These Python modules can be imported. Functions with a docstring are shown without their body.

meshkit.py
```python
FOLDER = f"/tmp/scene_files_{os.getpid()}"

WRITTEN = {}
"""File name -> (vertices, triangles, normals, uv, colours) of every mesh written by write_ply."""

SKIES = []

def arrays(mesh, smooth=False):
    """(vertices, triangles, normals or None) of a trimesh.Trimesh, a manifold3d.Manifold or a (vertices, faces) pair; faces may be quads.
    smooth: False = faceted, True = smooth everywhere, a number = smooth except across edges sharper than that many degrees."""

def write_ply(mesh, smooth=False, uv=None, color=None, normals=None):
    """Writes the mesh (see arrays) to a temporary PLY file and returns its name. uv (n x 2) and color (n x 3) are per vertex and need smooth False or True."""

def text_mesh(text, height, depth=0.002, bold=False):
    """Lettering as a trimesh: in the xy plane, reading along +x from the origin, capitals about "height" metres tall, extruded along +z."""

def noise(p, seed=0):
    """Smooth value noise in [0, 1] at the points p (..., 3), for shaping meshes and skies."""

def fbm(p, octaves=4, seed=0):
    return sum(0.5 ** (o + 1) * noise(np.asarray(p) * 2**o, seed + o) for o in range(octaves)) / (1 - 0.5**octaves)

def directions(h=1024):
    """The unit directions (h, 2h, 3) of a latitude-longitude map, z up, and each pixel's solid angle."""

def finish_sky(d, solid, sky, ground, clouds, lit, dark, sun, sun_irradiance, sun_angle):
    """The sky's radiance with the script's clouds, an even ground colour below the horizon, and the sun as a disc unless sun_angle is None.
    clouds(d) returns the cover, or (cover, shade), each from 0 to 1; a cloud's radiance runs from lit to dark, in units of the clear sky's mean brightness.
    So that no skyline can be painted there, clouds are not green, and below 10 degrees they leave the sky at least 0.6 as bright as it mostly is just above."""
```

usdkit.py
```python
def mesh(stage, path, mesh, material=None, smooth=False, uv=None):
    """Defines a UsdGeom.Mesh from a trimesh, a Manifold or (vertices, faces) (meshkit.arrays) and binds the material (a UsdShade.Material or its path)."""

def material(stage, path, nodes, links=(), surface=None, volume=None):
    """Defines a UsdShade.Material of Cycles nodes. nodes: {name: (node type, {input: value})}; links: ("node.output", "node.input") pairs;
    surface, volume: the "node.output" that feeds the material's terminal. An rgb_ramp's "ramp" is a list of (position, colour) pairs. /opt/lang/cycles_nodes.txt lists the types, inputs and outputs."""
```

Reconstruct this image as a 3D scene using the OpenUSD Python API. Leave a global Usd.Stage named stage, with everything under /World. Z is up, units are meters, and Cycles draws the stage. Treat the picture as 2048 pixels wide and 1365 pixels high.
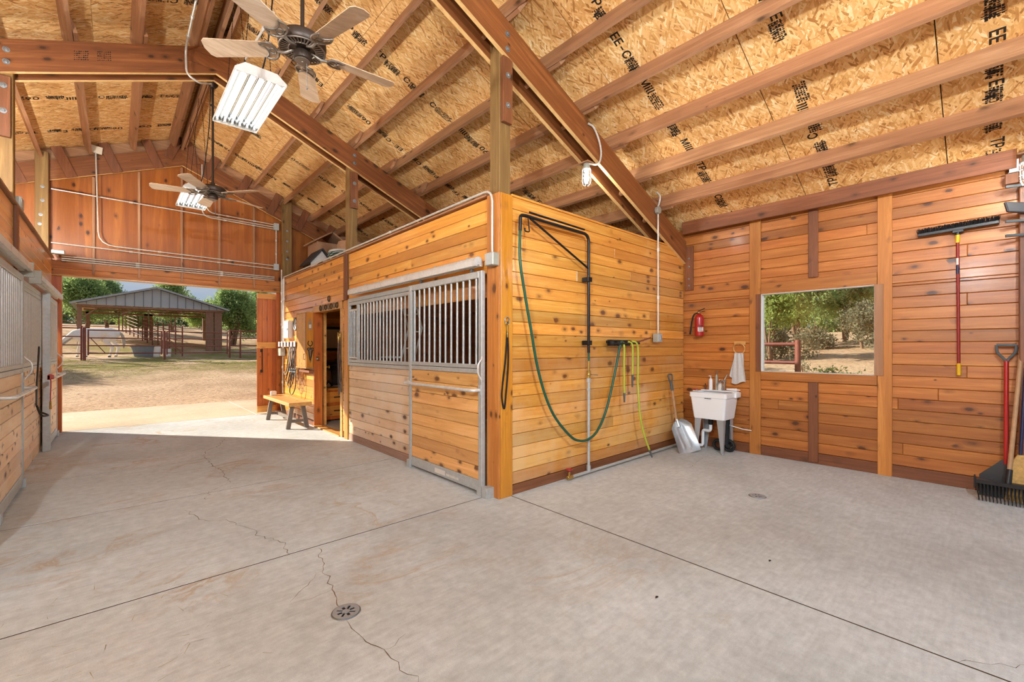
"""A timber horse barn: aisle, stalls, wash bay, yard outside."""
import math, random
import numpy as np, trimesh, manifold3d, usdkit, meshkit
from shapely.geometry import Polygon, Point, LineString, box as sbox
from shapely import affinity
from pxr import Usd, UsdGeom, UsdLux, UsdShade, Gf, Sdf

stage = Usd.Stage.CreateInMemory()
UsdGeom.Xform.Define(stage, '/World')

# ------------------------------------------------------------------ camera, sky, sun, exposure
CAM_H = 1.40
YAW = math.atan(793 / 870)
SN, CS = math.sin(YAW), math.cos(YAW)
cam = UsdGeom.Camera.Define(stage, '/World/camera')
cam.CreateFocalLengthAttr(15.293)
cam.CreateHorizontalApertureAttr(36.0)
cam.CreateVerticalApertureOffsetAttr(0.255)
cam.CreateClippingRangeAttr(Gf.Vec2f(0.05, 2000))
cam.AddTransformOp().Set(Gf.Matrix4d(CS, -SN, 0, 0, 0, 0, 1, 0, -SN, -CS, 0, 0, 0, 0, CAM_H, 1))
cam.CreateExposureAttr(0.15)

SKY = 0.62
sky = UsdLux.DomeLight.Define(stage, '/World/sky')
sky_mat = usdkit.material(stage, '/World/Looks/sky', {
    "tc": ("texture_coordinate", {}), "mp": ("mapping", {"scale": (1.0, 1.0, 2.6), "location": (2.3, 0.4, 0.0)}),
    "n": ("noise_texture", {"scale": 2.3, "detail": 7.0, "roughness": 0.55, "distortion": 0.3}),
    "c": ("rgb_ramp", {"ramp": [(0.36, (0, 0, 0)), (0.60, (1, 1, 1))]}),
    "n2": ("noise_texture", {"scale": 5.0, "detail": 5.0}),
    "cl": ("rgb_ramp", {"ramp": [(0.35, (0.62, 0.65, 0.70)), (0.62, (0.90, 0.90, 0.90))]}),
    "sx": ("separate_xyz", {}),
    "bl": ("rgb_ramp", {"ramp": [(0.0, (0.62, 0.73, 0.88)), (0.25, (0.36, 0.55, 0.85)), (1.0, (0.16, 0.34, 0.72))]}),
    "mx": ("mix", {"mix_type": "mix"}), "b": ("background_shader", {"strength": SKY})},
    [("tc.generated", "mp.vector"), ("mp.vector", "n.vector"), ("mp.vector", "n2.vector"), ("n.fac", "c.fac"), ("n2.fac", "cl.fac"),
     ("tc.generated", "sx.vector"), ("sx.z", "bl.fac"), ("c.color", "mx.fac"), ("bl.color", "mx.color1"), ("cl.color", "mx.color2"), ("mx.color", "b.color")],
    surface="b.background")
UsdShade.MaterialBindingAPI.Apply(sky.GetPrim()).Bind(sky_mat)

SUN_E = 2.3                                             # irradiance on a face turned to the sun
SUN_D = np.array([0.577, -0.704, -0.415]); SUN_D /= np.linalg.norm(SUN_D)      # the way sunlight travels
sun = UsdLux.DistantLight.Define(stage, '/World/sun')
sun.CreateAngleAttr(0.6); sun.CreateIntensityAttr(SUN_E); sun.CreateColorAttr(Gf.Vec3f(1.0, 0.90, 0.76)); sun.CreateNormalizeAttr(True)
_z = -SUN_D; _x = np.cross([0, 0, 1], _z); _x /= np.linalg.norm(_x); _y = np.cross(_z, _x)
sun.AddTransformOp().Set(Gf.Matrix4d(*_x, 0, *_y, 0, *_z, 0, 0, 0, 20, 1))

TUBE_L = 2.8                                           # radiance of the fluorescent tubes
JAR_L = 420.0                                            # radiance of the bulbs in the jelly-jar lamps

# ------------------------------------------------------------------ pixel helpers (frame 2048 x 1365)
def ray(u, v):
    k = (u - 1024) / 870.0
    return np.array([SN + k * CS, CS - k * SN, (697 - v) / 870.0])
def on(ax, val, u, v):
    """The point where the view line of pixel (u, v) meets the plane coordinate[ax] = val."""
    r = ray(u, v); o = np.array([0, 0, CAM_H])
    return o + r * ((val - o[ax]) / r[ax])

# ------------------------------------------------------------------ colour and materials
def lin(r, g, b):
    f = lambda c: (c / 255 / 12.92) if c / 255 <= 0.04045 else ((c / 255 + 0.055) / 1.055) ** 2.4
    return (f(r), f(g), f(b))
LOOKS = '/World/Looks/'
M = {}
def material(name, nodes, links, surface):
    M[name] = usdkit.material(stage, LOOKS + name, nodes, links, surface=surface); return M[name]
def plain(name, col, rough=0.5, metal=0.0, var=0.0, scale=8.0, spec=0.5, coat=0.0, bump=0.0, bump_scale=60.0):
    """One colour with a little mottling."""
    nodes = {"p": ("principled_bsdf", {"roughness": rough, "metallic": metal, "specular_ior_level": spec, "coat_weight": coat, "coat_roughness": 0.12, "base_color": col})}
    links = []
    if var:
        nodes |= {"tc": ("texture_coordinate", {}), "n": ("noise_texture", {"scale": scale, "detail": 5.0, "roughness": 0.6}),
                  "r": ("rgb_ramp", {"ramp": [(0.28, tuple(c * (1 - var) for c in col)), (0.72, tuple(min(1, c * (1 + var)) for c in col))]})}
        links += [("tc.object", "n.vector"), ("n.fac", "r.fac"), ("r.color", "p.base_color")]
    if bump:
        nodes |= {"tb": ("texture_coordinate", {}), "nb": ("noise_texture", {"scale": bump_scale, "detail": 4.0}), "bp": ("bump", {"strength": bump, "distance": 0.01})}
        links += [("tb.object", "nb.vector"), ("nb.fac", "bp.height"), ("bp.normal", "p.normal")]
    return material(name, nodes, links, "p.BSDF")
def wood(name, axis, light, mid, dark, knots=0.0, rough=0.42, coat=0.0, hue=0.12, rot=(0, 0, 0), grain=1.0, knot_col=None, stain=0.0, bleach=None):
    """Sawn timber whose grain runs along AXIS of the object's own coordinates; every piece takes its own shift and tone."""
    al, ac = 0.9 * grain, 16.0 * grain
    sc = [ac, ac, ac]; sc[axis] = al
    ks = [13.0, 13.0, 13.0]; ks[axis] = 7.5
    dark = tuple(0.55 * a + 0.45 * b for a, b in zip(dark, mid))
    knot_col = knot_col or tuple(c * 0.28 for c in dark)
    nodes = {
        "tc": ("texture_coordinate", {}), "oi": ("object_info", {}),
        "sh": ("vector_math", {"math_type": "multiply", "vector2": (37.0, 91.0, 53.0)}), "cx": ("combine_xyz", {}),
        "ad": ("vector_math", {"math_type": "add"}), "mr": ("mapping", {"rotation": rot}),
        "mp": ("mapping", {"scale": tuple(sc)}),
        "w": ("noise_texture", {"scale": 0.55, "detail": 3.0, "roughness": 0.5, "distortion": 0.6}),
        "g": ("noise_texture", {"scale": 1.0, "detail": 6.0, "roughness": 0.62, "distortion": 0.9}),
        "mf": ("mapping", {"scale": tuple(s * 5 for s in sc)}), "fg": ("noise_texture", {"scale": 1.0, "detail": 3.0, "roughness": 0.7}),
        "mg": ("math", {"math_type": "multiply_add", "value2": 0.30}),
        "r": ("rgb_ramp", {"ramp": [(0.30, dark), (0.52, mid), (0.74, light)]}),
        "tn": ("math", {"math_type": "multiply_add", "value2": 2 * hue, "value3": 1.0 - hue}),
        "ml": ("mix", {"mix_type": "multiply", "fac": 1.0}), "cc": ("combine_color", {}),
        "p": ("principled_bsdf", {"roughness": rough, "coat_weight": coat, "coat_roughness": 0.16}),
        "bp": ("bump", {"strength": 0.25, "distance": 0.004})}
    links = [("oi.random", "cx.x"), ("oi.random", "cx.y"), ("oi.random", "cx.z"), ("cx.vector", "sh.vector1"), ("tc.object", "mr.vector"),
             ("mr.vector", "ad.vector1"), ("sh.vector", "ad.vector2"), ("ad.vector", "mp.vector"), ("ad.vector", "mf.vector"), ("mf.vector", "fg.vector"),
             ("mp.vector", "g.vector"), ("fg.fac", "mg.value1"), ("gs.value", "mg.value3"), ("mg.value", "r.fac"),
             ("oi.random", "tn.value1"), ("tn.value", "cc.r"), ("tn2.value", "cc.g"), ("tn2.value", "cc.b")]
    nodes["gs"] = ("math", {"math_type": "multiply_add", "value2": 0.9, "value3": -0.10}); links.append(("g.fac", "gs.value1"))
    # a second random number for the tone, so that hue and brightness do not go together
    nodes["wn"] = ("white_noise_texture", {"dimensions": "1D"}); links.append(("oi.random", "wn.w"))
    nodes["tn2"] = ("math", {"math_type": "multiply_add", "value2": 0.55 * hue, "value3": 0.0}); nodes["ts"] = ("math", {"math_type": "subtract"}); nodes["th"] = ("math", {"math_type": "subtract", "value2": 0.6})
    links += [("wn.value", "th.value1"), ("th.value", "tn2.value1"), ("tn.value", "tn2.value3")]
    col = "r.color"
    if bleach:
        nodes |= {"bn": ("noise_texture", {"scale": 1.6, "detail": 5.0, "roughness": 0.6}), "br": ("rgb_ramp", {"ramp": [(0.42, (0, 0, 0)), (0.62, (1, 1, 1))]}),
                  "bm": ("mix", {"mix_type": "mix", "color2": bleach}), "bk": ("math", {"math_type": "multiply", "value2": 0.8})}
        links += [("tc.object", "bn.vector"), ("bn.fac", "br.fac"), ("br.color", "bk.value1"), ("bk.value", "bm.fac"), (col, "bm.color1")]; col = "bm.color"
    links += [(col, "ml.color1"), ("cc.color", "ml.color2")]
    col = "ml.color"
    if knots:
        nodes |= {"mk": ("mapping", {"scale": tuple(ks)}), "kd": ("noise_texture", {"scale": 3.0, "detail": 2.0}), "km": ("mix_vector", {"fac": 0.12}),
                  "vk": ("voronoi_texture", {"dimensions": "3D", "feature": "f1", "scale": 1.0, "randomness": 1.0}),
                  "kr": ("rgb_ramp", {"ramp": [(0.0, (1, 1, 1)), (0.16, (0.9, 0.9, 0.9)), (0.24, (0.32, 0.32, 0.32)), (0.42, (0, 0, 0))]}),
                  "ks": ("separate_color", {}), "kz": ("math", {"math_type": "multiply_add", "value2": 1.25, "value3": 0.3}), "kq": ("math", {"math_type": "divide"}), "kt": ("math", {"math_type": "less_than", "value2": knots}), "kf": ("math", {"math_type": "multiply"}),
                  "kx": ("mix", {"mix_type": "mix", "color2": knot_col})}
        links += [("ad.vector", "mk.vector"), ("mk.vector", "kd.vector"), ("mk.vector", "km.a"), ("kd.color", "km.b"), ("km.result", "vk.vector"), ("vk.color", "ks.color"),
                  ("ks.r", "kt.value1"), ("kr.color", "kf.value1"), ("ks.g", "kz.value1"), ("vk.distance", "kq.value1"), ("kz.value", "kq.value2"), ("kq.value", "kr.fac"), ("kt.value", "kf.value2"), ("kf.value", "kx.fac"), (col, "kx.color1")]
        col = "kx.color"
    links += [(col, "p.base_color"), ("fg.fac", "bp.height"), ("bp.normal", "p.normal")]
    return material(name, nodes, links, "p.BSDF")

PINE = (lin(236, 184, 100), lin(222, 155, 66), lin(184, 112, 44))
for ax, nm in ((0, 'x'), (1, 'y'), (2, 'z')):
    wood('pine_' + nm, ax, *PINE, knots=0.26, rough=0.28, coat=0.6, hue=0.26, knot_col=lin(104, 56, 26))
    wood('pine_deep_' + nm, ax, lin(202, 136, 68), lin(178, 108, 46), lin(134, 74, 30), knots=0.3, rough=0.42, coat=0.12, hue=0.26, knot_col=lin(70, 34, 16))
    wood('stud_' + nm, ax, lin(212, 144, 70), lin(188, 118, 50), lin(146, 82, 32), knots=0.15, rough=0.5, hue=0.15)
    wood('fir_' + nm, ax, lin(194, 150, 112), lin(170, 124, 88), lin(130, 88, 58), knots=0.12, rough=0.6, hue=0.14)
    wood('treated_' + nm, ax, lin(160, 128, 76), lin(132, 100, 54), lin(96, 68, 34), knots=0.12, rough=0.65, hue=0.1)
    wood('redwood_' + nm, ax, lin(154, 96, 60), lin(128, 77, 46), lin(96, 56, 32), knots=0.15, rough=0.5, hue=0.12)
wood('pine_pale_y', 1, lin(242, 216, 182), lin(232, 198, 156), lin(204, 158, 114), knots=0.32, rough=0.48, hue=0.12, knot_col=lin(88, 48, 26), bleach=lin(236, 216, 194))
wood('pine_door_y', 1, lin(240, 194, 134), lin(226, 172, 102), lin(192, 130, 70), knots=0.28, rough=0.4, coat=0.2, hue=0.18, knot_col=lin(104, 58, 30))
wood('pine_wet_x', 0, *PINE, knots=0.26, rough=0.24, coat=0.7, hue=0.26, knot_col=lin(104, 56, 26), bleach=lin(224, 178, 120))
wood('pine_gold_z', 2, lin(226, 158, 54), lin(208, 136, 36), lin(170, 98, 24), knots=0.3, rough=0.4, coat=0.2, hue=0.06, knot_col=lin(90, 44, 16))
wood('door_z', 2, lin(220, 132, 52), lin(200, 106, 36), lin(160, 74, 22), knots=0.2, rough=0.4, coat=0.2, hue=0.12)
wood('plywood', 2, lin(190, 118, 42), lin(160, 90, 26), lin(120, 60, 16), knots=0.08, rough=0.45, hue=0.1, grain=0.45, knot_col=lin(60, 26, 10))
SLOPE = math.atan(0.4167)
wood('beam_e', 0, lin(166, 104, 54), lin(134, 78, 38), lin(90, 50, 22), knots=0.2, rough=0.5, hue=0.08, rot=(0, -SLOPE, 0))
wood('beam_w', 0, lin(166, 104, 54), lin(134, 78, 38), lin(90, 50, 22), knots=0.2, rough=0.5, hue=0.08, rot=(0, SLOPE, 0))
wood('lit_edge', 0, lin(246, 208, 146), lin(236, 192, 126), lin(206, 154, 92), rough=0.6, hue=0.05, grain=2.0)  # pale tone: light from below put into the colour of the beam undersides
wood('blade', 0, lin(226, 206, 184), lin(204, 178, 150), lin(160, 128, 98), rough=0.5, hue=0.03, grain=1.4)

def osb(name, tint=(1, 1, 1)):
    nodes = {"tc": ("texture_coordinate", {}), "oi": ("object_info", {}), "cx": ("combine_xyz", {}), "sh": ("vector_math", {"math_type": "multiply", "vector2": (17.0, 71.0, 0.0)}), "ad": ("vector_math", {"math_type": "add"}),
             "p": ("principled_bsdf", {"roughness": 0.62}), "bp": ("bump", {"strength": 0.3, "distance": 0.004})}
    links = [("oi.random", "cx.x"), ("oi.random", "cx.y"), ("cx.vector", "sh.vector1"), ("tc.object", "ad.vector1"), ("sh.vector", "ad.vector2")]
    for i, (ang, s1, s2) in enumerate(((0.10, 15, 88), (0.70, 17, 84), (-0.6, 16, 92))):
        nodes |= {f"m{i}": ("mapping", {"rotation": (0, 0, ang)}), f"k{i}": ("mapping", {"scale": (s1, s2, 0.0), "location": (i * 3.7, i * 8.1, 0)}), f"d{i}": ("noise_texture", {"scale": 0.6, "detail": 2.0}), f"x{i}": ("mix_vector", {"fac": 0.25}),
                  f"v{i}": ("voronoi_texture", {"dimensions": "2D", "scale": 1.0}), f"s{i}": ("separate_color", {})}
        links += [("ad.vector", f"m{i}.vector"), (f"m{i}.vector", f"k{i}.vector"), (f"k{i}.vector", f"d{i}.vector"), (f"k{i}.vector", f"x{i}.a"), (f"d{i}.color", f"x{i}.b"), (f"x{i}.result", f"v{i}.vector"), (f"v{i}.color", f"s{i}.color")]
    # the strand that lies on top: the one of three with the highest number
    nodes |= {"g1": ("math", {"math_type": "greater_than"}), "h1": ("mix_float", {}), "t1": ("mix_float", {}), "g2": ("math", {"math_type": "greater_than"}), "h2": ("mix_float", {}), "t2": ("mix_float", {}),
              "n": ("noise_texture", {"scale": 5.0, "detail": 6.0, "roughness": 0.7}), "fm": ("math", {"math_type": "multiply_add", "value2": 0.7, "value3": -0.35}), "fa": ("math", {"math_type": "add"}),
              "r": ("rgb_ramp", {"ramp": [(0.0, lin(180, 122, 62)), (0.16, lin(220, 164, 94)), (0.5, lin(236, 186, 118)), (0.85, lin(244, 204, 140)), (1.0, lin(252, 226, 176))]})}
    links += [("s0.r", "g1.value1"), ("s1.r", "g1.value2"), ("g1.value", "h1.fac"), ("s1.r", "h1.a"), ("s0.r", "h1.b"), ("g1.value", "t1.fac"), ("s1.g", "t1.a"), ("s0.g", "t1.b"),
              ("h1.result", "g2.value1"), ("s2.r", "g2.value2"), ("g2.value", "t2.fac"), ("s2.g", "t2.a"), ("t1.result", "t2.b"), ("tc.object", "n.vector"), ("n.fac", "fm.value1"), ("fm.value", "fa.value1"), ("t2.result", "fa.value2"),
              ("fa.value", "r.fac"), ("r.color", "p.base_color"), ("t2.result", "bp.height"), ("bp.normal", "p.normal")]
    return material(name, nodes, links, "p.BSDF")
osb('osb')

def concrete(name, base, dark, light, rust, amount=0.5):
    nodes = {"g": ("geometry", {}), "n1": ("noise_texture", {"scale": 0.55, "detail": 6.0, "roughness": 0.6, "distortion": 0.4}), "n2": ("noise_texture", {"scale": 14.0, "detail": 6.0, "roughness": 0.7}), "n3": ("noise_texture", {"scale": 180.0, "detail": 3.0}),
             "r1": ("rgb_ramp", {"ramp": [(0.32, dark), (0.5, base), (0.68, light)]}), "r2": ("rgb_ramp", {"ramp": [(0.3, (0.80, 0.80, 0.80)), (0.7, (1.08, 1.08, 1.08))]}), "r3": ("rgb_ramp", {"ramp": [(0.3, (0.9, 0.9, 0.9)), (0.7, (1.06, 1.06, 1.06))]}),
             "m1": ("mix", {"mix_type": "multiply", "fac": 1.0}), "m2": ("mix", {"mix_type": "multiply", "fac": 0.8}),
             # rusty tide lines: thin bands of a distorted noise, only where a second noise allows them
             "mp": ("mapping", {"scale": (1.0, 1.7, 1.0), "rotation": (0, 0, 0.5)}), "n4": ("noise_texture", {"scale": 1.1, "detail": 7.0, "roughness": 0.62, "distortion": 1.2}), "r4": ("rgb_ramp", {"ramp": [(0.455, (0, 0, 0)), (0.495, (1, 1, 1)), (0.505, (0.35, 0.35, 0.35)), (0.58, (0, 0, 0))]}),
             "n5": ("noise_texture", {"scale": 0.9, "detail": 3.0}), "r5": ("rgb_ramp", {"ramp": [(0.48, (0, 0, 0)), (0.62, (1, 1, 1))]}), "k": ("math", {"math_type": "multiply"}), "k2": ("math", {"math_type": "multiply", "value2": amount}),
             "sx": ("separate_xyz", {}), "mx": ("map_range", {"from_min": 3.4, "from_max": 1.2, "to_min": 0.0, "to_max": 1.0, "clamp": True}), "k3": ("math", {"math_type": "multiply"}),
             "m3": ("mix", {"mix_type": "mix", "color2": rust}), "p": ("principled_bsdf", {"roughness": 0.62, "specular_ior_level": 0.35}), "bp": ("bump", {"strength": 0.22, "distance": 0.006}),
             "wm": ("mapping", {"scale": (6, 46, 1), "rotation": (0, 0, 0.9)}), "wn": ("noise_texture", {"scale": 1.0, "detail": 4.0}), "wr": ("rgb_ramp", {"ramp": [(0.35, (0.92, 0.92, 0.92)), (0.65, (1.05, 1.05, 1.05))]}), "m4": ("mix", {"mix_type": "multiply", "fac": 0.8})}
    links = [("g.position", "n1.vector"), ("g.position", "n2.vector"), ("g.position", "n3.vector"), ("g.position", "mp.vector"), ("mp.vector", "n4.vector"), ("g.position", "n5.vector"), ("n1.fac", "r1.fac"), ("n2.fac", "r2.fac"), ("n3.fac", "r3.fac"),
             ("r1.color", "m1.color1"), ("r2.color", "m1.color2"), ("m1.color", "m2.color1"), ("r3.color", "m2.color2"), ("n4.fac", "r4.fac"), ("n5.fac", "r5.fac"), ("r4.color", "k.value1"), ("r5.color", "k.value2"), ("k.value", "k2.value1"),
             ("g.position", "sx.vector"), ("sx.x", "mx.value"), ("mx.result", "k3.value1"), ("k2.value", "k3.value2"), ("k3.value", "m3.fac"), ("g.position", "wm.vector"), ("wm.vector", "wn.vector"), ("wn.fac", "wr.fac"), ("m2.color", "m4.color1"), ("wr.color", "m4.color2"),
             ("m4.color", "m3.color1"), ("m3.color", "p.base_color"), ("n3.fac", "bp.height"), ("bp.normal", "p.normal")]
    return material(name, nodes, links, "p.BSDF")
concrete('concrete', lin(203, 209, 209), lin(184, 188, 187), lin(216, 221, 222), lin(172, 142, 98), 0.75)
concrete('apron', lin(214, 196, 166), lin(196, 178, 148), lin(224, 208, 180), lin(160, 120, 70), 0.3)

def galvanised(name, col, rough, metal=0.85):
    nodes = {"tc": ("texture_coordinate", {}), "v": ("voronoi_texture", {"scale": 38.0}), "s": ("separate_color", {}), "r": ("rgb_ramp", {"ramp": [(0, tuple(c * 0.92 for c in col)), (1, tuple(min(1, c * 1.05) for c in col))]}),
             "n": ("noise_texture", {"scale": 5.0, "detail": 5.0}), "rr": ("map_range", {"from_min": 0.3, "from_max": 0.7, "to_min": rough - 0.1, "to_max": rough + 0.12}), "p": ("principled_bsdf", {"metallic": metal})}
    return material(name, nodes, [("tc.object", "v.vector"), ("v.color", "s.color"), ("s.r", "r.fac"), ("r.color", "p.base_color"), ("tc.object", "n.vector"), ("n.fac", "rr.value"), ("rr.result", "p.roughness")], "p.BSDF")
galvanised('galv', lin(190, 195, 195), 0.45, 0.4)
galvanised('galv_bright', lin(222, 222, 218), 0.36, 0.3)
galvanised('conduit', lin(210, 208, 200), 0.4, 0.25)
plain('zinc', lin(150, 156, 160), 0.45, 0.8, var=0.2)
plain('aluminium', lin(206, 208, 208), 0.38, 0.9, var=0.12, scale=14)
plain('mirror_reflector', lin(222, 224, 222), 0.06, 1.0)
plain('chrome', lin(200, 200, 200), 0.12, 1.0)
plain('brass', lin(190, 160, 90), 0.35, 0.9)
plain('grey_box', lin(172, 172, 160), 0.5, 0.3, var=0.1)
plain('bronze', lin(66, 54, 46), 0.42, 0.5, var=0.15)
plain('bronze_worn', lin(128, 116, 104), 0.45, 0.5, var=0.15)
plain('black', lin(26, 26, 28), 0.4, 0.0)
plain('black_steel', lin(34, 34, 36), 0.35, 0.5)
plain('black_leather', lin(30, 24, 22), 0.5, var=0.3)
plain('brown_leather', lin(104, 58, 30), 0.5, var=0.3)
plain('rubber', lin(24, 26, 27), 0.7)
plain('dark_iron', lin(58, 52, 50), 0.5, 0.7, var=0.3)
plain('rust_pipe', lin(122, 68, 58), 0.6, 0.2, var=0.2)
plain('rust_post', lin(132, 98, 78), 0.65, 0.1, var=0.2)
plain('white_plastic', lin(242, 245, 248), 0.35, coat=0.2)
plain('white_paint', lin(222, 222, 218), 0.4, var=0.05)
plain('sink_leg', lin(170, 174, 178), 0.4, 0.3)
plain('grey_plastic', lin(84, 90, 92), 0.5)
plain('cloth_grey', lin(206, 202, 198), 0.95, var=0.08, scale=40, bump=0.4, bump_scale=300)
plain('red_paint', lin(170, 22, 26), 0.3, coat=0.4)
plain('red_handle', lin(140, 30, 28), 0.4, var=0.15)
plain('red_web', lin(176, 24, 22), 0.7)
plain('yellow_plastic', lin(224, 178, 18), 0.4)
plain('navy_paint', lin(28, 34, 72), 0.4)
plain('straw', lin(196, 156, 92), 0.8, var=0.25, scale=40)
plain('hose_green', lin(22, 84, 66), 0.38, var=0.1)
plain('hose_lime', lin(178, 186, 62), 0.4, var=0.08)
plain('handle_wood', lin(176, 136, 98), 0.55, var=0.15, scale=20)
plain('ink', lin(34, 26, 18), 0.8)
plain('crack_dirt', lin(112, 90, 66), 0.9, var=0.3)
plain('joint_dirt', lin(78, 62, 46), 0.95)
plain('label_white', lin(226, 222, 214), 0.5)
plain('label_red', lin(170, 34, 34), 0.5)
plain('tan_carpet', lin(176, 136, 104), 0.95, var=0.12, scale=30)
plain('white_horse', lin(226, 222, 214), 0.75, var=0.08, scale=4)
plain('horse_hair', lin(170, 164, 150), 0.8, var=0.3, scale=30)
plain('hoof', lin(70, 62, 54), 0.7)
plain('trough_grey', lin(116, 126, 136), 0.5, var=0.1)
plain('roof_metal', lin(108, 114, 124), 0.45, 0.3, var=0.08, scale=2)
plain('gable_metal', lin(156, 164, 174), 0.5, 0.0, var=0.06, scale=2)
plain('tan_metal', lin(214, 196, 158), 0.5, 0.1, var=0.05)
plain('bark', lin(120, 96, 76), 0.9, var=0.3, scale=12, bump=0.5, bump_scale=18)
plain('dry_wood', lin(168, 150, 136), 0.9, var=0.2, scale=12)
plain('tack_grey', lin(60, 60, 64), 0.7, var=0.15)
plain('mat_paper', lin(220, 206, 182), 0.8)
plain('stone_grey', lin(120, 112, 100), 0.9, var=0.2)
wood('weathered_y', 1, lin(190, 158, 140), lin(164, 130, 112), lin(124, 94, 78), rough=0.7, hue=0.08)
wood('tan_wood', 1, lin(226, 178, 110), lin(208, 154, 86), lin(176, 122, 62), knots=0.2, rough=0.4, hue=0.05, coat=0.1)
wood('grey_wood', 2, lin(140, 128, 114), lin(120, 108, 96), lin(92, 82, 72), rough=0.6, hue=0.1)

def ground():
    g = lin
    nodes = {"g": ("geometry", {}), "n": ("noise_texture", {"scale": 0.22, "detail": 8.0, "roughness": 0.62}), "r": ("rgb_ramp", {"ramp": [(0.34, g(178, 148, 118)), (0.5, g(206, 176, 144)), (0.66, g(220, 194, 164))]}),
             "n2": ("noise_texture", {"scale": 9.0, "detail": 7.0, "roughness": 0.7}), "r2": ("rgb_ramp", {"ramp": [(0.34, (0.36, 0.31, 0.26)), (0.46, (0.94, 0.93, 0.92)), (0.75, (1.1, 1.1, 1.1))]}), "m": ("mix", {"mix_type": "multiply", "fac": 0.85}),
             # hay litter lies where the paddock is
             "sx": ("separate_xyz", {}), "y": ("map_range", {"from_min": 19.0, "from_max": 24.0, "to_min": 0.0, "to_max": 1.0, "clamp": True}), "y2": ("map_range", {"from_min": 40.0, "from_max": 33.0, "to_min": 0.0, "to_max": 1.0, "clamp": True}),
             "n3": ("noise_texture", {"scale": 0.5, "detail": 6.0, "roughness": 0.6}), "r3": ("rgb_ramp", {"ramp": [(0.42, (0, 0, 0)), (0.56, (1, 1, 1))]}), "k": ("math", {"math_type": "multiply"}), "k2": ("math", {"math_type": "multiply"}), "hay": ("mix", {"mix_type": "mix", "color2": g(150, 140, 84)}),
             "b": ("bump", {"strength": 0.8, "distance": 0.08}), "p": ("principled_bsdf", {"roughness": 0.95, "specular_ior_level": 0.1})}
    return material('sand', nodes, [("g.position", "n.vector"), ("g.position", "n2.vector"), ("n.fac", "r.fac"), ("n2.fac", "r2.fac"), ("r.color", "m.color1"), ("r2.color", "m.color2"), ("g.position", "sx.vector"), ("sx.y", "y.value"), ("sx.y", "y2.value"),
                     ("y.result", "k.value1"), ("y2.result", "k.value2"), ("g.position", "n3.vector"), ("n3.fac", "r3.fac"), ("k.value", "k2.value1"), ("r3.color", "k2.value2"), ("k2.value", "hay.fac"), ("m.color", "hay.color1"), ("hay.color", "p.base_color"), ("n2.fac", "b.height"), ("b.normal", "p.normal")], "p.BSDF")
ground()
def leafy(name, a, b):
    nodes = {"gm": ("geometry", {}), "r": ("rgb_ramp", {"ramp": [(0.0, a), (1.0, b)]}), "d": ("principled_bsdf", {"roughness": 0.7, "specular_ior_level": 0.2}), "t": ("translucent_bsdf", {}), "m": ("mix_closure", {"fac": 0.48})}
    return material(name, nodes, [("gm.random_per_island", "r.fac"), ("r.color", "d.base_color"), ("r.color", "t.color"), ("d.BSDF", "m.closure1"), ("t.BSDF", "m.closure2")], "m.closure")
leafy('juniper', lin(150, 172, 110), lin(238, 242, 186))
leafy('juniper_light', lin(150, 168, 92), lin(216, 222, 148))
leafy('juniper_dark', lin(134, 160, 108), lin(222, 230, 176))
leafy('sage', lin(140, 140, 116), lin(190, 186, 160))
leafy('weed', lin(150, 160, 80), lin(222, 218, 150))
leafy('grass_green', lin(104, 122, 80), lin(168, 172, 116))
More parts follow.
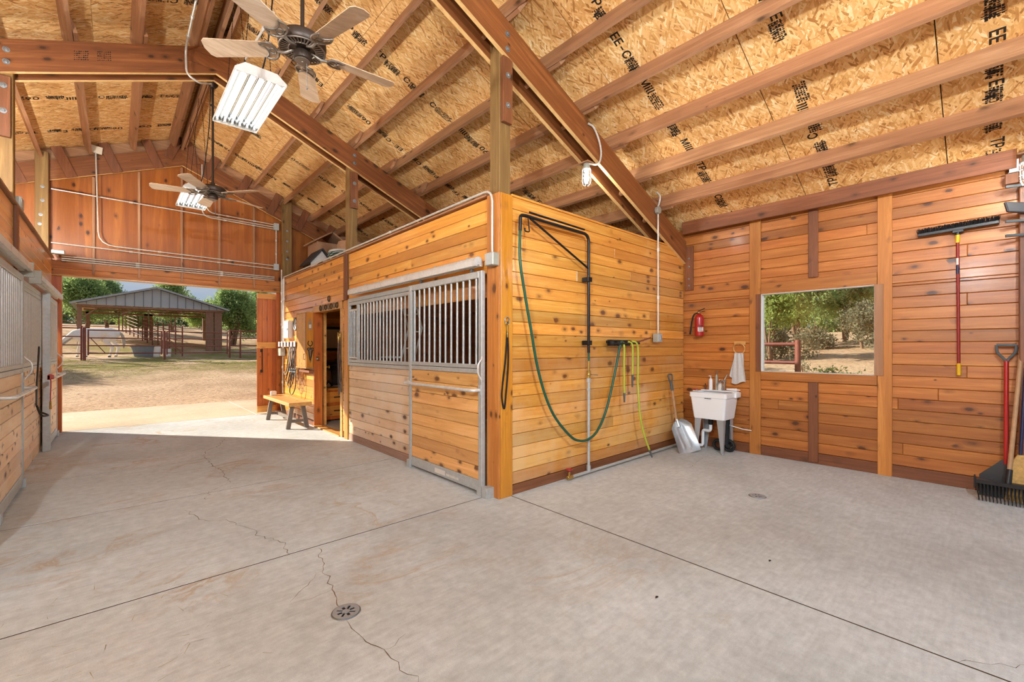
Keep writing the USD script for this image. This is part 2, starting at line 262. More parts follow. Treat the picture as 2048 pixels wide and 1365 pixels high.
leafy('hay_stem', lin(150, 138, 84), lin(214, 196, 130))
material('tube_glow', {"e": ("emission", {"color": (1.0, 0.98, 0.94), "strength": TUBE_L})}, [], "e.emission")
material('bulb_glow', {"e": ("emission", {"color": (1.0, 0.96, 0.90), "strength": JAR_L})}, [], "e.emission")
material('stall_fill_glow', {"e": ("emission", {"color": (1.0, 0.97, 0.90), "strength": 3900.0})}, [], "e.emission")  # added lamps in the opposite stalls, far brighter than the seen ones
material('rear_fill_glow', {"e": ("emission", {"color": (0.92, 0.99, 1.06), "strength": 7900.0})}, [], "e.emission")  # added lamps over the rear bay, brightening floor and roof
material('pane', {"f": ("fresnel", {"IOR": 1.45}), "t": ("transparent_bsdf", {"color": (0.97, 0.98, 0.97)}), "g": ("glossy_bsdf", {"color": (1, 1, 1), "roughness": 0.02}), "m": ("mix_closure", {})}, [("f.fac", "m.fac"), ("t.BSDF", "m.closure1"), ("g.BSDF", "m.closure2")], "m.closure")
# ------------------------------------------------------------------ geometry helpers: every shape is (vertices, triangles)
def _topo():
    c, idx = 0.2, []
    pts = [[s[b] * (1 if b == a else 1 - c) for b in range(3)] for s in np.ndindex(2, 2, 2) for s in [tuple(2 * q - 1 for q in s)] for a in range(3)]
    pts = np.array(pts, float); hull = trimesh.convex.convex_hull(pts)
    near = [int(np.argmin(np.linalg.norm(pts - p, axis=1))) for p in hull.vertices]
    return np.array(near)[hull.faces]
_CBF = _topo()
_SG = np.array([tuple(2 * q - 1 for q in s) for s in np.ndindex(2, 2, 2)], float)
def cbox(h, c=0.003):
    """Box of half sizes h with chamfered edges."""
    h = np.asarray(h, float); c = min(c, 0.45 * h.min())
    v = np.empty((24, 3))
    for i, s in enumerate(_SG):
        for a in range(3):
            e = h - c; e[a] = h[a]; v[3 * i + a] = s * e
    return v, _CBF
def bx(x0, x1, y0, y1, z0, z1, c=0.003):
    v, f = cbox([abs(x1 - x0) / 2, abs(y1 - y0) / 2, abs(z1 - z0) / 2], c)
    return v + [(x0 + x1) / 2, (y0 + y1) / 2, (z0 + z1) / 2], f
def ob(center, a, b, cc, half, c=0.003):
    """Box with axes a, b, cc."""
    v, f = cbox(half, c); R = np.stack([np.asarray(q, float) / np.linalg.norm(q) for q in (a, b, cc)])
    if np.linalg.det(R) < 0: f = f[:, ::-1]
    return v @ R + np.asarray(center, float), f
def cat(*g):
    vs, fs, n = [], [], 0
    for x in g:
        for v, f in (x if isinstance(x, list) else [x]):
            vs.append(np.asarray(v, float)); fs.append(np.asarray(f, int) + n); n += len(v)
    return np.vstack(vs), np.vstack(fs)
def bar(p, q, w, h=None, up=(0, 0, 1), c=0.003):
    """Rectangular bar from p to q, w wide (across up) and h deep (along up)."""
    p, q = np.asarray(p, float), np.asarray(q, float); d = q - p; L = np.linalg.norm(d); d /= L
    up = np.asarray(up, float)
    if abs(d @ up) > 0.95: up = np.array([0, 1.0, 0])
    s = np.cross(d, up); s /= np.linalg.norm(s); u = np.cross(s, d)
    return ob((p + q) / 2, d, s, u, [L / 2, w / 2, (h or w) / 2], c)
def tube(pts, r, n=10, cap=True):
    p = np.asarray(pts, float); m = len(p)
    r = np.broadcast_to(np.asarray(r, float), (m,))
    t = np.gradient(p, axis=0) if m > 2 else np.repeat([p[1] - p[0]], 2, 0)
    t = t / (np.linalg.norm(t, axis=1, keepdims=True) + 1e-12)
    a = np.cross(t[0], [0, 0, 1.0] if abs(t[0][2]) < 0.9 else [1.0, 0, 0]); a /= np.linalg.norm(a)
    ang = np.arange(n) * 2 * np.pi / n; rings = []
    for i in range(m):
        a = a - t[i] * (a @ t[i]); a /= np.linalg.norm(a); b = np.cross(t[i], a)
        rings.append(p[i] + r[i] * (np.cos(ang)[:, None] * a + np.sin(ang)[:, None] * b))
    v = np.vstack(rings); i, j = np.meshgrid(np.arange(m - 1), np.arange(n), indexing='ij'); k = (j + 1) % n
    q = np.stack([i * n + j, i * n + k, (i + 1) * n + k, (i + 1) * n + j], -1).reshape(-1, 4)
    f = np.vstack([q[:, [0, 1, 2]], q[:, [0, 2, 3]]])
    if cap:
        v = np.vstack([v, p[0], p[-1]]); c0, c1 = len(v) - 2, len(v) - 1; o = (m - 1) * n
        f = np.vstack([f, [[c0, (q_ + 1) % n, q_] for q_ in range(n)], [[c1, o + q_, o + (q_ + 1) % n] for q_ in range(n)]])
    return v, f
def cyl(p, q, r, n=16):
    p, q = np.asarray(p, float), np.asarray(q, float); d = (q - p) / np.linalg.norm(q - p); e = min(0.15 * min(r if np.isscalar(r) else min(r), 1), 0.2 * np.linalg.norm(q - p))
    r0, r1 = (r, r) if np.isscalar(r) else r
    return tube([p, p + d * e, q - d * e, q], [r0 - e, r0, r1, r1 - e], n)
def lathe(prof, c=(0, 0, 0), n=24, axis=2):
    """prof: (radius, height) pairs from bottom to top, turned about the vertical (or axis) through c."""
    prof = np.asarray(prof, float); m = len(prof); ang = np.arange(n) * 2 * np.pi / n
    v = np.stack([prof[:, :1] * np.cos(ang), prof[:, :1] * np.sin(ang), np.repeat(prof[:, 1:], n, 1)], -1).reshape(-1, 3)
    i, j = np.meshgrid(np.arange(m - 1), np.arange(n), indexing='ij'); k = (j + 1) % n
    q = np.stack([i * n + j, i * n + k, (i + 1) * n + k, (i + 1) * n + j], -1).reshape(-1, 4)
    f = np.vstack([q[:, [0, 1, 2]], q[:, [0, 2, 3]]])
    if axis == 0: v = v[:, [2, 0, 1]]
    if axis == 1: v = v[:, [1, 2, 0]]
    return v + np.asarray(c, float), f
def prism(poly, t, place):
    """A shapely polygon (or point list) extruded by t; place(n x 3 array of (a, b, depth)) -> world points."""
    poly = poly if hasattr(poly, 'exterior') else Polygon(poly)
    m = trimesh.creation.extrude_polygon(poly, t, engine='earcut')
    v, f = place(np.array(m.vertices)), np.array(m.faces)
    a = trimesh.Trimesh(v, f, process=False)
    return (v, f[:, ::-1]) if a.volume < 0 else (v, f)
def torus(c, R, r, normal=(0, 0, 1), a0=0, a1=2 * math.pi, n=24, k=8):
    nz = np.asarray(normal, float); nz /= np.linalg.norm(nz); a = np.cross(nz, [0, 0, 1.0] if abs(nz[2]) < 0.9 else [1.0, 0, 0]); a /= np.linalg.norm(a); b = np.cross(nz, a)
    full = abs(a1 - a0 - 2 * math.pi) < 1e-6; th = np.linspace(a0, a1, n + 1)
    pts = np.asarray(c, float) + R * (np.cos(th)[:, None] * a + np.sin(th)[:, None] * b)
    return tube(pts, r, k, cap=not full)
def smooth_path(pts, n=40):
    """Catmull-Rom through pts."""
    p = np.asarray(pts, float); p = np.vstack([2 * p[0] - p[1], p, 2 * p[-1] - p[-2]]); out = []
    m = max(2, n // (len(p) - 3))
    for i in range(len(p) - 3):
        t = np.linspace(0, 1, m, endpoint=False)[:, None]; a, b, c_, d = p[i:i + 4]
        out.append(0.5 * (2 * b + (c_ - a) * t + (2 * a - 5 * b + 4 * c_ - d) * t ** 2 + (3 * b - a - 3 * c_ + d) * t ** 3))
    return np.vstack(out + [p[-2:-1]])
def bend(pts, r=0.08, k=5):
    """A polyline with its corners rounded, for conduit."""
    p = [np.asarray(q, float) for q in pts]; out = [p[0]]
    for a, b, c_ in zip(p, p[1:], p[2:]):
        d0, d1 = (a - b), (c_ - b); l0, l1 = np.linalg.norm(d0), np.linalg.norm(d1); e = min(r, 0.45 * l0, 0.45 * l1)
        s, t = b + d0 / l0 * e, b + d1 / l1 * e
        for w in np.linspace(0, 1, k): out.append((1 - w) ** 2 * s + 2 * w * (1 - w) * b + w ** 2 * t)
    return np.array(out + [p[-1]])
def ball(c, r, sub=2, s=(1, 1, 1)):
    m = trimesh.creation.icosphere(sub, 1.0); return np.array(m.vertices) * np.asarray(s) * r + np.asarray(c, float), np.array(m.faces)
def xform(g, loc=(0, 0, 0), rz=0.0):
    v, f = g; c, s = math.cos(rz), math.sin(rz); R = np.array([[c, s, 0], [-s, c, 0], [0, 0, 1.0]])
    return np.asarray(v) @ R + np.asarray(loc, float), f

# ------------------------------------------------------------------ scene helpers
_count = {}
def numbered(parent, name):
    k = (parent, name); _count[k] = _count.get(k, -1) + 1
    return name if _count[k] == 0 else f"{name}_{_count[k]:03d}"
def meta(prim, label=None, cat_=None, group=None, kind=None):
    for k, v in (('label', label), ('category', cat_), ('group', group), ('kind', kind)):
        if v: prim.SetCustomDataByKey(k, v)
class Thing:
    def __init__(self, path, loc): self.path, self.loc = path, np.asarray(loc, float)
    def add(self, name, g, mat, label=None, smooth=False, kind=None):
        """A part (or sub-part), its geometry given in world coordinates."""
        v, f = g; path = f"{self.path}/{numbered(self.path, name)}"
        m = usdkit.mesh(stage, path, (np.asarray(v, float) - self.loc, f), M[mat], smooth=smooth)
        meta(m.GetPrim(), label, kind=kind)
        return Thing(path, self.loc)
    def prim(self): return stage.GetPrimAtPath(self.path)
def thing(name, label, category, loc=(0, 0, 0), group=None, kind=None, rz=0.0):
    path = '/World/' + numbered('/World', name); x = UsdGeom.Xform.Define(stage, path)
    x.AddTranslateOp().Set(Gf.Vec3d(*map(float, loc)))
    if rz: x.AddRotateZOp().Set(math.degrees(rz))
    meta(x.GetPrim(), label, category, group, kind); return Thing(path, loc)
def single(name, label, category, g, mat, group=None, kind=None, smooth=False):
    """A thing that is one mesh."""
    path = '/World/' + numbered('/World', name); c = np.asarray(g[0]); base = np.array([(c[:, 0].min() + c[:, 0].max()) / 2, (c[:, 1].min() + c[:, 1].max()) / 2, c[:, 2].min()])
    m = usdkit.mesh(stage, path, (c - base, g[1]), M[mat], smooth=smooth); UsdGeom.Xformable(m).AddTranslateOp().Set(Gf.Vec3d(*base)); meta(m.GetPrim(), label, category, group, kind)
    return Thing(path, base)
def dup(t, label, loc, rz=0.0, group=None):
    p = t.prim(); was = p.GetCustomData(); name = p.GetName().rstrip('0123456789').rstrip('_')
    path = '/World/' + numbered('/World', name); x = UsdGeom.Xform.Define(stage, path)
    x.GetPrim().GetReferences().AddInternalReference(p.GetPath()); x.ClearXformOpOrder()
    x.GetPrim().CreateAttribute('xformOp:translate', Sdf.ValueTypeNames.Double3).Set(Gf.Vec3d(*map(float, loc)))
    x.GetPrim().CreateAttribute('xformOp:rotateZ', Sdf.ValueTypeNames.Float).Set(math.degrees(rz))
    x.GetPrim().CreateAttribute('xformOpOrder', Sdf.ValueTypeNames.TokenArray, False, Sdf.VariabilityUniform).Set(['xformOp:translate', 'xformOp:rotateZ'])
    x.GetPrim().SetInstanceable(True); meta(x.GetPrim(), label, was['category'], group or was.get('group')); return x
rnd = random.Random(7)

# ------------------------------------------------------------------ the building's measures
XL, XR, XW, XO = -0.76, 2.64, 6.27, -4.39          # left stall fronts, stall fronts, window wall, far outer wall
YR, YW, Y2, YE = -0.9, 3.07, 6.60, 10.40           # rear, wash wall, second truss, end wall
TOPZ = 2.85
XRIDGE, ZRIDGE, TAN = 0.94, 5.40, 0.4167
CSL, SSL = math.cos(SLOPE), math.sin(SLOPE)
def zr(x): return ZRIDGE - TAN * abs(x - XRIDGE)
def slope_pt(side, s, y, n=0.0):
    """Point s metres down the slope from the ridge, n metres below the sheathing."""
    return np.array([XRIDGE + side * (s * CSL - n * SSL), y, ZRIDGE - s * SSL - n * CSL])

# ------------------------------------------------------------------ floor
fl = thing('floor', 'pale grey concrete barn floor with saw-cut joints', 'floor', kind='structure')
fl.add('slab_bed', bx(XO, XW + 0.1, YR, YE + 0.05, -0.16, -0.1005), 'joint_dirt')
JX = 2.775
slabs = [(XL - 0.05, JX, YR, 3.205), (XL - 0.05, JX - 0.12, 3.205, 5.10), (XL - 0.05, JX - 0.12, 5.10, 6.69), (XL - 0.05, JX - 0.12, 6.69, YE + 0.05), (JX, XW + 0.05, YR, YW + 0.08),
         (JX - 0.12, XW + 0.05, 3.205, 6.69), (JX - 0.12, XW + 0.05, 6.69, YE + 0.05), (XO, XL - 0.05, YR, YE + 0.05), (JX, XW + 0.05, YW + 0.08, 3.205)]
for a, b, c_, d in slabs:
    fl.add('slab', bx(a + 0.0065, b - 0.0065, c_ + 0.0065, d - 0.0065, -0.1, 0.0, 0.0012), 'concrete')
for a, b, c_, d in ((XL - 0.04, JX, 3.1988, 3.2112), (XL - 0.04, JX - 0.12, 5.0938, 5.1062), (XL - 0.04, JX - 0.12, 6.6838, 6.6962), (JX - 0.0062, JX + 0.0062, YR, 3.198)):
    fl.add('joint_fill', bx(a, b, c_, d, -0.09, -0.0016, 0.0005), 'joint_dirt', 'dark dirt in the saw-cut joint')
ap = thing('apron', 'sunlit tan concrete apron outside the end doorway', 'concrete apron', kind='structure')
ap.add('slab', bx(-2.2, 2.2, YE + 0.056, 13.5, -0.1, 0.0, 0.006), 'apron'); ap.add('slab', bx(2.206, 6.2, YE + 0.056, 13.5, -0.1, 0.0, 0.006), 'apron')
def crack(pix, w0=0.006, seed=1):
    """A crack in the slab through floor points, as a thin ragged ribbon of dirt."""
    r = random.Random(seed); P = [on(2, 0.0, *p)[:2] for p in pix]; pts = [P[0]]
    for a, b in zip(P, P[1:]):
        n = max(2, int(np.linalg.norm(b - a) / 0.035)); d = (b - a) / np.linalg.norm(b - a); s = np.array([-d[1], d[0]])
        for i in range(1, n): pts.append(a + (b - a) * i / n + s * r.gauss(0, 0.011))
        pts.append(b)
    pts = np.array(pts); t = np.gradient(pts, axis=0); t /= np.linalg.norm(t, axis=1, keepdims=True); s = np.stack([-t[:, 1], t[:, 0]], 1)
    w = np.array([w0 * r.uniform(0.25, 1.0) for _ in pts])[:, None] / 2; w[0] = w[-1] = 0.0004
    L, R_ = pts + s * w, pts - s * w; n = len(pts)
    v = np.vstack([np.c_[L, np.full(n, 0.0012)], np.c_[R_, np.full(n, 0.0012)]]); i = np.arange(n - 1)
    return v, np.vstack([np.c_[i, i + n, i + 1], np.c_[i + 1, i + n, i + n + 1]])
for k, (pix, w) in enumerate([([(450, 878), (436, 893), (411, 903), (408, 911), (416, 922), (428, 934), (444, 942), (449, 955), (461, 966)], 0.014), ([(461, 966), (432, 978), (418, 984), (412, 1000)], 0.008),
                              ([(369, 1021), (388, 1030), (398, 1040), (420, 1043), (452, 1040), (480, 1053), (500, 1058), (520, 1073), (556, 1082), (570, 1092), (580, 1110)], 0.009),
                              ([(637, 1097), (645, 1118), (647, 1140), (658, 1160), (664, 1180), (673, 1205), (680, 1216)], 0.010), ([(692, 1240), (703, 1258), (718, 1270), (742, 1290), (768, 1300), (782, 1318), (815, 1350), (836, 1372)], 0.008),
                              ([(768, 1300), (790, 1292), (812, 1268)], 0.005), ([(647, 1142), (628, 1158), (606, 1178), (580, 1205)], 0.007), ([(664, 1180), (640, 1190), (600, 1203), (578, 1212)], 0.004), ([(1378, 936), (1405, 917), (1424, 910)], 0.006), ([(1916, 1325), (1960, 1327), (2060, 1331)], 0.005)]):
    fl.add('crack', crack(pix, w * 0.62, 11 + k), 'crack_dirt')
# drains
def drain(px, label):
    c = on(2, 0.0, *px); t = thing('floor_drain', label, 'floor drain', (c[0], c[1], 0))
    D = Point(0, 0).buffer(0.068, 24)
    for i in range(8):
        a = i * math.pi / 4; D = D.difference(affinity.rotate(affinity.translate(sbox(-0.006, 0.018, 0.006, 0.05) if i % 2 else sbox(-0.008, 0.02, 0.008, 0.045), 0, 0), math.degrees(a), origin=(0, 0)))
    t.add('grate', prism(D, 0.004, lambda v: v + [c[0], c[1], 0.002]), 'sink_leg', smooth=False)
    t.add('rim', torus((c[0], c[1], 0.001), 0.072, 0.003, n=28, k=6), 'zinc'); t.add('well', lathe([(0.0, 0.0006), (0.067, 0.0006), (0.067, 0.0018)], (c[0], c[1], 0)), 'black')
drain((692, 1225), 'round slotted metal floor drain at the end of the long crack')
drain((1515, 993), 'small round floor drain in front of the window wall')

# ------------------------------------------------------------------ roof: sheathing panels, purlins
ce = thing('ceiling', 'sheathed gable ceiling of strand board panels on sawn purlins', 'ceiling', kind='structure')
LETTERS = {k: meshkit.text_mesh(k, 1.0, 0.01, bold=True) for k in ('C', 'TP', 'EE-C', 'Mill', 'E', '06')}
def stamp(side, y, s0, s1, flip, seed):
    """A strip of black ink letters and smears along the slope."""
    r = random.Random(seed); e = np.array([side * CSL, 0, -SSL]) * (1 if flip else -1); nd = np.array([-side * SSL, 0, -CSL]); b = np.cross(nd, e); out = []
    S = 0.105; s = s0
    while s < s1 - 0.2:
        base = slope_pt(side, s if flip else s1 - (s - s0), y, 0.0006); x = 0.0
        def put(mesh, h, x, yb):
            v = np.array(mesh.vertices) * [h, h, 0.05]; return base + np.outer(v[:, 0] + x, e) + np.outer(v[:, 1] + yb, b) + np.outer(v[:, 2], nd), np.array(mesh.faces)
        key = r.choice(['C', 'C', 'EE-C', 'Mill', 'TP', 'E', '06']); m = LETTERS[key]; h = 0.082
        out.append(put(m, h, x, r.uniform(-0.04, 0.0))); x += m.extents[0] * h + 0.02
        L = r.uniform(0.14, 0.24)                                   # small print: rows of short dashes, illegible
        for row in range(5):
            q = 0.0
            while q < L:
                w = r.uniform(0.006, 0.026)
                if r.random() < 0.9: out.append(quad(base + e * (x + q) + b * (-0.05 + row * 0.021), e * w, b * r.uniform(0.010, 0.019), nd))
                q += w + r.uniform(0.003, 0.008)
        if r.random() < 0.85:
            for q in range(26): out.append(quad(base + e * (x + r.uniform(0, L)) + b * r.uniform(-0.07, 0.0), e * r.uniform(0.003, 0.008), b * r.uniform(0.03, 0.075), nd))
        s += x + L + r.uniform(0.03, 0.12)
    return cat(*out)
def quad(o, a, b, n):
    v = np.array([o, o + a, o + a + b, o + b])
    f = np.array([[0, 1, 2], [0, 2, 3]])
    return (v, f) if np.cross(a, b) @ n > 0 else (v, f[:, ::-1])
SEAM = [2.69 + 1.205 * k for k in range(-3, 8)]
ROWS = [(0.0, 1.22), (1.22, 3.66), (3.66, 6.12)]
for side in (1, -1):
    for i, (ya, yb) in enumerate(zip(SEAM, SEAM[1:])):
        for j, (sa, sb) in enumerate(ROWS):
            ca = slope_pt(side, (sa + sb) / 2, (ya + yb) / 2, -0.006)
            p = ce.add('osb_panel', ob(ca, (side * CSL, 0, -SSL), (0, 1, 0), (side * SSL, 0, CSL), [(sb - sa) / 2 - 0.0015, (yb - ya) / 2 - 0.0035, 0.0055], 0.001), 'osb')
            vis = (side == 1) or ya > 3.0
            if vis: p.add('ink_stamp', stamp(side, yb - 0.28 + rnd.uniform(-0.03, 0.03), sa + rnd.uniform(0.05, 0.3), sb, rnd.random() < 0.5, i * 7 + j + (100 if side > 0 else 0)), 'ink')
    ce.add('roof_skin', ob(slope_pt(side, 3.1, 4.9, -0.05), (side * CSL, 0, -SSL), (0, 1, 0), (side * SSL, 0, CSL), [3.15, 6.1, 0.03]), 'joint_dirt')
PX = [6.13 - 0.563 * k for k in range(1, 10)]
BAYS = [(YR, YW), (YW, Y2), (Y2, YE - 0.12)]
def purlin(side, x, ya, yb, off):
    s = (x - XRIDGE) / CSL + off; P = Polygon([(ya, 0.0), (yb, 0.0), (yb, 0.12), (yb - 0.06, 0.184), (ya + 0.06, 0.184), (ya, 0.12)])
    return prism(P, 0.038, lambda v: np.array([slope_pt(side, s + q[2] - 0.019, q[0], q[1]) for q in v]))
for side in (1, -1):
    for k, x in enumerate(PX):
        for j, (ya, yb) in enumerate(BAYS):
            o = 0.022 if (j % 2) else -0.022
            ce.add('purlin', purlin(side, x + (0.09 if side < 0 else 0), ya - (0.26 if j else 0), yb + (0.26 if j < 2 else 0), o), 'fir_y')
    for ya, yb in BAYS: pass
ce.add('ridge_board', bx(XRIDGE - 0.02, XRIDGE + 0.02, YR, YE, ZRIDGE - 0.24, ZRIDGE - 0.01), 'fir_y')
for (ya, yb) in ((-0.17, YW - 0.05), (3.26, Y2 - 0.05), (Y2 + 0.19, YE - 0.1)):
    ce.add('eave_header', ob(slope_pt(1, (6.17 - XRIDGE) / CSL, (ya + yb) / 2, 0.075), (0, 1, 0), (1, 0, 0), (0, 0, 1), [(yb - ya) / 2, 0.02, 0.088]), 'redwood_y')
lab = ce.add('paper_tag', ob(slope_pt(1, (PX[3] - XRIDGE) / CSL - 0.022 - 0.0195, 0.62, 0.13), (0, 1, 0), (CSL, 0, -SSL), (SSL, 0, CSL), [0.03, 0.0005, 0.014]), 'label_white', 'small white stapled tag')

# ------------------------------------------------------------------ trusses: paired beams bolted to either side of the posts
def beam(side, y0, y1, x0=XRIDGE, x1=None, depth=0.302):
    x1 = x1 if x1 is not None else (XW - 0.02 if side > 0 else XO + 0.1)
    sa, sb = abs(x0 - XRIDGE) / CSL, abs(x1 - XRIDGE) / CSL
    zt = lambda x: zr(x) - 0.206; d = depth / CSL
    P = Polygon([(x0, zt(x0)), (x1, zt(x1)), (x1, zt(x1) - d), (x0, zt(x0) - d)])
    return prism(P, y1 - y0, lambda v: np.c_[v[:, 0], y0 + v[:, 2], v[:, 1]])
def beam_edge(side, y0, y1, x0=XRIDGE, x1=None):
    x1 = x1 if x1 is not None else (XW - 0.02 if side > 0 else XO + 0.1)
    z = lambda x: zr(x) - 0.206 - 0.302 / CSL; P = Polygon([(x0, z(x0)), (x1, z(x1)), (x1, z(x1) - 0.003), (x0, z(x0) - 0.003)])
    return prism(P, y1 - y0, lambda v: np.c_[v[:, 0], y0 + v[:, 2], v[:, 1]])
def bolt(p, r=0.028, ny=-1):
    p = np.asarray(p, float)
    return cat(lathe([(0, 0), (r, 0), (r, 0.004), (r * 0.55, 0.005), (r * 0.55, 0.014), (r * 0.4, 0.017), (0, 0.017)], (0, 0, 0), 12, 2)), p, ny
def add_bolt(t, p, r=0.028, ny=(0, -1, 0)):
    g = lathe([(0, 0), (r, 0), (r, 0.004), (r * 0.55, 0.005), (r * 0.55, 0.014), (r * 0.4, 0.017), (0.0, 0.017)], (0, 0, 0), 12)
    n = np.asarray(ny, float); a = np.cross([1.0, 0.2, 0], n) if abs(n[0]) < 0.9 else np.cross([0, 1.0, 0.2], n); a /= np.linalg.norm(a); b = np.cross(n, a)
    t.add('bolt', (g[0] @ np.stack([a, b, n]) + np.asarray(p, float), g[1]), 'zinc')
def truss(y, label):
    t = thing('roof_truss', label, 'roof truss', (XRIDGE, y, 0), kind='structure')
    for side in (1, -1):
        for (ya, yb) in ((y - 0.045, y), (y + 0.14, y + 0.185)):
            m = t.add('beam', beam(side, ya, yb), 'beam_e' if side > 0 else 'beam_w'); m.add('lower_edge', beam_edge(side, ya + 0.002, yb - 0.002), 'lit_edge')
        for x in (PX + [6.0])[::1]:
            X = XRIDGE + side * (x - XRIDGE); d = 0.4
            t.add('spacer_block', ob(slope_pt(side, (x - XRIDGE) / CSL - 0.06, y + 0.07, 0.30), (0, 1, 0), (side * CSL, 0, -SSL), (side * SSL, 0, CSL), [0.0695, 0.019, 0.09]), 'fir_y')
    t.add('ridge_plate', bx(XRIDGE - 0.35, XRIDGE + 0.35, y - 0.06, y - 0.045, zr(XRIDGE) - 0.5, zr(XRIDGE) - 0.36), 'beam_e')
    return t
t1 = truss(YW, 'paired brown roof beams bolted to the corner post of the wash bay')
for z, x in ((4.33, 2.70), (4.19, 2.70)): add_bolt(t1, (x, YW - 0.045, z))
t2 = truss(Y2, 'paired brown roof beams over the middle of the aisle')
for z in (4.36, 4.24): add_bolt(t2, (2.71, Y2 - 0.045, z))
for z in (4.36, 4.24): add_bolt(t2, (-0.80, Y2 - 0.045, z))
_o = on(1, Y2 - 0.0458, 148, 120); _e = np.array([0.923, 0, 0.385])
stp = t2.add('ink_stamp', cat(*[quad(_o + _e * (0.018 * i + (0.05 if i > 6 else 0)) + np.array([0, 0, 0.022 * j]), _e * rnd.uniform(0.006, 0.016), np.array([0, 0, rnd.uniform(0.004, 0.013)]), np.array([0, -1, 0])) for i in range(15) for j in range(5) if i != 7]), 'ink')

# ------------------------------------------------------------------ posts
def post(label, x0, x1, y0, y1, z0, z1, mat='treated_z', group=None):
    t = thing('timber_post', label, 'post', ((x0 + x1) / 2, (y0 + y1) / 2, z0), group=group, kind='structure'); t.add('shaft', bx(x0, x1, y0, y1, z0, z1, 0.006), mat); return t
pc = post('tall treated corner post between stall fronts and wash wall', XR, XR + 0.14, YW, YW + 0.14, 0, 4.55)
pc.add('scab_board', bx(XR + 0.012, XR + 0.128, YW - 0.043, YW - 0.001, 3.51, 4.12), 'redwood_z')
for z in (3.95, 3.67): add_bolt(pc, (XR + 0.07, YW - 0.043, z))
pc.add('trim_board', bx(XR - 0.001, XR + 0.145, YW - 0.024, YW - 0.001, 0.0, TOPZ, 0.004), 'pine_gold_z', 'golden facing board')
pc.add('side_board', bx(XR - 0.022, XR - 0.001, YW - 0.02, YW + 0.16, 0.0, TOPZ, 0.004), 'stud_z')
p2_ = post('treated post rising from the stall fronts beside the plaid pet bed', XR, XR + 0.135, Y2, Y2 + 0.135, 0.0, 4.5)
p2_.add('scab_board', bx(XR + 0.012, XR + 0.125, Y2 - 0.043, Y2 - 0.001, 3.55, 4.10), 'redwood_z')
for z in (3.93, 3.66): add_bolt(p2_, (XR + 0.07, Y2 - 0.043, z))
p3 = post('dark post standing on the stall wall beside the barn doorway', XR + 0.005, XR + 0.18, 10.16, 10.30, 0.0, 4.55, 'treated_z')
for z in (3.92, 3.70, 3.48, 3.31): add_bolt(p3, (XR + 0.09, 10.16, z), 0.024)
p4 = post('dark post with four bolts above the opposite stall fronts', -0.945, -0.795, 10.16, 10.30, 0.0, 4.55, 'treated_z')
for z, dx in ((3.98, 0), (3.76, 0), (3.53, -0.02), (3.38, -0.03)): add_bolt(p4, (-0.86 + dx, 10.16, z), 0.024)
p5 = post('treated post at the picture edge carrying the middle truss', XL - 0.135, XL, Y2, Y2 + 0.135, 0.0, 4.5)
p5.add('scab_board', bx(XL - 0.125, XL - 0.012, Y2 - 0.043, Y2 - 0.001, 3.5, 4.10), 'redwood_z')
for z in (4.0, 3.75): add_bolt(p5, (XL - 0.06, Y2 - 0.043, z))
p6 = post('dark post in the corner past the push broom', XW - 0.16, XW - 0.025, -0.31, -0.185, 0.0, 3.2, 'redwood_z')
p6.add('hanger_bracket', cat(bx(XW - 0.13, XW - 0.075, -0.184, -0.12, 3.03, 3.036), bx(XW - 0.135, XW - 0.132, -0.184, -0.125, 3.03, 3.16)), 'galv')
p6.add('cleat', bx(XW - 0.13, XW - 0.06, -0.184, -0.1, 2.93, 3.025), 'redwood_z')
# ------------------------------------------------------------------ planked walls
def plank_rows(t, ax, val, nd, u0, u1, z0, z1, mat, h=0.12, th=0.019, holes=(), joints=0.35, name='plank', gap=0.0035, first=None, back=True, lab=None, seed=3):
    """Rows of boards on a wall plane coordinate[ax] = val whose face looks along nd (+1 or -1); u is the other horizontal axis."""
    r = random.Random(seed); z = z0; rows = []
    while z < z1 - 0.01:
        zt = min(z + (first if first and z == z0 else h), z1); rows.append((z, zt)); z = zt
    for za, zb in rows:
        cuts = sorted({za, zb, *(q for ho in holes for q in (ho[2], ho[3]) if za + 0.004 < q < zb - 0.004)})
        for a, b in zip(cuts, cuts[1:]):
            if b - a < 0.012: continue
            spans = [(u0, u1)]
            for (hu0, hu1, hz0, hz1) in holes:
                if hz0 < b - 0.004 and hz1 > a + 0.004:
                    spans = [s for x, y in spans for s in ((x, min(y, hu0)), (max(x, hu1), y)) if s[1] - s[0] > 0.015]
            for x, y in spans:
                parts = [x, y]
                if y - x > 1.6 and r.random() < joints: parts.insert(1, x + (y - x) * r.uniform(0.25, 0.75))
                for p, q in zip(parts, parts[1:]):
                    d = r.uniform(-0.0012, 0.0012); lo, hi = (val - th, val + d) if nd > 0 else (val - d, val + th)
                    args = (lo, hi, p + 0.001, q - 0.001) if ax == 0 else (p + 0.001, q - 0.001, lo, hi)
                    t.add(name, bx(*args, a + gap / 2, b - gap / 2, 0.004), mat if not callable(mat) else mat((a + b) / 2, (p + q) / 2))
    if back:
        lo, hi = (val - th - 0.025, val - th) if nd > 0 else (val + th, val + th + 0.025); cuts = sorted({z0, z1, *(q for ho in holes for q in ho[2:4] if z0 < q < z1)}); g = []
        for a, b in zip(cuts, cuts[1:]):
            spans = [(u0, u1)]
            for (hu0, hu1, hz0, hz1) in holes:
                if hz0 < b - 0.001 and hz1 > a + 0.001: spans = [s for x, y in spans for s in ((x, min(y, hu0)), (max(x, hu1), y)) if s[1] - s[0] > 0.01]
            for x, y in spans: g.append(bx(lo, hi, x, y, a, b) if ax == 0 else bx(x, y, lo, hi, a, b))
        if g: t.add('sheathing', cat(*g), 'stud_z')

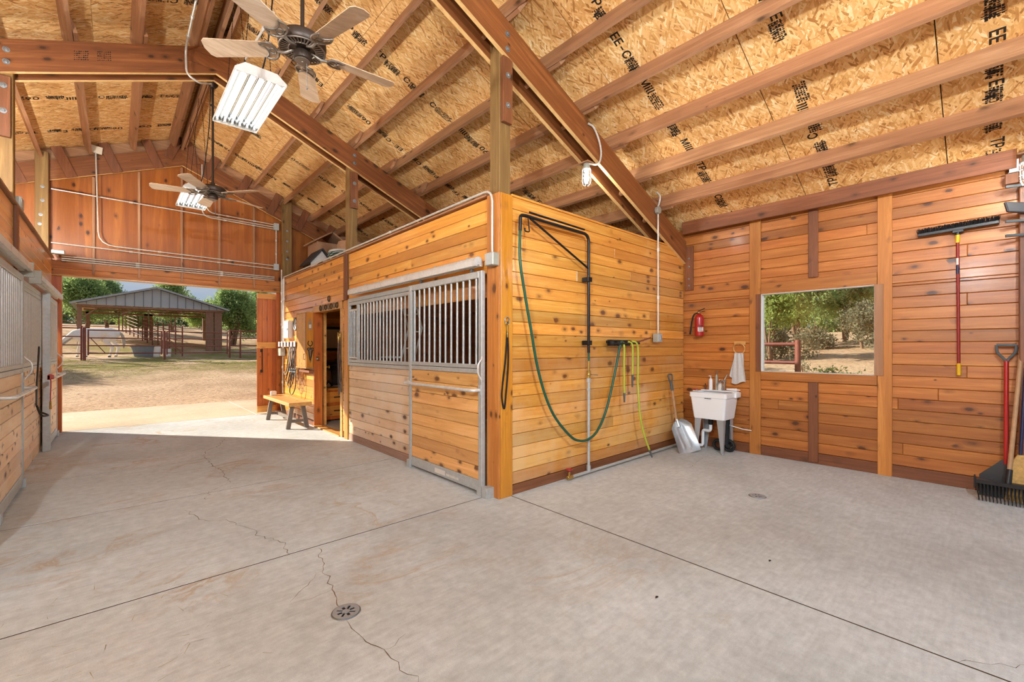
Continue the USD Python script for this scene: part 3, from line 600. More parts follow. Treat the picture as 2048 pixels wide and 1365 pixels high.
# wash wall: faces the camera, runs from the corner post to the window wall
ww = thing('wall_wash', 'glossy orange plank wall of the wash bay', 'wall', (4.5, YW, 0), kind='structure')
plank_rows(ww, 1, YW - 0.004, -1, XR + 0.147, XW - 0.02, 0.095, TOPZ, lambda z, u: 'pine_wet_x' if z < 1.3 else 'pine_x', seed=5)
ww.add('base_board', bx(XR + 0.147, XW - 0.02, YW - 0.01, YW + 0.03, 0.0, 0.092), 'redwood_x', 'dark treated base board')
ww.add('cap_board', bx(XR + 0.147, XW - 0.02, YW - 0.012, YW + 0.07, TOPZ, TOPZ + 0.022), 'pine_x')
plank_rows(ww, 1, YW + 0.10, 1, XR + 0.147, XW - 0.02, 0.0, TOPZ, 'redwood_x', h=0.14, back=False, seed=6)

# window wall
WIN = (0.862, 2.012, 1.10, 2.105)
wr = thing('wall_right', 'orange knotty plank wall with the window', 'wall', (XW, 1.5, 0), kind='structure')
plank_rows(wr, 0, XW, -1, -0.9, YW + 0.118, 0.13, 3.16, 'pine_deep_y', holes=[WIN], joints=0.4, h=0.1215, seed=8)
plank_rows(wr, 0, XW, -1, YW + 0.12, YE, 0.13, 3.16, 'redwood_y', h=0.1215, joints=0.7, seed=9)
wr.add('base_board', bx(XW - 0.006, XW + 0.03, -0.9, YW + 0.10, 0.0, 0.128), 'redwood_y', 'dark stained base board')
def trim_c(name, y0, y1, z0, z1, mat, th=0.024, label=None): wr.add(name, bx(XW - th, XW - 0.001, y0, y1, z0, z1, 0.003), mat, label)
trim_c('batten', 2.020, 2.155, 0.0, 3.10, 'stud_z'); trim_c('batten', 0.712, 0.836, 0.0, 3.10, 'stud_z')
trim_c('batten', 1.388, 1.488, 2.26, 3.10, 'redwood_z'); trim_c('batten', 1.388, 1.488, 0.02, 0.985, 'redwood_z')
trim_c('corner_board', YW - 0.15, YW - 0.03, 2.25, 2.90, 'redwood_z', 0.03)
for z in (2.72, 2.60, 2.42, 2.32): add_bolt(wr, (XW - 0.03, YW - 0.09, z), 0.014, (-1, 0, 0))
w1 = thing('window_1', 'wide unglazed-looking barn window in a plain board frame', 'window', (XW, 1.44, 1.1), kind='structure')
w1.add('frame', bx(XW - 0.022, XW - 0.001, 0.84, 2.018, 2.107, 2.25), 'stud_y'); w1.add('frame', bx(XW - 0.022, XW - 0.001, 0.84, 2.018, 0.988, 1.098), 'stud_y')
w1.add('frame', bx(XW - 0.034, XW - 0.0245, 0.785, 0.861, 1.095, 2.11), 'fir_z'); w1.add('frame', bx(XW - 0.034, XW - 0.0245, 2.013, 2.075, 1.095, 2.11), 'redwood_z')
for a in ((0.857, 0.866, 1.10, 2.105), (2.008, 2.017, 1.10, 2.105), (0.86, 2.014, 1.094, 1.103), (0.86, 2.014, 2.102, 2.110)):
    w1.add('reveal', bx(XW - 0.02, XW + 0.09, *a), 'white_paint', 'pale painted reveal')
w1.add('pane', bx(XW + 0.055, XW + 0.059, 0.867, 2.007, 1.104, 2.10), 'pane')

# stall fronts on the window side of the aisle
ws = thing('wall_stalls', 'plank stall fronts along the aisle with a pale worn lower band', 'wall', (XR, 6.5, 0), kind='structure')
DY0, DY1 = 3.24, 4.63                      # sliding stall door
GY0, GY1 = 4.63, 6.60                      # fixed grille
TY0, TY1 = 6.93, 8.13                      # tack room doorway
plank_rows(ws, 0, XR, -1, YW + 0.16, Y2 - 0.0, 2.12, TOPZ, 'pine_y', joints=0.1, seed=12)
plank_rows(ws, 0, XR, -1, GY0, Y2 - 0.0, 0.10, 1.14, 'pine_pale_y', joints=0.0, seed=13)
ws.add('base_board', bx(XR - 0.004, XR + 0.03, GY0, Y2, 0.0, 0.098), 'weathered_y', 'weathered pinkish-grey base board')
plank_rows(ws, 0, XR, -1, Y2 + 0.15, 10.16, 0.10, TOPZ, 'pine_y', holes=[(TY0 - 0.09, TY1 + 0.06, 0.0, 2.15)], joints=0.2, seed=14)
ws.add('base_board', bx(XR - 0.004, XR + 0.03, TY1 + 0.06, 10.16, 0.0, 0.098), 'redwood_y')
ws.add('top_cap', bx(XR - 0.03, XR + 0.06, YW + 0.16, 10.16, TOPZ + 0.001, TOPZ + 0.02), 'fir_y')
ws.add('post_trim', bx(XR - 0.03, XR - 0.002, Y2 + 0.03, Y2 + 0.148, 2.14, TOPZ + 0.01), 'redwood_z', 'dark reddish trim strip')
ws.add('post_trim', bx(XR - 0.018, XR + 0.0, Y2 + 0.01, Y2 + 0.148, 0.0, 2.14), 'pine_gold_z')
plank_rows(ws, 0, XR + 0.10, 1, YW + 0.16, Y2, 1.9, TOPZ, 'pine_y', h=0.24, back=False, seed=15)
# partition between stall and tack room, tack room lining and its loft deck
wp = thing('wall_partition', 'plank partition between the stall and the tack room', 'wall', (4.4, Y2 + 0.1, 0), kind='structure')
plank_rows(wp, 1, Y2 + 0.08, -1, XR + 0.14, XW - 0.02, 0.0, TOPZ, 'redwood_x', h=0.14, seed=16); plank_rows(wp, 1, Y2 + 0.16, 1, XR + 0.14, XW - 0.02, 0.0, 2.74, 'pine_x', h=0.14, back=False, seed=17)
we = thing('wall_tack', 'plank back wall of the tack room', 'wall', (4.4, 10.2, 0), kind='structure'); plank_rows(we, 1, 10.32, -1, XR + 0.19, XW - 0.02, 0.0, 2.74, 'pine_x', h=0.14, seed=18)
wd = thing('ceiling_loft', 'timber loft deck over the tack room', 'loft deck', (4.4, 8.5, 2.76), kind='structure')
for k in range(24): wd.add('plank', bx(XR + 0.12 + k * 0.146, XR + 0.264 + k * 0.146, Y2 + 0.16, 10.3, 2.755, 2.80), 'fir_y')
# tack room doorway: casing
d1 = thing('door_1', 'open tack room doorway with a pale timber casing', 'doorway', (XR, 7.5, 0), kind='structure')
d1.add('header_trim', bx(XR - 0.02, XR + 0.0, TY0 - 0.085, TY1 + 0.055, 2.035, 2.149), 'tan_wood')
d1.add('jamb', bx(XR - 0.012, XR + 0.13, TY0 - 0.085, TY0, 0.0, 2.034), 'tan_wood'); d1.add('jamb', bx(XR - 0.012, XR + 0.13, TY1, TY1 + 0.055, 0.0, 2.034), 'door_z'); d1.add('head_jamb', bx(XR + 0.001, XR + 0.13, TY0, TY1, 2.034, 2.07), 'pine_y')
d1.add('threshold', bx(XR - 0.03, XR + 0.13, TY0, TY1, 0.001, 0.02), 'tan_wood')
d1.add('strike_plate', cat(bx(XR + 0.02, XR + 0.075, TY1 - 0.004, TY1 + 0.002, 1.17, 1.25), cyl((XR + 0.045, TY1, 1.21), (XR + 0.045, TY1 - 0.05, 1.21), 0.014)), 'chrome')
lf = thing('tack_door_leaf', 'tack room door slid back showing its pale edge and knob', 'door', (XR + 0.165, 8.5, 0))
lf.add('panel', bx(XR + 0.145, XR + 0.185, TY1 - 0.05, TY1 + 0.95, 0.012, 2.04), 'tan_wood')
_kp = lathe([(0, 0), (0.028, 0.0), (0.012, 0.01), (0.012, 0.035), (0.027, 0.046), (0.028, 0.06), (0, 0.07)], (0, 0, 0), 16)
lf.add('knob', (_kp[0][:, [2, 1, 0]] + [XR + 0.186, TY1 - 0.01, 1.06], _kp[1][:, ::-1]), 'brass', smooth=40)

# opposite stall fronts
wl = thing('wall_left', 'plank stall fronts on the opposite side of the aisle', 'wall', (XL, 8.0, 0), kind='structure')
plank_rows(wl, 0, XL, 1, 3.5, Y2 - 0.0, 2.12, TOPZ, 'pine_y', joints=0.1, seed=21); plank_rows(wl, 0, XL, 1, Y2 + 0.14, 10.16, 2.12, TOPZ, 'pine_y', joints=0.1, seed=22)
plank_rows(wl, 0, XL, 1, 3.5, Y2, 0.0, 1.14, 'pine_pale_y', joints=0.0, seed=23); plank_rows(wl, 0, XL, 1, Y2 + 0.14, 10.16, 0.0, 1.14, 'pine_pale_y', joints=0.0, seed=24)
wl.add('post_trim', bx(XL - 0.0, XL + 0.026, Y2 + 0.02, Y2 + 0.15, 2.14, TOPZ + 0.01), 'redwood_z', 'dark reddish trim strip'); wl.add('post_trim', bx(XL - 0.02, XL + 0.004, Y2 - 0.0, Y2 + 0.145, 0.0, 2.14), 'pine_z')
wl.add('top_cap', bx(XL - 0.06, XL + 0.03, 3.5, 10.16, TOPZ + 0.001, TOPZ + 0.02), 'fir_y')
wl.add('steel_post', bx(XL + 0.03, XL + 0.108, 8.60, 8.645, 0.0, 2.15), 'galv', 'upright steel channel post')
wo = thing('wall_outer', 'unseen outer plank wall behind the opposite stalls, blocking sky light', 'wall', (XO, 5, 0), kind='structure')  # unseen wall, keeps sky light from leaking onto the left roof slope
plank_rows(wo, 0, XO, 1, YR, YE, 0.0, 3.1, 'pine_y', h=0.24, joints=0.6, seed=25)
wi = thing('wall_divider', 'plank divider between the opposite stalls', 'wall', (-2.6, Y2, 0), kind='structure'); plank_rows(wi, 1, Y2 + 0.1, -1, XO + 0.05, XL - 0.14, 0.0, TOPZ, 'pine_x', h=0.24, seed=26); plank_rows(wi, 1, 3.5, -1, XO + 0.05, XL - 0.05, 0.0, TOPZ, 'pine_x', h=0.24, seed=27)

# end wall: plywood over the doorway, studs, header
wn = thing('wall_end', 'reddish plywood gable wall above the barn doorway', 'wall', (XRIDGE, YE, 0), kind='structure')
STX = [-0.279, 0.316, 0.933, 1.534, 2.14]
edges = [XO, -3.34, -2.12, -0.90, 0.316, 1.534, 2.752, 3.97, 5.19, XW + 0.1]
for a, b in zip(edges, edges[1:]):
    zb = 2.852 if (a > -0.95 and b < 2.8) else 2.60
    pts = [(a + 0.001, zb), (b - 0.001, zb), (b - 0.001, zr(b) - 0.004)] + ([(XRIDGE, zr(XRIDGE) - 0.004)] if a < XRIDGE < b else []) + [(a + 0.001, zr(a) - 0.004)]
    wn.add('plywood_panel', prism(pts, 0.014, lambda v: np.c_[v[:, 0], YE + v[:, 2], v[:, 1]]), 'plywood')
for x in STX: wn.add('stud', bx(x - 0.019, x + 0.019, YE - 0.04, YE - 0.0005, 2.853, zr(x) - 0.55), 'fir_z')
for x in STX: wn.add('stud_foot', bx(x - 0.019, x + 0.019, YE - 0.055, YE - 0.0405, 2.66, 2.9), 'fir_z')
wn.add('header_board', bx(-0.9, 2.75, YE - 0.036, YE + 0.0, 2.735, 2.851), 'stud_x'); wn.add('header_board', bx(-0.9, 2.75, YE - 0.04, YE + 0.0, 2.628, 2.732), 'stud_x')
wn.add('lintel', bx(-0.9, 2.75, YE - 0.075, YE + 0.06, 2.60, 2.626), 'pine_x')
wn.add('jamb_post', bx(-0.90, -0.66, YE - 0.01, YE + 0.09, 0.0, 2.60), 'door_z', 'deep red-orange doorway post'); wn.add('jamb_post', bx(2.575, 2.70, YE - 0.01, YE + 0.05, 0.0, 2.60), 'door_z')
for a, b in ((XO, -0.9), (2.75, XW + 0.1)): wn.add('outer_skin', bx(a, b, YE + 0.0, YE + 0.03, 0.0, 2.60), 'plywood')
for side in (1, -1):
    m = wn.add('gable_beam', beam(side, YE - 0.10, YE - 0.055), 'beam_e' if side > 0 else 'beam_w'); m.add('lower_edge', beam_edge(side, YE - 0.098, YE - 0.057), 'lit_edge')
    for x in PX: wn.add('cleat', ob(slope_pt(side, (x - XRIDGE) / CSL - 0.16, YE - 0.112, 0.25), (0, 1, 0), (side * CSL, 0, -SSL), (side * SSL, 0, CSL), [0.011, 0.07, 0.25]), 'redwood_z')
    wn.add('frieze_board', ob(slope_pt(side, 3.0, YE - 0.03, 0.095), (0, 1, 0), (side * CSL, 0, -SSL), (side * SSL, 0, CSL), [0.012, 3.0, 0.09]), 'fir_x')

# sliding barn door leaf parked at the right of the doorway
bd = thing('barn_door_leaf', 'orange board door leaf slid half out beside the bench', 'sliding door', (2.4, YE + 0.1, 0))
for i in range(5):
    x = 2.225 + i * 0.1; bd.add('board', bx(x + 0.001, x + 0.099, YE + 0.095, YE + 0.115, 0.03, 2.58), 'door_z')
for z0, z1 in ((0.03, 0.17), (1.40, 1.53), (2.46, 2.58)): bd.add('rail', bx(2.225, 2.725, YE + 0.072, YE + 0.094, z0, z1), 'pine_x')
bd.add('handle', cat(tube(smooth_path([(2.31, YE + 0.094, 1.34), (2.31, YE + 0.04, 1.31), (2.31, YE + 0.035, 1.1), (2.31, YE + 0.04, 0.95), (2.31, YE + 0.094, 0.92)], 20), 0.009, 8), bx(2.285, 2.335, YE + 0.088, YE + 0.095, 0.88, 0.94), bx(2.285, 2.335, YE + 0.088, YE + 0.095, 1.32, 1.38)), 'dark_iron', 'dark iron pull handle', smooth=40)
# ------------------------------------------------------------------ sliding stall doors, grilles, tracks
def stall_door(label, xf, sg, y0, y1, near, plates=False):
    """xf: outer face; sg: +1 if the aisle lies towards +x. near: the y of the latch side."""
    t = thing('stall_door', label, 'stall door', (xf, (y0 + y1) / 2, 0.03)); B = lambda a, b, y_0, y_1, z0, z1, c=0.004: bx(*sorted((xf - sg * a, xf - sg * b)), y_0, y_1, z0, z1, c)
    for a, b in ((y0, y0 + 0.055), (y1 - 0.055, y1)): t.add('stile', B(0, 0.042, a, b, 0.02, 2.14), 'galv')
    for a, b in ((2.075, 2.14), (1.205, 1.245), (1.155, 1.20), (0.03, 0.135)): t.add('rail', B(0.001, 0.041, y0 + 0.056, y1 - 0.056, a, b), 'galv')
    n = 12; 
    for i in range(n):
        y = y0 + 0.055 + (y1 - y0 - 0.11) * (i + 0.5) / n; t.add('bar', cyl((xf - sg * 0.021, y, 1.24), (xf - sg * 0.021, y, 2.078), 0.0125, 10), 'galv', smooth=40)
    z = 0.136; 
    while z < 1.15:
        t.add('plank', B(0.010, 0.034, y0 + 0.056, y1 - 0.056, z, min(z + 0.124, 1.154), 0.004), 'pine_door_y' if sg < 0 else 'pine_pale_y'); z += 0.1275
    a, b = y0 + 0.03, y1 - 0.03; xo = xf + sg * 0.085
    t.add('blanket_bar', tube(bend([(xf, a, 1.0), (xo, a, 1.0), (xo, b, 1.0), (xf, b, 1.0)], 0.05), 0.0165, 10), 'galv_bright', smooth=40)
    for y in (a, b): t.add('bar_plate', B(-0.006, 0.0, y - 0.02, y + 0.02, 0.95, 1.05), 'galv')
    yn = near; d = -1 if near == y0 else 1
    t.add('pull_handle', tube(bend([(xf, yn, 1.32), (xf + sg * 0.01, yn + d * 0.012, 1.30), (xf + sg * 0.055, yn + d * 0.012, 1.25), (xf + sg * 0.055, yn + d * 0.012, 1.16), (xf + sg * 0.01, yn + d * 0.012, 1.10), (xf, yn, 1.08)], 0.03), 0.008, 8), 'galv_bright', smooth=40)
    if plates:
        t.add('name_plate', B(-0.0015, 0.0, 3.86, 4.06, 0.055, 0.105), 'label_white', 'small pale maker plate'); t.add('name_plate', B(-0.0015, 0.0, 3.62, 3.84, 0.06, 0.085), 'galv_bright')
    for y in (y0 + 0.02, y1 - 0.02): t.add('floor_guide', bx(*sorted((xf - sg * 0.045, xf + sg * 0.02)), y - 0.035, y + 0.035, 0.0, 0.09), 'galv')
    return t
DXR, DXL = XR - 0.075, XL + 0.075
sd = stall_door('galvanised barred stall door with a blanket bar next to the corner post', DXR, -1, DY0, DY1, DY0, True)
sd.add('corner_box', bx(DXR - 0.03, DXR + 0.06, DY0 - 0.115, DY0 - 0.035, 0.0, 0.10), 'galv', 'folded steel floor bracket')
for y in (DY0 + 0.18, DY1 - 0.25): sd.add('trolley', cat(cyl((DXR + 0.02, y, 2.14), (DXR + 0.02, y, 2.20), 0.008, 8), cyl((DXR + 0.035, y, 2.165), (DXR + 0.005, y, 2.165), 0.02, 12)), 'zinc', smooth=40)
stall_door('opposite stall door with its blanket bar, closer to the camera', DXL, 1, 5.27, 6.58, 6.58)
stall_door('opposite stall door hung with a red strap, beside the barn doorway', DXL, 1, 8.70, 10.02, 10.02)
def grille(label, xf, sg, y0, y1, feed):
    t = thing('stall_grille', label, 'stall grille', (xf, (y0 + y1) / 2, 1.14)); B = lambda a, b, y_0, y_1, z0, z1, c=0.004: bx(*sorted((xf - sg * a, xf - sg * b)), y_0, y_1, z0, z1, c)
    for a, b in ((y0, y0 + 0.05), (y1 - 0.05, y1)): t.add('stile', B(0, 0.04, a, b, 1.14, 2.15), 'galv')
    for a, b in ((2.095, 2.15), (2.045, 2.09), (1.19, 1.235), (1.14, 1.185)): t.add('rail', B(0.001, 0.039, y0 + 0.051, y1 - 0.051, a, b), 'galv')
    f0, f1 = (y1 - 0.33, y1 - 0.06) if feed > 0 else (y0 + 0.06, y0 + 0.33); a, b = (y0 + 0.05, f0) if feed > 0 else (f1, y1 - 0.05); n = 16
    for i in range(n):
        y = a + (b - a) * (i + 0.5) / n; t.add('bar', cyl((xf - sg * 0.02, y, 1.23), (xf - sg * 0.02, y, 2.05), 0.0125, 10), 'galv', smooth=40)
    fd = t.add('feed_gate', cat(B(0.005, 0.03, f0, f1, 1.245, 1.27), B(0.005, 0.03, f0, f1, 1.955, 1.985)), 'galv_bright')
    for i in range(4): y = f0 + (f1 - f0) * (i + 0.5) / 4; fd.add('bar', cyl((xf - sg * 0.018, y, 1.26), (xf - sg * 0.018, y, 1.96), 0.010, 8), 'galv', smooth=40)
    t.add('stile', B(0, 0.04, *((f0 - 0.03, f0) if feed > 0 else (f1, f1 + 0.03)), 1.236, 2.044), 'galv')
    return t
grille('galvanised window grille of the stall between its door and the tack room', XR - 0.022, -1, GY0 + 0.02, GY1 - 0.005, 1)
grille('barred window grille between the two opposite stall doors', XL + 0.022, 1, Y2 + 0.15, 8.66, -1)
def track(label, xf, sg, y0, y1, n, cap):
    t = thing('door_track', label, 'door track', (xf, (y0 + y1) / 2, 2.17)); xc = xf + sg * 0.02; z = 2.225
    P = affinity.translate(Point(0, 0).buffer(0.046, 10).union(sbox(-0.046, -0.046, 0.046, 0.0)).difference(sbox(-0.012, -0.06, 0.012, -0.03)), 0, 0)
    t.add('cover', prism(P, y1 - y0, lambda v: np.c_[xc + v[:, 0], y0 + v[:, 2], z + v[:, 1]]), 'galv_bright', smooth=40)
    for i in range(n):
        y = y0 + (y1 - y0) * (i + 0.5) / n; x0, x1 = sorted((xf - sg * 0.075, xc)); t.add('bracket', cat(bx(x0, x1, y - 0.022, y + 0.022, z + 0.047, z + 0.052), bx(*sorted((xf - sg * 0.075, xf - sg * 0.070)), y - 0.022, y + 0.022, z + 0.04, z + 0.09)), 'galv'); add_bolt(t, (xf - sg * 0.070, y, z + 0.072), 0.008, (sg, 0, 0))
    if cap: t.add('end_stop', bx(*sorted((xc - 0.05, xc + 0.05)), *sorted((cap, cap + (0.04 if cap < (y0 + y1) / 2 else -0.04))), z - 0.10, z + 0.05), 'grey_box'); 
    return t
track('long rounded track cover over the stall door and its grille', DXR + 0.0, -1, DY0 + 0.02, 6.30, 5, None)
track('rounded track cover over the opposite door, the one nearer the camera', DXL, 1, 4.0, 6.55, 4, 6.60)
track('rounded track cover ending beside the barn doorway', DXL, 1, 7.25, 10.0, 5, 7.20)
# hay rack inside the stall, seen between the bars
hr = thing('hay_rack', 'white tube hay rack inside the stall behind the grille', 'hay rack', (3.3, 6.0, 1.2))
for y in (5.55, 5.95): hr.add('side_tube', tube([(3.2, y, 2.0), (3.35, y + 0.1, 1.7), (3.42, y + 0.45, 1.25)], 0.014, 8), 'white_paint', smooth=40)
for z, x, dy in ((1.9, 3.25, 0.03), (1.65, 3.36, 0.13), (1.4, 3.40, 0.33)): hr.add('rung', cyl((x, 5.55 + dy, z), (x, 5.95 + dy, z), 0.012, 8), 'white_paint', smooth=40)
hr.add('wall_bracket', bx(3.18, 3.4, 6.36, 6.66, 1.24, 1.27), 'white_paint')

# ------------------------------------------------------------------ ceiling fans and high-bay lights
def fan(label, loc, phase):
    x, y, z = loc; t = thing('ceiling_fan', label, 'ceiling fan', loc); A = lambda g: (g[0] + np.array(loc), g[1])
    t.add('motor_housing', A(lathe([(0, 0.115), (0.035, 0.115), (0.06, 0.10), (0.135, 0.09), (0.155, 0.07), (0.157, 0.035), (0.145, 0.015), (0.085, 0.008), (0, 0.008)], n=40)), 'bronze', smooth=40)
    vent = t.add('vent_ring', A(cat(*[ob((0.117 * math.cos(a), 0.117 * math.sin(a), 0.006), (math.cos(a), math.sin(a), 0), (-math.sin(a), math.cos(a), 0), (0, 0, 1), [0.026, 0.0045, 0.006], 0.001) for a in np.arange(36) * 2 * math.pi / 36], torus((0, 0, 0.004), 0.147, 0.006, n=40, k=6), torus((0, 0, 0.004), 0.088, 0.006, n=32, k=6))), 'bronze_worn', 'ring of cooling ribs')
    t.add('switch_housing', A(lathe([(0, -0.075), (0.042, -0.073), (0.058, -0.062), (0.062, -0.045), (0.058, -0.02), (0.04, 0.0), (0.03, 0.008)], n=32)), 'bronze', smooth=40); t.add('bottom_cap', A(lathe([(0, -0.081), (0.006, -0.081), (0.008, -0.076), (0.05, -0.0745), (0.05, -0.070)], n=28)), 'bronze_worn', smooth=30)
    rod = t.add('downrod', A(cat(cyl((0, 0, 0.11), (0, 0, 1.47), 0.0135, 12), lathe([(0, 0.11), (0.03, 0.11), (0.028, 0.15), (0.014, 0.165)], n=16))), 'bronze', smooth=40)
    t.add('canopy', A(lathe([(0.0135, 1.42), (0.03, 1.42), (0.06, 1.46), (0.066, 1.50), (0, 1.50)], n=24)), 'bronze', smooth=40); t.add('hanger_block', A(bx(-0.07, 0.05, -0.08, 0.08, 1.501, 1.72)), 'fir_y')
    B = Polygon([(0.185, -0.058), (0.40, -0.066), (0.635, -0.075), (0.66, -0.055), (0.672, 0.0), (0.66, 0.055), (0.635, 0.075), (0.40, 0.066), (0.185, 0.058)])
    for i in range(5):
        a = phase + i * 2 * math.pi / 5; c, s = math.cos(a), math.sin(a); pt = math.radians(12)
        def pl(v, dz=0.0): return np.c_[v[:, 0] * c - v[:, 1] * math.cos(pt) * s, v[:, 0] * s + v[:, 1] * math.cos(pt) * c, v[:, 1] * math.sin(pt) + v[:, 2] + dz]
        bl = t.add('blade', A(prism(B, 0.006, lambda v: pl(v, 0.004))), 'blade')
        curve = lambda p, r=0.007: tube(pl(smooth_path(p, 24)), r, 8)
        bl.add('blade_iron', A(cat(curve([(0.06, 0, 0.012), (0.12, 0, -0.012), (0.165, 0, -0.006)], 0.011), curve([(0.165, 0, -0.006), (0.185, 0.045, -0.004), (0.225, 0.068, -0.004), (0.275, 0.055, -0.004)]), curve([(0.165, 0, -0.006), (0.185, -0.045, -0.004), (0.225, -0.068, -0.004), (0.275, -0.055, -0.004)]),
              curve([(0.275, 0.055, -0.004), (0.245, 0.03, -0.004), (0.235, 0.0, -0.004), (0.245, -0.03, -0.004), (0.275, -0.055, -0.004)], 0.006), (lambda g: (pl(g[0]), g[1]))(torus((0.205, 0, -0.004), 0.022, 0.005, n=20, k=6)))), 'bronze_worn', 'openwork blade bracket', smooth=40)
    ch = t.add('pull_chain', A(cat(cyl((0.03, 0, -0.075), (0.03, 0, -0.24), 0.0018, 6), ball((0.03, 0, -0.25), 0.008, 1))), 'zinc', smooth=40)
    return t
fan('weathered five-blade ceiling fan closest to the camera', (0.976, 3.269, 3.50), -0.069)
fan('five-blade ceiling fan near the gable wall, in front of a light', (0.961, 6.993, 3.46), -2.168)
def high_bay(label, x, y, z, chain=True):
    t = thing('high_bay_light', label, 'ceiling light', (x, y, z)); W, L = 0.20, 0.565
    P = Polygon([(-W, 0), (-W, 0.025), (-W * 0.62, 0.085), (W * 0.62, 0.085), (W, 0.025), (W, 0), (W - 0.004, 0), (W - 0.004, 0.022), (W * 0.60, 0.081), (-W * 0.60, 0.081), (-W + 0.004, 0.022), (-W + 0.004, 0)])
    t.add('housing', prism(P, 2 * L, lambda v: np.c_[x + v[:, 0], y - L + v[:, 2], z + v[:, 1]]), 'white_paint')
    for s in (-1, 1): t.add('end_cap', prism(Polygon([(-W, -0.002), (-W, 0.025), (-W * 0.62, 0.087), (W * 0.62, 0.087), (W, 0.025), (W, -0.002)]), 0.006, lambda v: np.c_[x + v[:, 0], y + s * L + v[:, 2] - 0.003, z + v[:, 1]]), 'white_paint')
    for i in range(6):
        xx = x - W + (i + 0.5) * 2 * W / 6; w = W / 6
        t.add('reflector', prism(Polygon([(-w, 0.004), (-w * 0.45, 0.05), (w * 0.45, 0.05), (w, 0.004), (w, 0.007), (w * 0.5, 0.054), (-w * 0.5, 0.054), (-w, 0.007)]), 2 * L - 0.02, lambda v: np.c_[xx + v[:, 0], y - L + 0.01 + v[:, 2], z + v[:, 1]]), 'mirror_reflector')
        tb = t.add('tube', cyl((xx, y - L + 0.05, z + 0.026), (xx, y + L - 0.05, z + 0.026), 0.0085, 8), 'tube_glow', 'glowing fluorescent tube', smooth=40)
        tb.add('lamp_holder', cat(bx(xx - 0.012, xx + 0.012, y - L + 0.012, y - L + 0.05, z + 0.01, z + 0.05), bx(xx - 0.012, xx + 0.012, y + L - 0.05, y + L - 0.012, z + 0.01, z + 0.05)), 'white_plastic')
    for s in (-1, 1):
        yy = y + s * 0.42
        for q in (-1, 1):
            a = np.array([x + q * 0.11, yy, z + 0.088]); b = np.array([XRIDGE + q * 0.016, yy + s * 0.05, 5.154]); n = 46; lk = []
            for k in range(n):
                p, r_ = a + (b - a) * k / n, a + (b - a) * (k + 0.82) / n; lk.append(tube([p, r_], 0.0032, 4))
            t.add('chain', cat(*lk), 'dark_iron')
    return t
high_bay('white fluorescent high-bay light under the middle roof beams', 0.94, 4.83, 3.75)
high_bay('white fluorescent high-bay light behind the far fan', 0.93, 8.45, 3.75)
high_bay('white fluorescent high-bay light out of view over the near end of the aisle', 0.94, 1.0, 3.75)  # out of view, matches the visible fixtures and lights the near aisle
single('power_cable', 'black cable hanging from the ridge beside the near fan', 'cable', tube(smooth_path([(1.0, 4.05, 5.1), (1.0, 4.1, 4.6), (0.98, 4.2, 4.1), (0.97, 4.35, 3.9), (0.95, 4.5, 3.845)], 30), 0.006, 8), 'rubber', smooth=True)
single('power_cable', 'black cable looping down to the fixture behind the far fan', 'cable', tube(smooth_path([(0.98, 7.3, 5.1), (1.0, 7.6, 4.6), (0.98, 7.9, 4.1), (0.95, 8.1, 3.84)], 30), 0.006, 8), 'rubber', smooth=True)

# ------------------------------------------------------------------ jelly-jar lamp with its whip
def jar_lamp(label, c, glow='bulb_glow', up=False):
    x, y, z = c; t = thing('jar_lamp', label, 'caged lamp', c); A = (lambda g: (np.asarray(g[0]) * [1, 1, -1] + np.array(c), np.asarray(g[1])[:, ::-1])) if up else (lambda g: (g[0] + np.array(c), g[1]))
    t.add('mount_plate', A(bx(-0.06, 0.06, -0.065, 0.065, 0.06, 0.075)), 'fir_y')
    t.add('cap', A(lathe([(0, 0.06), (0.034, 0.06), (0.038, 0.05), (0.038, 0.01), (0.05, 0.006), (0.05, -0.006), (0, -0.006)], n=24)), 'grey_box', smooth=40)
    t.add('glass', A(lathe([(0.040, -0.008), (0.043, -0.03), (0.043, -0.13), (0.036, -0.165), (0.018, -0.18), (0, -0.182)], n=24)), 'pane', smooth=40)
    t.add('bulb', A(lathe([(0, -0.155), (0.016, -0.15), (0.027, -0.125), (0.028, -0.09), (0.018, -0.05), (0.013, -0.01)], n=12)), glow, 'lit bulb', smooth=True)
    g = [torus((0, 0, zz), r, 0.003, n=20, k=5) for zz, r in ((-0.012, 0.052), (-0.06, 0.051), (-0.105, 0.051), (-0.15, 0.048))]
    for k in range(6):
        a = k * math.pi / 3; q = np.array([math.cos(a), math.sin(a), 0]); g.append(tube([q * 0.052 + [0, 0, -0.008], q * 0.051 + [0, 0, -0.15], q * 0.036 + [0, 0, -0.188], q * 0.012 + [0, 0, -0.196]], 0.0028, 5))
    t.add('cage', A(cat(*g)), 'zinc', smooth=40)
    return t
def flex(pts, r=0.011, n=70):
    p = smooth_path(pts, n); return tube(p, r * (1 + 0.09 * np.sin(np.arange(len(p)) * 2.2)), 8)
jl = jar_lamp('lit caged jelly-jar lamp between the roof beams over the wash wall', (4.03, YW + 0.07, 3.475))
jl.add('whip', flex([on(1, 3.01, 1176, 247), on(1, 2.99, 1188, 256), on(1, 2.98, 1199, 285), on(1, 2.99, 1202, 310), on(1, 3.0, 1196, 328), (4.035, YW + 0.05, 3.53)]), 'conduit', 'armoured flexible conduit', smooth=40)
jar_lamp('lit caged jelly-jar lamp, mostly out of view, under the eave past the push broom', (5.6, -0.22, 2.95)).add('stem', cyl((5.6, -0.22, 3.02), (5.6, -0.22, 3.44), 0.012, 10), 'conduit', smooth=40)  # mostly past the frame edge, placed to light the wash bay

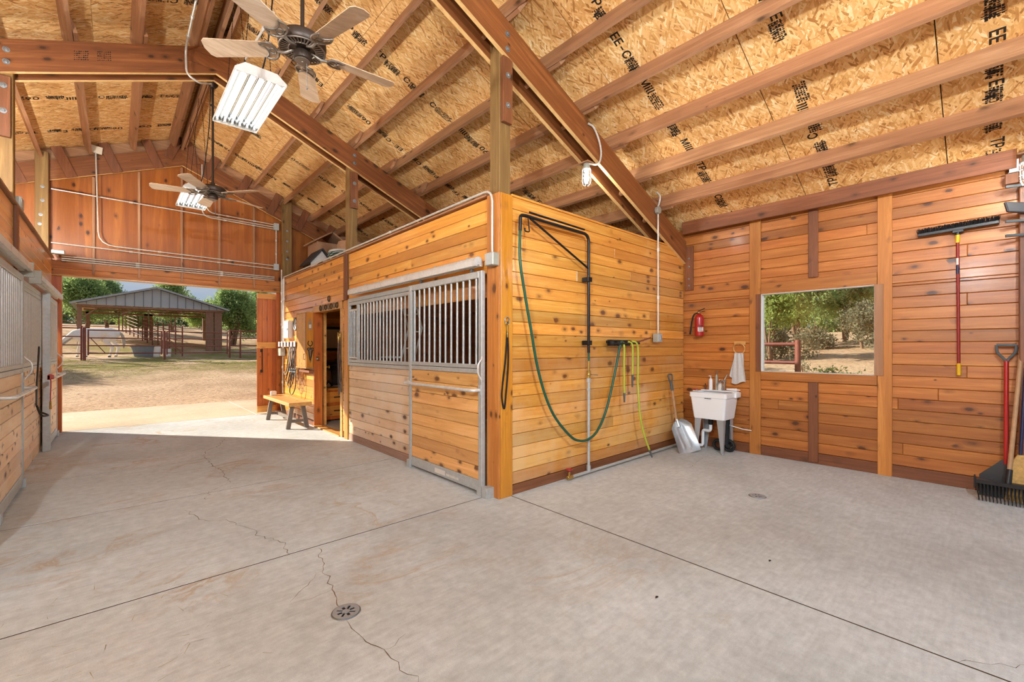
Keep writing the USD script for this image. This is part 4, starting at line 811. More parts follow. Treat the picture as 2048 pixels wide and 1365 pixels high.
# added fill lamps out of view: opposite stalls and rear bay, brightening roof and floor
for lab_, c in (('added caged fill lamp, out of view on a bracket inside the nearer opposite stall wall', (-1.0, 4.9, 2.83)), ('added caged fill lamp, out of view on a bracket inside the opposite stall wall by the doorway', (-1.0, 8.4, 2.83))):
    jar_lamp(lab_, c, 'stall_fill_glow', True).add('bracket', bar((-1.03, c[1], c[2] - 0.085), (XL - 0.05, c[1], c[2] - 0.085), 0.05, 0.02), 'galv')
for lab_, c in (('added caged fill lamp, out of view on a stem over the open rear bay at the side of the aisle', (-1.2, 0.2, 3.1)), ('added caged fill lamp, out of view on a stem over the rear end of the aisle, under the ridge', (1.1, -0.75, 3.3))):
    jar_lamp(lab_, c, 'rear_fill_glow').add('stem', cyl((c[0], c[1], c[2] + 0.06), (c[0], c[1], zr(c[0]) - 0.01), 0.012, 10), 'conduit', smooth=40)

# ------------------------------------------------------------------ conduits and boxes
def conduit(label, pts, r=0.011, group=None, rad=0.09, mat='conduit'):
    t = thing('conduit', label, 'conduit', pts[0], group=group); t.add('pipe', tube(bend(pts, rad), r, 8), mat, smooth=40)
    p = [np.asarray(q, float) for q in pts]; L = [np.linalg.norm(b - a) for a, b in zip(p, p[1:])]; k = int(np.argmax(L)); a, b = p[k], p[k + 1]; d = (b - a) / L[k]
    for f in (0.3, 0.7):
        c = a + (b - a) * f; t.add('coupling', cyl(c - d * 0.025, c + d * 0.025, r * 1.45, 8), 'galv_bright', smooth=40)
    return t
def box(label, x0, x1, y0, y1, z0, z1, face=None):
    t = thing('junction_box', label, 'junction box', ((x0 + x1) / 2, (y0 + y1) / 2, z0)); t.add('body', bx(x0, x1, y0, y1, z0, z1, 0.006), 'grey_box')
    if face is not None:
        ax, s = face; e = 0.003; lo = [x0 + 0.006, y0 + 0.006, z0 + 0.006]; hi = [x1 - 0.006, y1 - 0.006, z1 - 0.006]
        if s < 0: hi[ax] = [x0, y0][ax] - 0.0002; lo[ax] = hi[ax] - e
        else: lo[ax] = [x1, y1][ax] + 0.0002; hi[ax] = lo[ax] + e
        t.add('cover_plate', bx(lo[0], hi[0], lo[1], hi[1], lo[2], hi[2], 0.001), 'galv')
    return t
yc = YE - 0.075
conduit('highest long conduit straight across the gable wall', [(-0.78, yc, 4.01), (2.50, yc, 4.0)])
conduit('conduit dropping beside the far light to the upper gable run', [(1.235, yc - 0.085, 4.95), (1.235, yc - 0.085, 3.95), (2.50, yc, 3.955)], rad=0.16)
conduit('second conduit bending beside the far light to the upper gable run', [(1.31, yc - 0.02, 4.55), (1.31, yc - 0.02, 4.06), (2.50, yc, 4.05)], rad=0.16)
conduit('conduit dropping from the tan plate and bending along the gable', [(-0.247, yc - 0.085, 4.70), (-0.215, yc - 0.03, 3.18), (2.50, yc, 3.17)], rad=0.22)
conduit('long conduit just under the bent one on the gable wall', [(-0.78, yc, 3.13), (2.50, yc, 3.10)])
for k, (z, s) in enumerate(((2.925, 'uppermost'), (2.89, 'middle'), (2.855, 'lowest'))): conduit(f'{s} of three conduits low across the gable wall', [(-0.66, yc, z), (2.52, yc, z)])
box('square junction box at the end of the upper gable conduits', 2.50, 2.60, yc - 0.05, yc + 0.03, 3.93, 4.08, (1, -1)); box('square junction box at the end of the middle gable conduits', 2.50, 2.60, yc - 0.05, yc + 0.03, 3.07, 3.21, (1, -1))
conduit('short upright conduit joining the two square gable boxes', [(2.55, yc - 0.01, 3.93), (2.55, yc - 0.01, 3.21)])
box('long junction box on top of the opposite stall wall', -0.755, -0.60, 9.95, 10.03, 2.90, 2.965, (1, -1))
sp = thing('sensor_plate', 'square tan plate on a stem below the gable roof', 'light fitting', (-0.247, yc - 0.02, 4.70)); sp.add('plate', ob((-0.247, yc - 0.10, 4.78), (1, 0, -0.12), (0, 1, 0.3), (0.1, -0.3, 1), [0.082, 0.012, 0.06]), 'mat_paper'); sp.add('stem', cyl((-0.247, yc - 0.085, 4.69), (-0.247, yc - 0.085, 4.75), 0.014, 10), 'galv', smooth=40)
for i, (y, z0, z1, s) in enumerate(((10.13, 1.40, 3.07, 'upright conduit in the doorway corner, closest to the gable'), (10.03, 1.40, 2.86, 'upright conduit in the doorway corner, in the middle'), (9.96, 1.40, 2.88, 'upright conduit in the doorway corner, closest to the clock'))): conduit(s, [(XR - 0.03, y, z0), (XR - 0.03, y, z1)], 0.015)
box('switch box on the corner conduits beside the hanging bridles', XR - 0.10, XR - 0.01, 9.93, 10.17, 1.24, 1.40, (1, -1)); conduit('lower upright conduit running down behind the bench', [(XR - 0.03, 10.05, 0.45), (XR - 0.03, 10.05, 1.24)], 0.012)
box('grey end box of the stall door track at the corner post', 2.545, 2.625, 3.05, 3.17, 2.165, 2.285, (0, -1))
conduit('conduit rising from the track box and running along the wall top', [(2.59, 3.115, 2.285), (2.59, 3.115, 2.882), (2.59, 9.9, 2.882)], 0.0115, rad=0.12)
conduit('long conduit under the roof above the stall', [on(0, 4.9, 1000, 312), on(0, 4.9, 1110, 277)], 0.012); conduit('thin conduit low under the roof behind the wash wall', [on(0, 5.6, 1190, 440), on(0, 5.6, 1248, 422)], 0.01)
for k, (dz, dx) in enumerate(((0.03, -0.01), (0.065, -0.02), (0.10, -0.03))): conduit(f"{('lowest', 'middle', 'topmost')[k]} of three conduits along the top of the opposite wall", [(XL + dx, 5.0, TOPZ + dz), (XL + dx, 9.95, TOPZ + dz)], 0.012)
box('junction box on the conduits above the opposite stall wall', XL - 0.06, XL + 0.035, 6.78, 6.95, TOPZ + 0.01, TOPZ + 0.13, (0, 1))
conduit('bare conduit running under the ridge towards the middle beams', [on(0, 1.0, 547, 25), on(0, 1.0, 491, 118)], 0.012)
conduit('conduit swooping in front of the middle beam to the fan mount', [on(1, 5.5, 392, 1), on(1, 6.48, 371, 98), on(1, 6.48, 373, 148), on(1, 6.5, 398, 166), on(1, 6.8, 422, 168)], 0.012, rad=0.2)
# wash bay: conduit, octagonal box, switch box
wx = 5.385
conduit('upright conduit on the wash wall between roof beam and switch box', [(wx, 2.995, 1.60), (wx, 2.995, 3.20)])
ob8 = thing('octagon_box', 'grey octagonal box on the roof beam end with a curled whip', 'junction box', (wx, 3.0, 3.18)); ob8.add('body', (lambda g: (g[0][:, [0, 2, 1]] * [1, 1, 1] + [wx, 2.975, 3.255], g[1][:, ::-1]))(lathe([(0, 0), (0.05, 0), (0.052, 0.004), (0.052, 0.044), (0, 0.044)], n=8)), 'grey_box')
ob8.add('whip', flex([(wx - 0.01, 2.99, 3.30), (wx + 0.0, 2.97, 3.38), (wx - 0.02, 2.96, 3.44), (wx - 0.09, 2.97, 3.47)], 0.012, 30), 'conduit', smooth=40)
sw = box('grey switch box at the bottom of the wash wall conduit', wx - 0.055, wx + 0.055, 2.965, 3.045, 1.48, 1.60, (1, -1)); sw.add('toggle', bx(wx - 0.012, wx + 0.012, 2.945, 2.961, 1.51, 1.57), 'chrome')

# ------------------------------------------------------------------ wash boom, hoses, pipes
px, py = 3.868, 2.985
wb = thing('wash_boom', 'black steel hose boom folded flat against the wash wall', 'hose boom', (px, py, 1.3))
wb.add('arm', tube(bend([(px, py, 1.35), (px, py, 2.655), (2.86, py - 0.03, 2.655), (2.80, py - 0.03, 2.645), (2.795, py - 0.03, 2.50)], 0.09, 7), 0.0165, 10), 'black_steel', smooth=40); wb.add('upper_tube', tube([(px - 0.1, py - 0.02, 2.69), (2.90, py - 0.05, 2.69)], 0.010, 8), 'black_steel', smooth=40)
wb.add('brace', tube([(2.93, py - 0.03, 2.64), (px, py, 2.28)], 0.011, 8), 'black_steel', smooth=40); wb.add('hook', tube(bend([(2.90, py - 0.03, 2.64), (2.90, py - 0.05, 2.50), (2.84, py - 0.05, 2.50), (2.84, py - 0.05, 2.53)], 0.02), 0.006, 6), 'black_steel', smooth=40)
for z in (2.16, 1.46): wb.add('clamp', bx(px - 0.035, px + 0.035, py - 0.022, py + 0.066, z - 0.025, z + 0.025), 'black_steel')
wb.add('standpipe_end', cyl((px, py, 1.26), (px, py, 1.36), 0.012, 10), 'hose_green', smooth=40)
single('garden_hose', 'dark green hose hanging in a deep loop from the boom', 'hose', tube(smooth_path([(2.795, py - 0.03, 2.51)] + [on(1, 2.94, *q) for q in ((1040, 520), (1050, 590), (1062, 660), (1074, 730), (1090, 790), (1110, 835), (1140, 872), (1158, 882), (1177, 879), (1196, 860), (1214, 815), (1231, 740))] + [(4.37, 2.915, 1.43), (4.40, 2.905, 1.475), (4.45, 2.93, 1.44)], 110), 0.0135, 10), 'hose_green', smooth=True)
hh = thing('hose_hanger', 'black wall bracket holding green and lime hoses', 'hose hanger', (4.55, 2.98, 1.45)); hh.add('arm', cat(bar((4.18, 2.97, 1.475), (4.80, 2.93, 1.475), 0.02, 0.03), bar((4.22, 2.90, 1.455), (4.75, 2.89, 1.46), 0.02, 0.02)), 'black_steel'); hh.add('arm', cyl((4.72, 2.92, 1.47), (5.08, 2.93, 1.535), 0.009, 8), 'rust_pipe', smooth=40); hh.add('wall_plate', bx(4.3, 4.7, 2.985, 3.045, 1.43, 1.50), 'black_steel'); hh.add('peg', cat(ball((4.22, 2.92, 1.46), 0.03, 2), ball((4.33, 2.91, 1.455), 0.028, 2)), 'rubber', smooth=True)
def lime(label, pts, tip):
    t = thing('wash_hose', label, 'hose', pts[0], group=None); p = smooth_path(pts, 50); t.add('tube', tube(p, 0.0125, 10), 'hose_lime', smooth=True); d = p[-1] - p[-2]; d /= np.linalg.norm(d); t.add('nozzle', cyl(p[-1], p[-1] + d * tip, (0.014, 0.010), 10), 'grey_plastic', smooth=40)
lime('short lime hose end with a grey tip', [(4.42, 2.905, 1.47), (4.435, 2.90, 1.40), (4.445, 2.91, 1.20), (4.45, 2.91, 0.87)], 0.11)
lime('middle lime hose end with a dark metal nozzle', [(4.52, 2.90, 1.48), (4.58, 2.885, 1.44), (4.60, 2.89, 1.30), (4.61, 2.90, 1.08)], 0.15)
lime('longest lime hose trailing down to the floor pipe', [(4.60, 2.90, 1.485), (4.67, 2.88, 1.46), (4.70, 2.88, 1.34), (4.70, 2.88, 0.95), (4.71, 2.86, 0.60), (4.77, 2.84, 0.35), (4.86, 2.82, 0.15)], 0.11)
wp_ = thing('water_pipe', 'galvanised water pipe along the foot of the wash wall', 'water pipe', (px, py, 0)); zp = 0.035
wp_.add('riser', cyl((px, py, zp), (px, py, 1.05), 0.0165, 12), 'galv', smooth=40); wp_.add('union', cat(cyl((px, py, 1.02), (px, py, 1.07), 0.024, 8), cyl((px, py, 0.93), (px, py, 0.96), 0.021, 8), cyl((px, py, zp + 0.0), (px, py, zp + 0.07), 0.023, 10)), 'galv', smooth=40)
v_ = wp_.add('valve', cat(cyl((px, py, 1.07), (px, py, 1.15), 0.022, 10), cyl((px, py, 1.15), (px, py, 1.26), 0.014, 10), ball((px, py, 1.11), 0.027, 2)), 'brass', smooth=40); v_.add('lever', cat(bar((px, py - 0.035, 1.11), (px + 0.11, py - 0.04, 1.10), 0.016, 0.005)), 'navy_paint', 'blue lever')
wp_.add('floor_run', cyl((px - 0.30, py - 0.0, zp), (6.08, py + 0.0, zp), 0.0165, 12), 'galv', smooth=40); b_ = wp_.add('end_bib', cat(cyl((px - 0.36, py, zp), (px - 0.28, py, zp), 0.021, 10), cyl((px - 0.33, py, zp), (px - 0.33, py, zp + 0.06), 0.012, 8)), 'brass', smooth=40); b_.add('red_wheel', torus((px - 0.33, py, zp + 0.085), 0.032, 0.007, n=18, k=6), 'red_paint', 'red hand wheel', smooth=40); b_.add('spindle', cat(cyl((px - 0.33, py, zp + 0.05), (px - 0.33, py, zp + 0.09), 0.008, 8), bar((px - 0.362, py, zp + 0.085), (px - 0.298, py, zp + 0.085), 0.008, 0.006)), 'red_paint')

# ------------------------------------------------------------------ utility sink and what is on it
SX0, SX1, SY0, SY1, SZ = 5.79, 6.232, 2.275, 2.765, 0.805
us = thing('utility_sink', 'white laundry tub on grey legs in the wash bay corner', 'utility sink', ((SX0 + SX1) / 2, (SY0 + SY1) / 2, 0))
def ring(x0, x1, y0, y1, z, r=0.03): 
    P = sbox(x0 + r, y0 + r, x1 - r, y1 - r).buffer(r, 5); c = np.array(P.exterior.coords)[:-1]; return np.c_[c, np.full(len(c), z)]
def loft(rings, cap0=True, cap1=True):
    n = len(rings[0]); v = np.vstack(rings); f = []
    for i in range(len(rings) - 1):
        for j in range(n): a, b, c, d = i * n + j, i * n + (j + 1) % n, (i + 1) * n + (j + 1) % n, (i + 1) * n + j; f += [[a, b, c], [a, c, d]]
    if cap0: v = np.vstack([v, rings[0].mean(0)]); f += [[len(v) - 1, (j + 1) % n, j] for j in range(n)]
    if cap1: v = np.vstack([v, rings[-1].mean(0)]); o = (len(rings) - 1) * n; f += [[len(v) - 1, o + j, o + (j + 1) % n] for j in range(n)]
    g = (v, np.array(f)); 
    return (v, g[1][:, ::-1]) if trimesh.Trimesh(*g, process=False).volume < 0 else g
def inset(d, z, r=0.03, dt=0.0): return ring(SX0 + d, SX1 - d - dt, SY0 + d, SY1 - d, z, r)
us.add('basin', loft([inset(0.045, 0.455), inset(0.040, 0.47), inset(0.012, 0.73), inset(0.010, 0.742), inset(0.0, 0.745), inset(0.0, SZ), inset(0.018, SZ + 0.003), inset(0.022, SZ - 0.01), inset(0.05, 0.52, dt=0.03), inset(0.08, 0.50, dt=0.03)]), 'white_plastic', smooth=35)
us.add('deck', bx(SX1 - 0.09, SX1 + 0.01, SY0 + 0.005, SY1 - 0.005, SZ - 0.004, SZ + 0.012, 0.006), 'white_plastic'); us.add('maker_mark', cat(*[bx(SX0 + 0.001, SX0 + 0.0105, SY0 + 0.27 - k * 0.0125, SY0 + 0.279 - k * 0.0125, 0.728, 0.738) for k in range(7)]), 'grey_plastic', 'small grey raised mark')
us.add('mounting_lip', bx(SX1 - 0.16, SX1 + 0.0, SY0 - 0.02, SY0 + 0.012, 0.735, SZ + 0.002, 0.006), 'white_plastic')
for sx, sy in ((0, 0), (0, 1), (1, 0), (1, 1)):
    xx, yy = (SX0 + 0.06, SX1 - 0.07)[sx], (SY0 + 0.06, SY1 - 0.06)[sy]; ex, ey = (-1, 1)[sx], (-1, 1)[sy]; q = lambda w, z, o: np.array([(xx - ex * w, yy - ey * 0.004, z), (xx - ex * w, yy + ey * 0.0, z), (xx + ex * 0.004, yy + ey * 0.004, z), (xx + ex * 0.0, yy - ey * w, z), (xx - ex * 0.004, yy - ey * w, z), (xx - ex * 0.004, yy - ey * 0.004, z)])
    us.add('leg', loft([q(0.028, 0.012, 0), q(0.085, 0.46, 0)]), 'sink_leg'); us.add('foot', cyl((xx - ex * 0.01, yy - ey * 0.01, 0.0), (xx - ex * 0.01, yy - ey * 0.01, 0.02), 0.014, 10), 'galv', smooth=40)
fc = us.add('faucet', cat(cyl((6.17, 2.46, SZ + 0.012), (6.16, 2.44, SZ + 0.16), (0.022, 0.018), 12), tube(smooth_path([(6.16, 2.44, SZ + 0.14), (6.10, 2.46, SZ + 0.155), (6.04, 2.48, SZ + 0.13)], 12), 0.013, 10), cyl((6.16, 2.44, SZ + 0.16), (6.175, 2.415, SZ + 0.235), (0.014, 0.008), 10)), 'chrome', 'dark chrome single-lever faucet', smooth=40)
us.add('drain_pipe', cat(tube(bend([(6.0, 2.56, 0.46), (6.0, 2.56, 0.27), (6.03, 2.68, 0.27), (6.03, 2.68, 0.05), (6.03, 2.93, 0.05)], 0.04), 0.021, 10)), 'white_plastic', smooth=40); us.add('trap', cat(cyl((6.0, 2.56, 0.36), (6.0, 2.56, 0.46), 0.03, 12), cyl((6.08, 2.40, 0.10), (6.08, 2.40, 0.44), 0.05, 14)), 'rubber', smooth=40)
us.add('reel', cat(torus((6.1, 2.36, 0.09), 0.065, 0.022, (1, 0, 0)), torus((6.1, 2.50, 0.08), 0.06, 0.02, (1, 0, 0)), cyl((6.05, 2.36, 0.09), (6.15, 2.36, 0.09), 0.03, 12)), 'rubber', 'black coiled hose under the tub', smooth=40)
us.add('supply_line', tube(smooth_path([(6.1, 2.42, 0.38), (6.12, 2.30, 0.35), (6.18, 2.2, 0.32), (6.22, 2.12, 0.31)], 16), 0.006, 6), 'white_plastic', smooth=True)
def bottle(label, c, h, r, mat, neck='white_plastic', pump=True):
    t = thing('soap_bottle', label, 'bottle', c); A = lambda g: (g[0] + np.array(c), g[1]); t.add('body', A(lathe([(0, 0), (r * 0.95, 0), (r, 0.006), (r, h * 0.66), (r * 0.75, h * 0.76), (r * 0.36, h * 0.80), (0, h * 0.80)], n=20)), mat, smooth=40)
    if pump: t.add('pump', A(cat(cyl((0, 0, h * 0.79), (0, 0, h * 0.97), r * 0.22, 8), bar((0.01, 0, h * 0.98), (-0.04, 0.01, h * 0.97), 0.014, 0.01))), neck, smooth=40)
    else: t.add('cap', A(cyl((0, 0, h * 0.79), (0, 0, h), r * 0.4, 12)), neck, smooth=40)
zt = SZ + 0.0125
bottle('white pump bottle at the back of the laundry tub', (6.19, 2.64, zt), 0.20, 0.026, 'white_plastic'); bottle('tall clear-grey bottle between pump bottle and faucet', (6.20, 2.565, zt), 0.27, 0.018, 'grey_box', 'bronze_worn', False); bottle('squat pale bottle tucked beside the faucet', (6.19, 2.515, zt), 0.15, 0.028, 'label_white', 'label_white', False); bottle('small dark brown bottle on the tub rim', (6.19, 2.715, zt), 0.085, 0.014, 'brown_leather', 'black', False)
tb_ = thing('squeeze_tube', 'white squeeze tube lying across the tub rim', 'tube', (6.16, 2.32, zt)); tb_.add('body', cyl((6.18, 2.42, zt + 0.02), (6.18, 2.29, zt + 0.02), (0.012, 0.02), 14), 'white_plastic', smooth=40); tb_.add('nozzle', cyl((6.18, 2.29, zt + 0.02), (6.18, 2.245, zt + 0.02), (0.009, 0.006), 10), 'white_plastic', smooth=40)
sc = thing('scrub_brush', 'red and white scrub brush on the front rim', 'brush', (5.90, 2.72, SZ)); sc.add('back', bx(5.86, 5.95, 2.705, 2.75, SZ + 0.022, SZ + 0.036, 0.006), 'red_paint'); sc.add('bristles', bx(5.865, 5.945, 2.71, 2.745, SZ + 0.004, SZ + 0.021, 0.002), 'label_white')
rag = single('cleaning_rag', 'pale rag hanging off the side of the tub', 'rag', loft([ring(5.95, 6.02, SY1 + 0.003, SY1 + 0.03, z, 0.008) + [dx, 0, 0] for z, dx in ((0.53, 0.01), (0.60, 0.0), (0.70, 0.01), (0.80, 0.0))]), 'cloth_grey', smooth=40)

# ------------------------------------------------------------------ fire extinguisher, towel ring
fx = thing('fire_extinguisher', 'red fire extinguisher hung on the wall above the tub', 'fire extinguisher', (6.19, 2.80, 1.58)); ex, ey = 6.185, 2.80; A = lambda g: (g[0] + np.array([ex, ey, 0]), g[1])
fx.add('cylinder', A(lathe([(0, 1.575), (0.055, 1.575), (0.061, 1.585), (0.061, 1.83), (0.05, 1.865), (0.025, 1.885), (0.018, 1.90), (0, 1.90)], n=28)), 'red_paint', smooth=40)
fx.add('valve', A(cyl((0, 0, 1.895), (0, 0, 1.925), 0.017, 12)), 'chrome', smooth=40); fx.add('lever', cat(bar((ex, ey + 0.02, 1.928), (ex - 0.03, ey - 0.09, 1.965), 0.018, 0.008), bar((ex, ey + 0.02, 1.915), (ex - 0.02, ey - 0.09, 1.925), 0.016, 0.007)), 'black'); fx.add('gauge', A(ball((-0.025, 0.0, 1.91), 0.015, 2)), 'brass', smooth=True)
fx.add('hose', tube(smooth_path([(ex, ey + 0.02, 1.91), (ex - 0.02, ey + 0.07, 1.88), (ex - 0.02, ey + 0.10, 1.78), (ex - 0.02, ey + 0.115, 1.66), (ex - 0.02, ey + 0.12, 1.64)], 20), 0.010, 8), 'rubber', smooth=True); fx.add('horn', cyl((ex - 0.02, ey + 0.12, 1.645), (ex - 0.02, ey + 0.125, 1.60), (0.011, 0.014), 10), 'rubber', smooth=40)
def band(z0, z1, a0, a1, r, n=12):
    th = np.linspace(a0, a1, n); o = np.c_[ex + r * np.cos(th), ey + r * np.sin(th)]; v = np.vstack([np.c_[o, np.full(n, z0)], np.c_[o, np.full(n, z1)]]); i = np.arange(n - 1); return v, np.vstack([np.c_[i, i + 1, i + n], np.c_[i + 1, i + n + 1, i + n]])
fx.add('label', band(1.64, 1.70, math.radians(185), math.radians(265), 0.0617), 'label_white', 'white printed label', smooth=False); fx.add('label', band(1.70, 1.745, math.radians(185), math.radians(265), 0.0617), 'label_red'); fx.add('print', cat(*[band(1.65 + k * 0.012, 1.655 + k * 0.012, math.radians(195), math.radians(250 - 10 * (k % 2)), 0.0621) for k in range(7)]), 'ink')
tr = thing('towel_ring', 'tan wooden towel ring on the wall above the tub', 'towel ring', (6.25, 2.27, 1.46)); tr.add('plate', bx(6.228, 6.25, 2.20, 2.345, 1.445, 1.495, 0.008), 'tan_wood'); tr.add('ring', torus((6.222, 2.275, 1.395), 0.072, 0.0085, (1, 0, 0.12), n=28), 'tan_wood', smooth=40); tr.add('arm', cyl((6.235, 2.275, 1.455), (6.215, 2.275, 1.462), 0.012, 10), 'tan_wood', smooth=40)
def towel():
    us_, vs = np.linspace(0, 1, 26), np.linspace(0, 1, 30); out = []
    for lay, s, zend, yo in ((0, -1, 0.93, 0.0), (1, 1, 0.98, 0.03)):
        P = []
        for v in vs:
            z = 1.338 - (1.338 - (zend)) * v
            for u in us_:
                w = 0.05 + 0.045 * v; y = 2.275 + yo * v + (u - 0.5) * 2 * w - 0.03 * v * (lay == 0) * 0 ; x = 6.215 + s * (0.012 + 0.006 * math.sin(u * 14 + 3 * v + lay)) + 0.010 * math.sin(u * 9 + lay * 2) * v
                P.append((x, y, z - 0.03 * v * (u - 0.5) * (1 if lay == 0 else -2) + 0.012 * v * math.sin(u * 7)))
        out.append(np.array(P))
    A_, B_ = out; n, m = len(us_), len(vs); v = np.vstack([A_, B_]); f = []
    for i in range(m - 1):
        for j in range(n - 1):
            a, b, c, d = i * n + j, i * n + j + 1, (i + 1) * n + j + 1, (i + 1) * n + j; f += [[a, b, c], [a, c, d]]; o = n * m; f += [[o + a, o + c, o + b], [o + a, o + d, o + c]]
    for j in range(n - 1): f += [[j, n * m + j, n * m + j + 1], [j, n * m + j + 1, j + 1]]
    return v, np.array(f)
single('hand_towel', 'pale grey towel draped through the wooden towel ring', 'towel', towel(), 'cloth_grey', smooth=True)

# ------------------------------------------------------------------ tools along the window wall and the scoop shovel
sh = thing('scoop_shovel', 'aluminium scoop shovel leaning in the corner beside the laundry tub', 'shovel', (5.66, 2.78, 0))
top, mid_, low = np.array(on(1, 2.985, 1340, 750)), np.array(on(1, 2.90, 1353, 842)), np.array(on(2, 0.004, 1381, 906))
hd = (mid_ - top) / np.linalg.norm(mid_ - top)
sh.add('handle', cyl(top + hd * 0.14, mid_, (0.016, 0.018), 12), 'handle_wood', smooth=40); sd_ = np.cross(hd, [0, 1.0, 0]); sd_ /= np.linalg.norm(sd_)
sh.add('grip', cat(tube(smooth_path([top + hd * 0.17, top + hd * 0.11 + sd_ * 0.02, top + hd * 0.06 + sd_ * 0.045, top + sd_ * 0.045, top - sd_ * 0.045, top + hd * 0.06 - sd_ * 0.045, top + hd * 0.11 - sd_ * 0.02, top + hd * 0.17], 36), 0.011, 8), cyl(top + hd * 0.13, top + hd * 0.22, 0.02, 12)), 'grey_plastic', 'dark plastic D-grip', smooth=40)
bd_ = low - mid_; Lb = np.linalg.norm(bd_); bd_ /= Lb; sx_ = np.cross(bd_, [-0.5, -0.75, 0.4]); sx_ /= np.linalg.norm(sx_); nn = np.cross(sx_, bd_); nn *= -1 if nn[1] > 0 else 1
def scoop():
    n, m = 22, 24; F = []; 
    for side in (0, 1):
        for i in range(m):
            v = i / (m - 1); w = 0.03 + (0.155 - 0.03) * min(1, (v / 0.22)) ** 0.6 if v < 0.22 else 0.155 + 0.012 * (v - 0.22); lift = 0.075 * (1 - v) ** 0.8
            for j in range(n):
                u = 2 * j / (n - 1) - 1; h = lift * abs(u) ** 3 + 0.006 * math.exp(-((abs(u) - 0.3) / 0.09) ** 2) * (v < 0.85) - 0.03 * math.sin(math.pi * v) * (1 - u * u) * 0.4
                F.append(mid_ + bd_ * (Lb * v) + sx_ * (u * w) + nn * (h - 0.0025 * side))
    F = np.array(F); f = []
    for i in range(m - 1):
        for j in range(n - 1): a, b, c, d = i * n + j, i * n + j + 1, (i + 1) * n + j + 1, (i + 1) * n + j; o = n * m; f += [[a, b, c], [a, c, d], [o + a, o + c, o + b], [o + a, o + d, o + c]]
    rim = [i * n for i in range(m)] + [(m - 1) * n + j for j in range(1, n)] + [i * n + n - 1 for i in range(m - 2, -1, -1)] + list(range(n - 2, 0, -1)); o = n * m
    for a, b in zip(rim, rim[1:] + rim[:1]): f += [[a, o + a, o + b], [a, o + b, b]]
    return F, np.array(f)
sh.add('scoop', scoop(), 'aluminium', smooth=45); sh.add('ferrule', cyl(mid_ - hd * 0.02, mid_ + bd_ * 0.09, (0.021, 0.026), 12), 'aluminium', smooth=40)
bj = single('plastic_jug', 'small white plastic jug on the floor behind the scoop', 'jug', lathe([(0, 0), (0.05, 0), (0.055, 0.01), (0.055, 0.13), (0.03, 0.18), (0.016, 0.19), (0.016, 0.22), (0, 0.22)], (5.93, 2.86, 0), 20), 'white_plastic', smooth=40)

def bristles(p0, p1, down, L, rows, n, w, r, seed, across):
    q = random.Random(seed); g = []
    for k in range(rows):
        for i in range(n):
            a = p0 + (p1 - p0) * ((i + q.uniform(0.2, 0.8)) / n) + across * (w * ((k + 0.5) / rows - 0.5)); d = down + 0.14 * np.array([q.gauss(0, 1), q.gauss(0, 1), q.gauss(0, 1)]); d /= np.linalg.norm(d)
            g.append(tube([a, a + d * L * q.uniform(0.85, 1.05)], [r, r * 0.5], 4))
    return cat(*g)
pb = thing('push_broom', 'push broom hung upside down high on the plank wall', 'push broom', (6.21, 0.21, 1.14)); b0, b1 = np.array([6.205, 0.505, 2.575]), np.array([6.205, -0.065, 2.60])
pb.add('block', bar(b0, b1, 0.065, 0.03), 'black'); pb.add('bristles', bristles(b0 + [0, 0, 0.012], b1 + [0, 0, 0.012], np.array([0, 0, 1.0]), 0.055, 5, 90, 0.055, 0.0028, 4, np.array([1.0, 0, 0])), 'black'); pb.add('socket', cat(bar((6.20, 0.25, 2.575), (6.20, 0.17, 2.577), 0.05, 0.05), cyl((6.2, 0.213, 2.56), (6.2, 0.213, 2.53), 0.02, 12)), 'black')
pb.add('handle', cyl((6.20, 0.213, 2.55), (6.215, 0.204, 1.14), 0.0125, 12), 'red_handle', smooth=40); pb.add('yellow_sleeve', cyl((6.20, 0.213, 2.56), (6.2, 0.2125, 2.45), 0.0165, 12), 'yellow_plastic', smooth=40); pb.add('yellow_tip', cyl((6.214, 0.2045, 1.25), (6.215, 0.204, 1.13), 0.016, 12), 'yellow_plastic', smooth=40); pb.add('sticker', cat(cyl((6.203, 0.212, 2.30), (6.2035, 0.2117, 2.23), 0.0131, 12)), 'label_white', smooth=40); pb.add('sticker', cyl((6.2035, 0.2117, 2.23), (6.2045, 0.211, 2.14), 0.0131, 12), 'navy_paint', smooth=40)
# grain shovel with red handle
gs_ = thing('grain_shovel', 'black shovel with a scuffed red handle and D-grip', 'shovel', (6.05, -0.105, 0)); a, b = np.array([6.19, -0.108, 1.43]), np.array([6.10, -0.105, 0.32]); d = (b - a) / np.linalg.norm(b - a)
gs_.add('handle', cyl(a + d * 0.15, b, 0.0165, 12), 'red_paint', smooth=40); gs_.add('grip', cat(tube([a + [0, 0.062, 0], a + [0, -0.062, 0]], 0.013, 10), tube(smooth_path([a + [0, 0.062, 0], a + d * 0.07 + [0, 0.055, 0], a + d * 0.13 + [0, 0.015, 0], a + d * 0.18], 16), 0.011, 8), tube(smooth_path([a + [0, -0.062, 0], a + d * 0.07 + [0, -0.055, 0], a + d * 0.13 + [0, -0.015, 0], a + d * 0.18], 16), 0.011, 8)), 'grey_plastic', smooth=40)
gs_.add('blade', prism(Polygon([(-0.025, 0.36), (0.025, 0.36), (0.17, 0.20), (0.17, 0.01), (-0.17, 0.01), (-0.17, 0.20)]), 0.008, lambda v: np.c_[6.06 + 0.11 * v[:, 1] + v[:, 2], -0.105 + v[:, 0], v[:, 1]]), 'black')
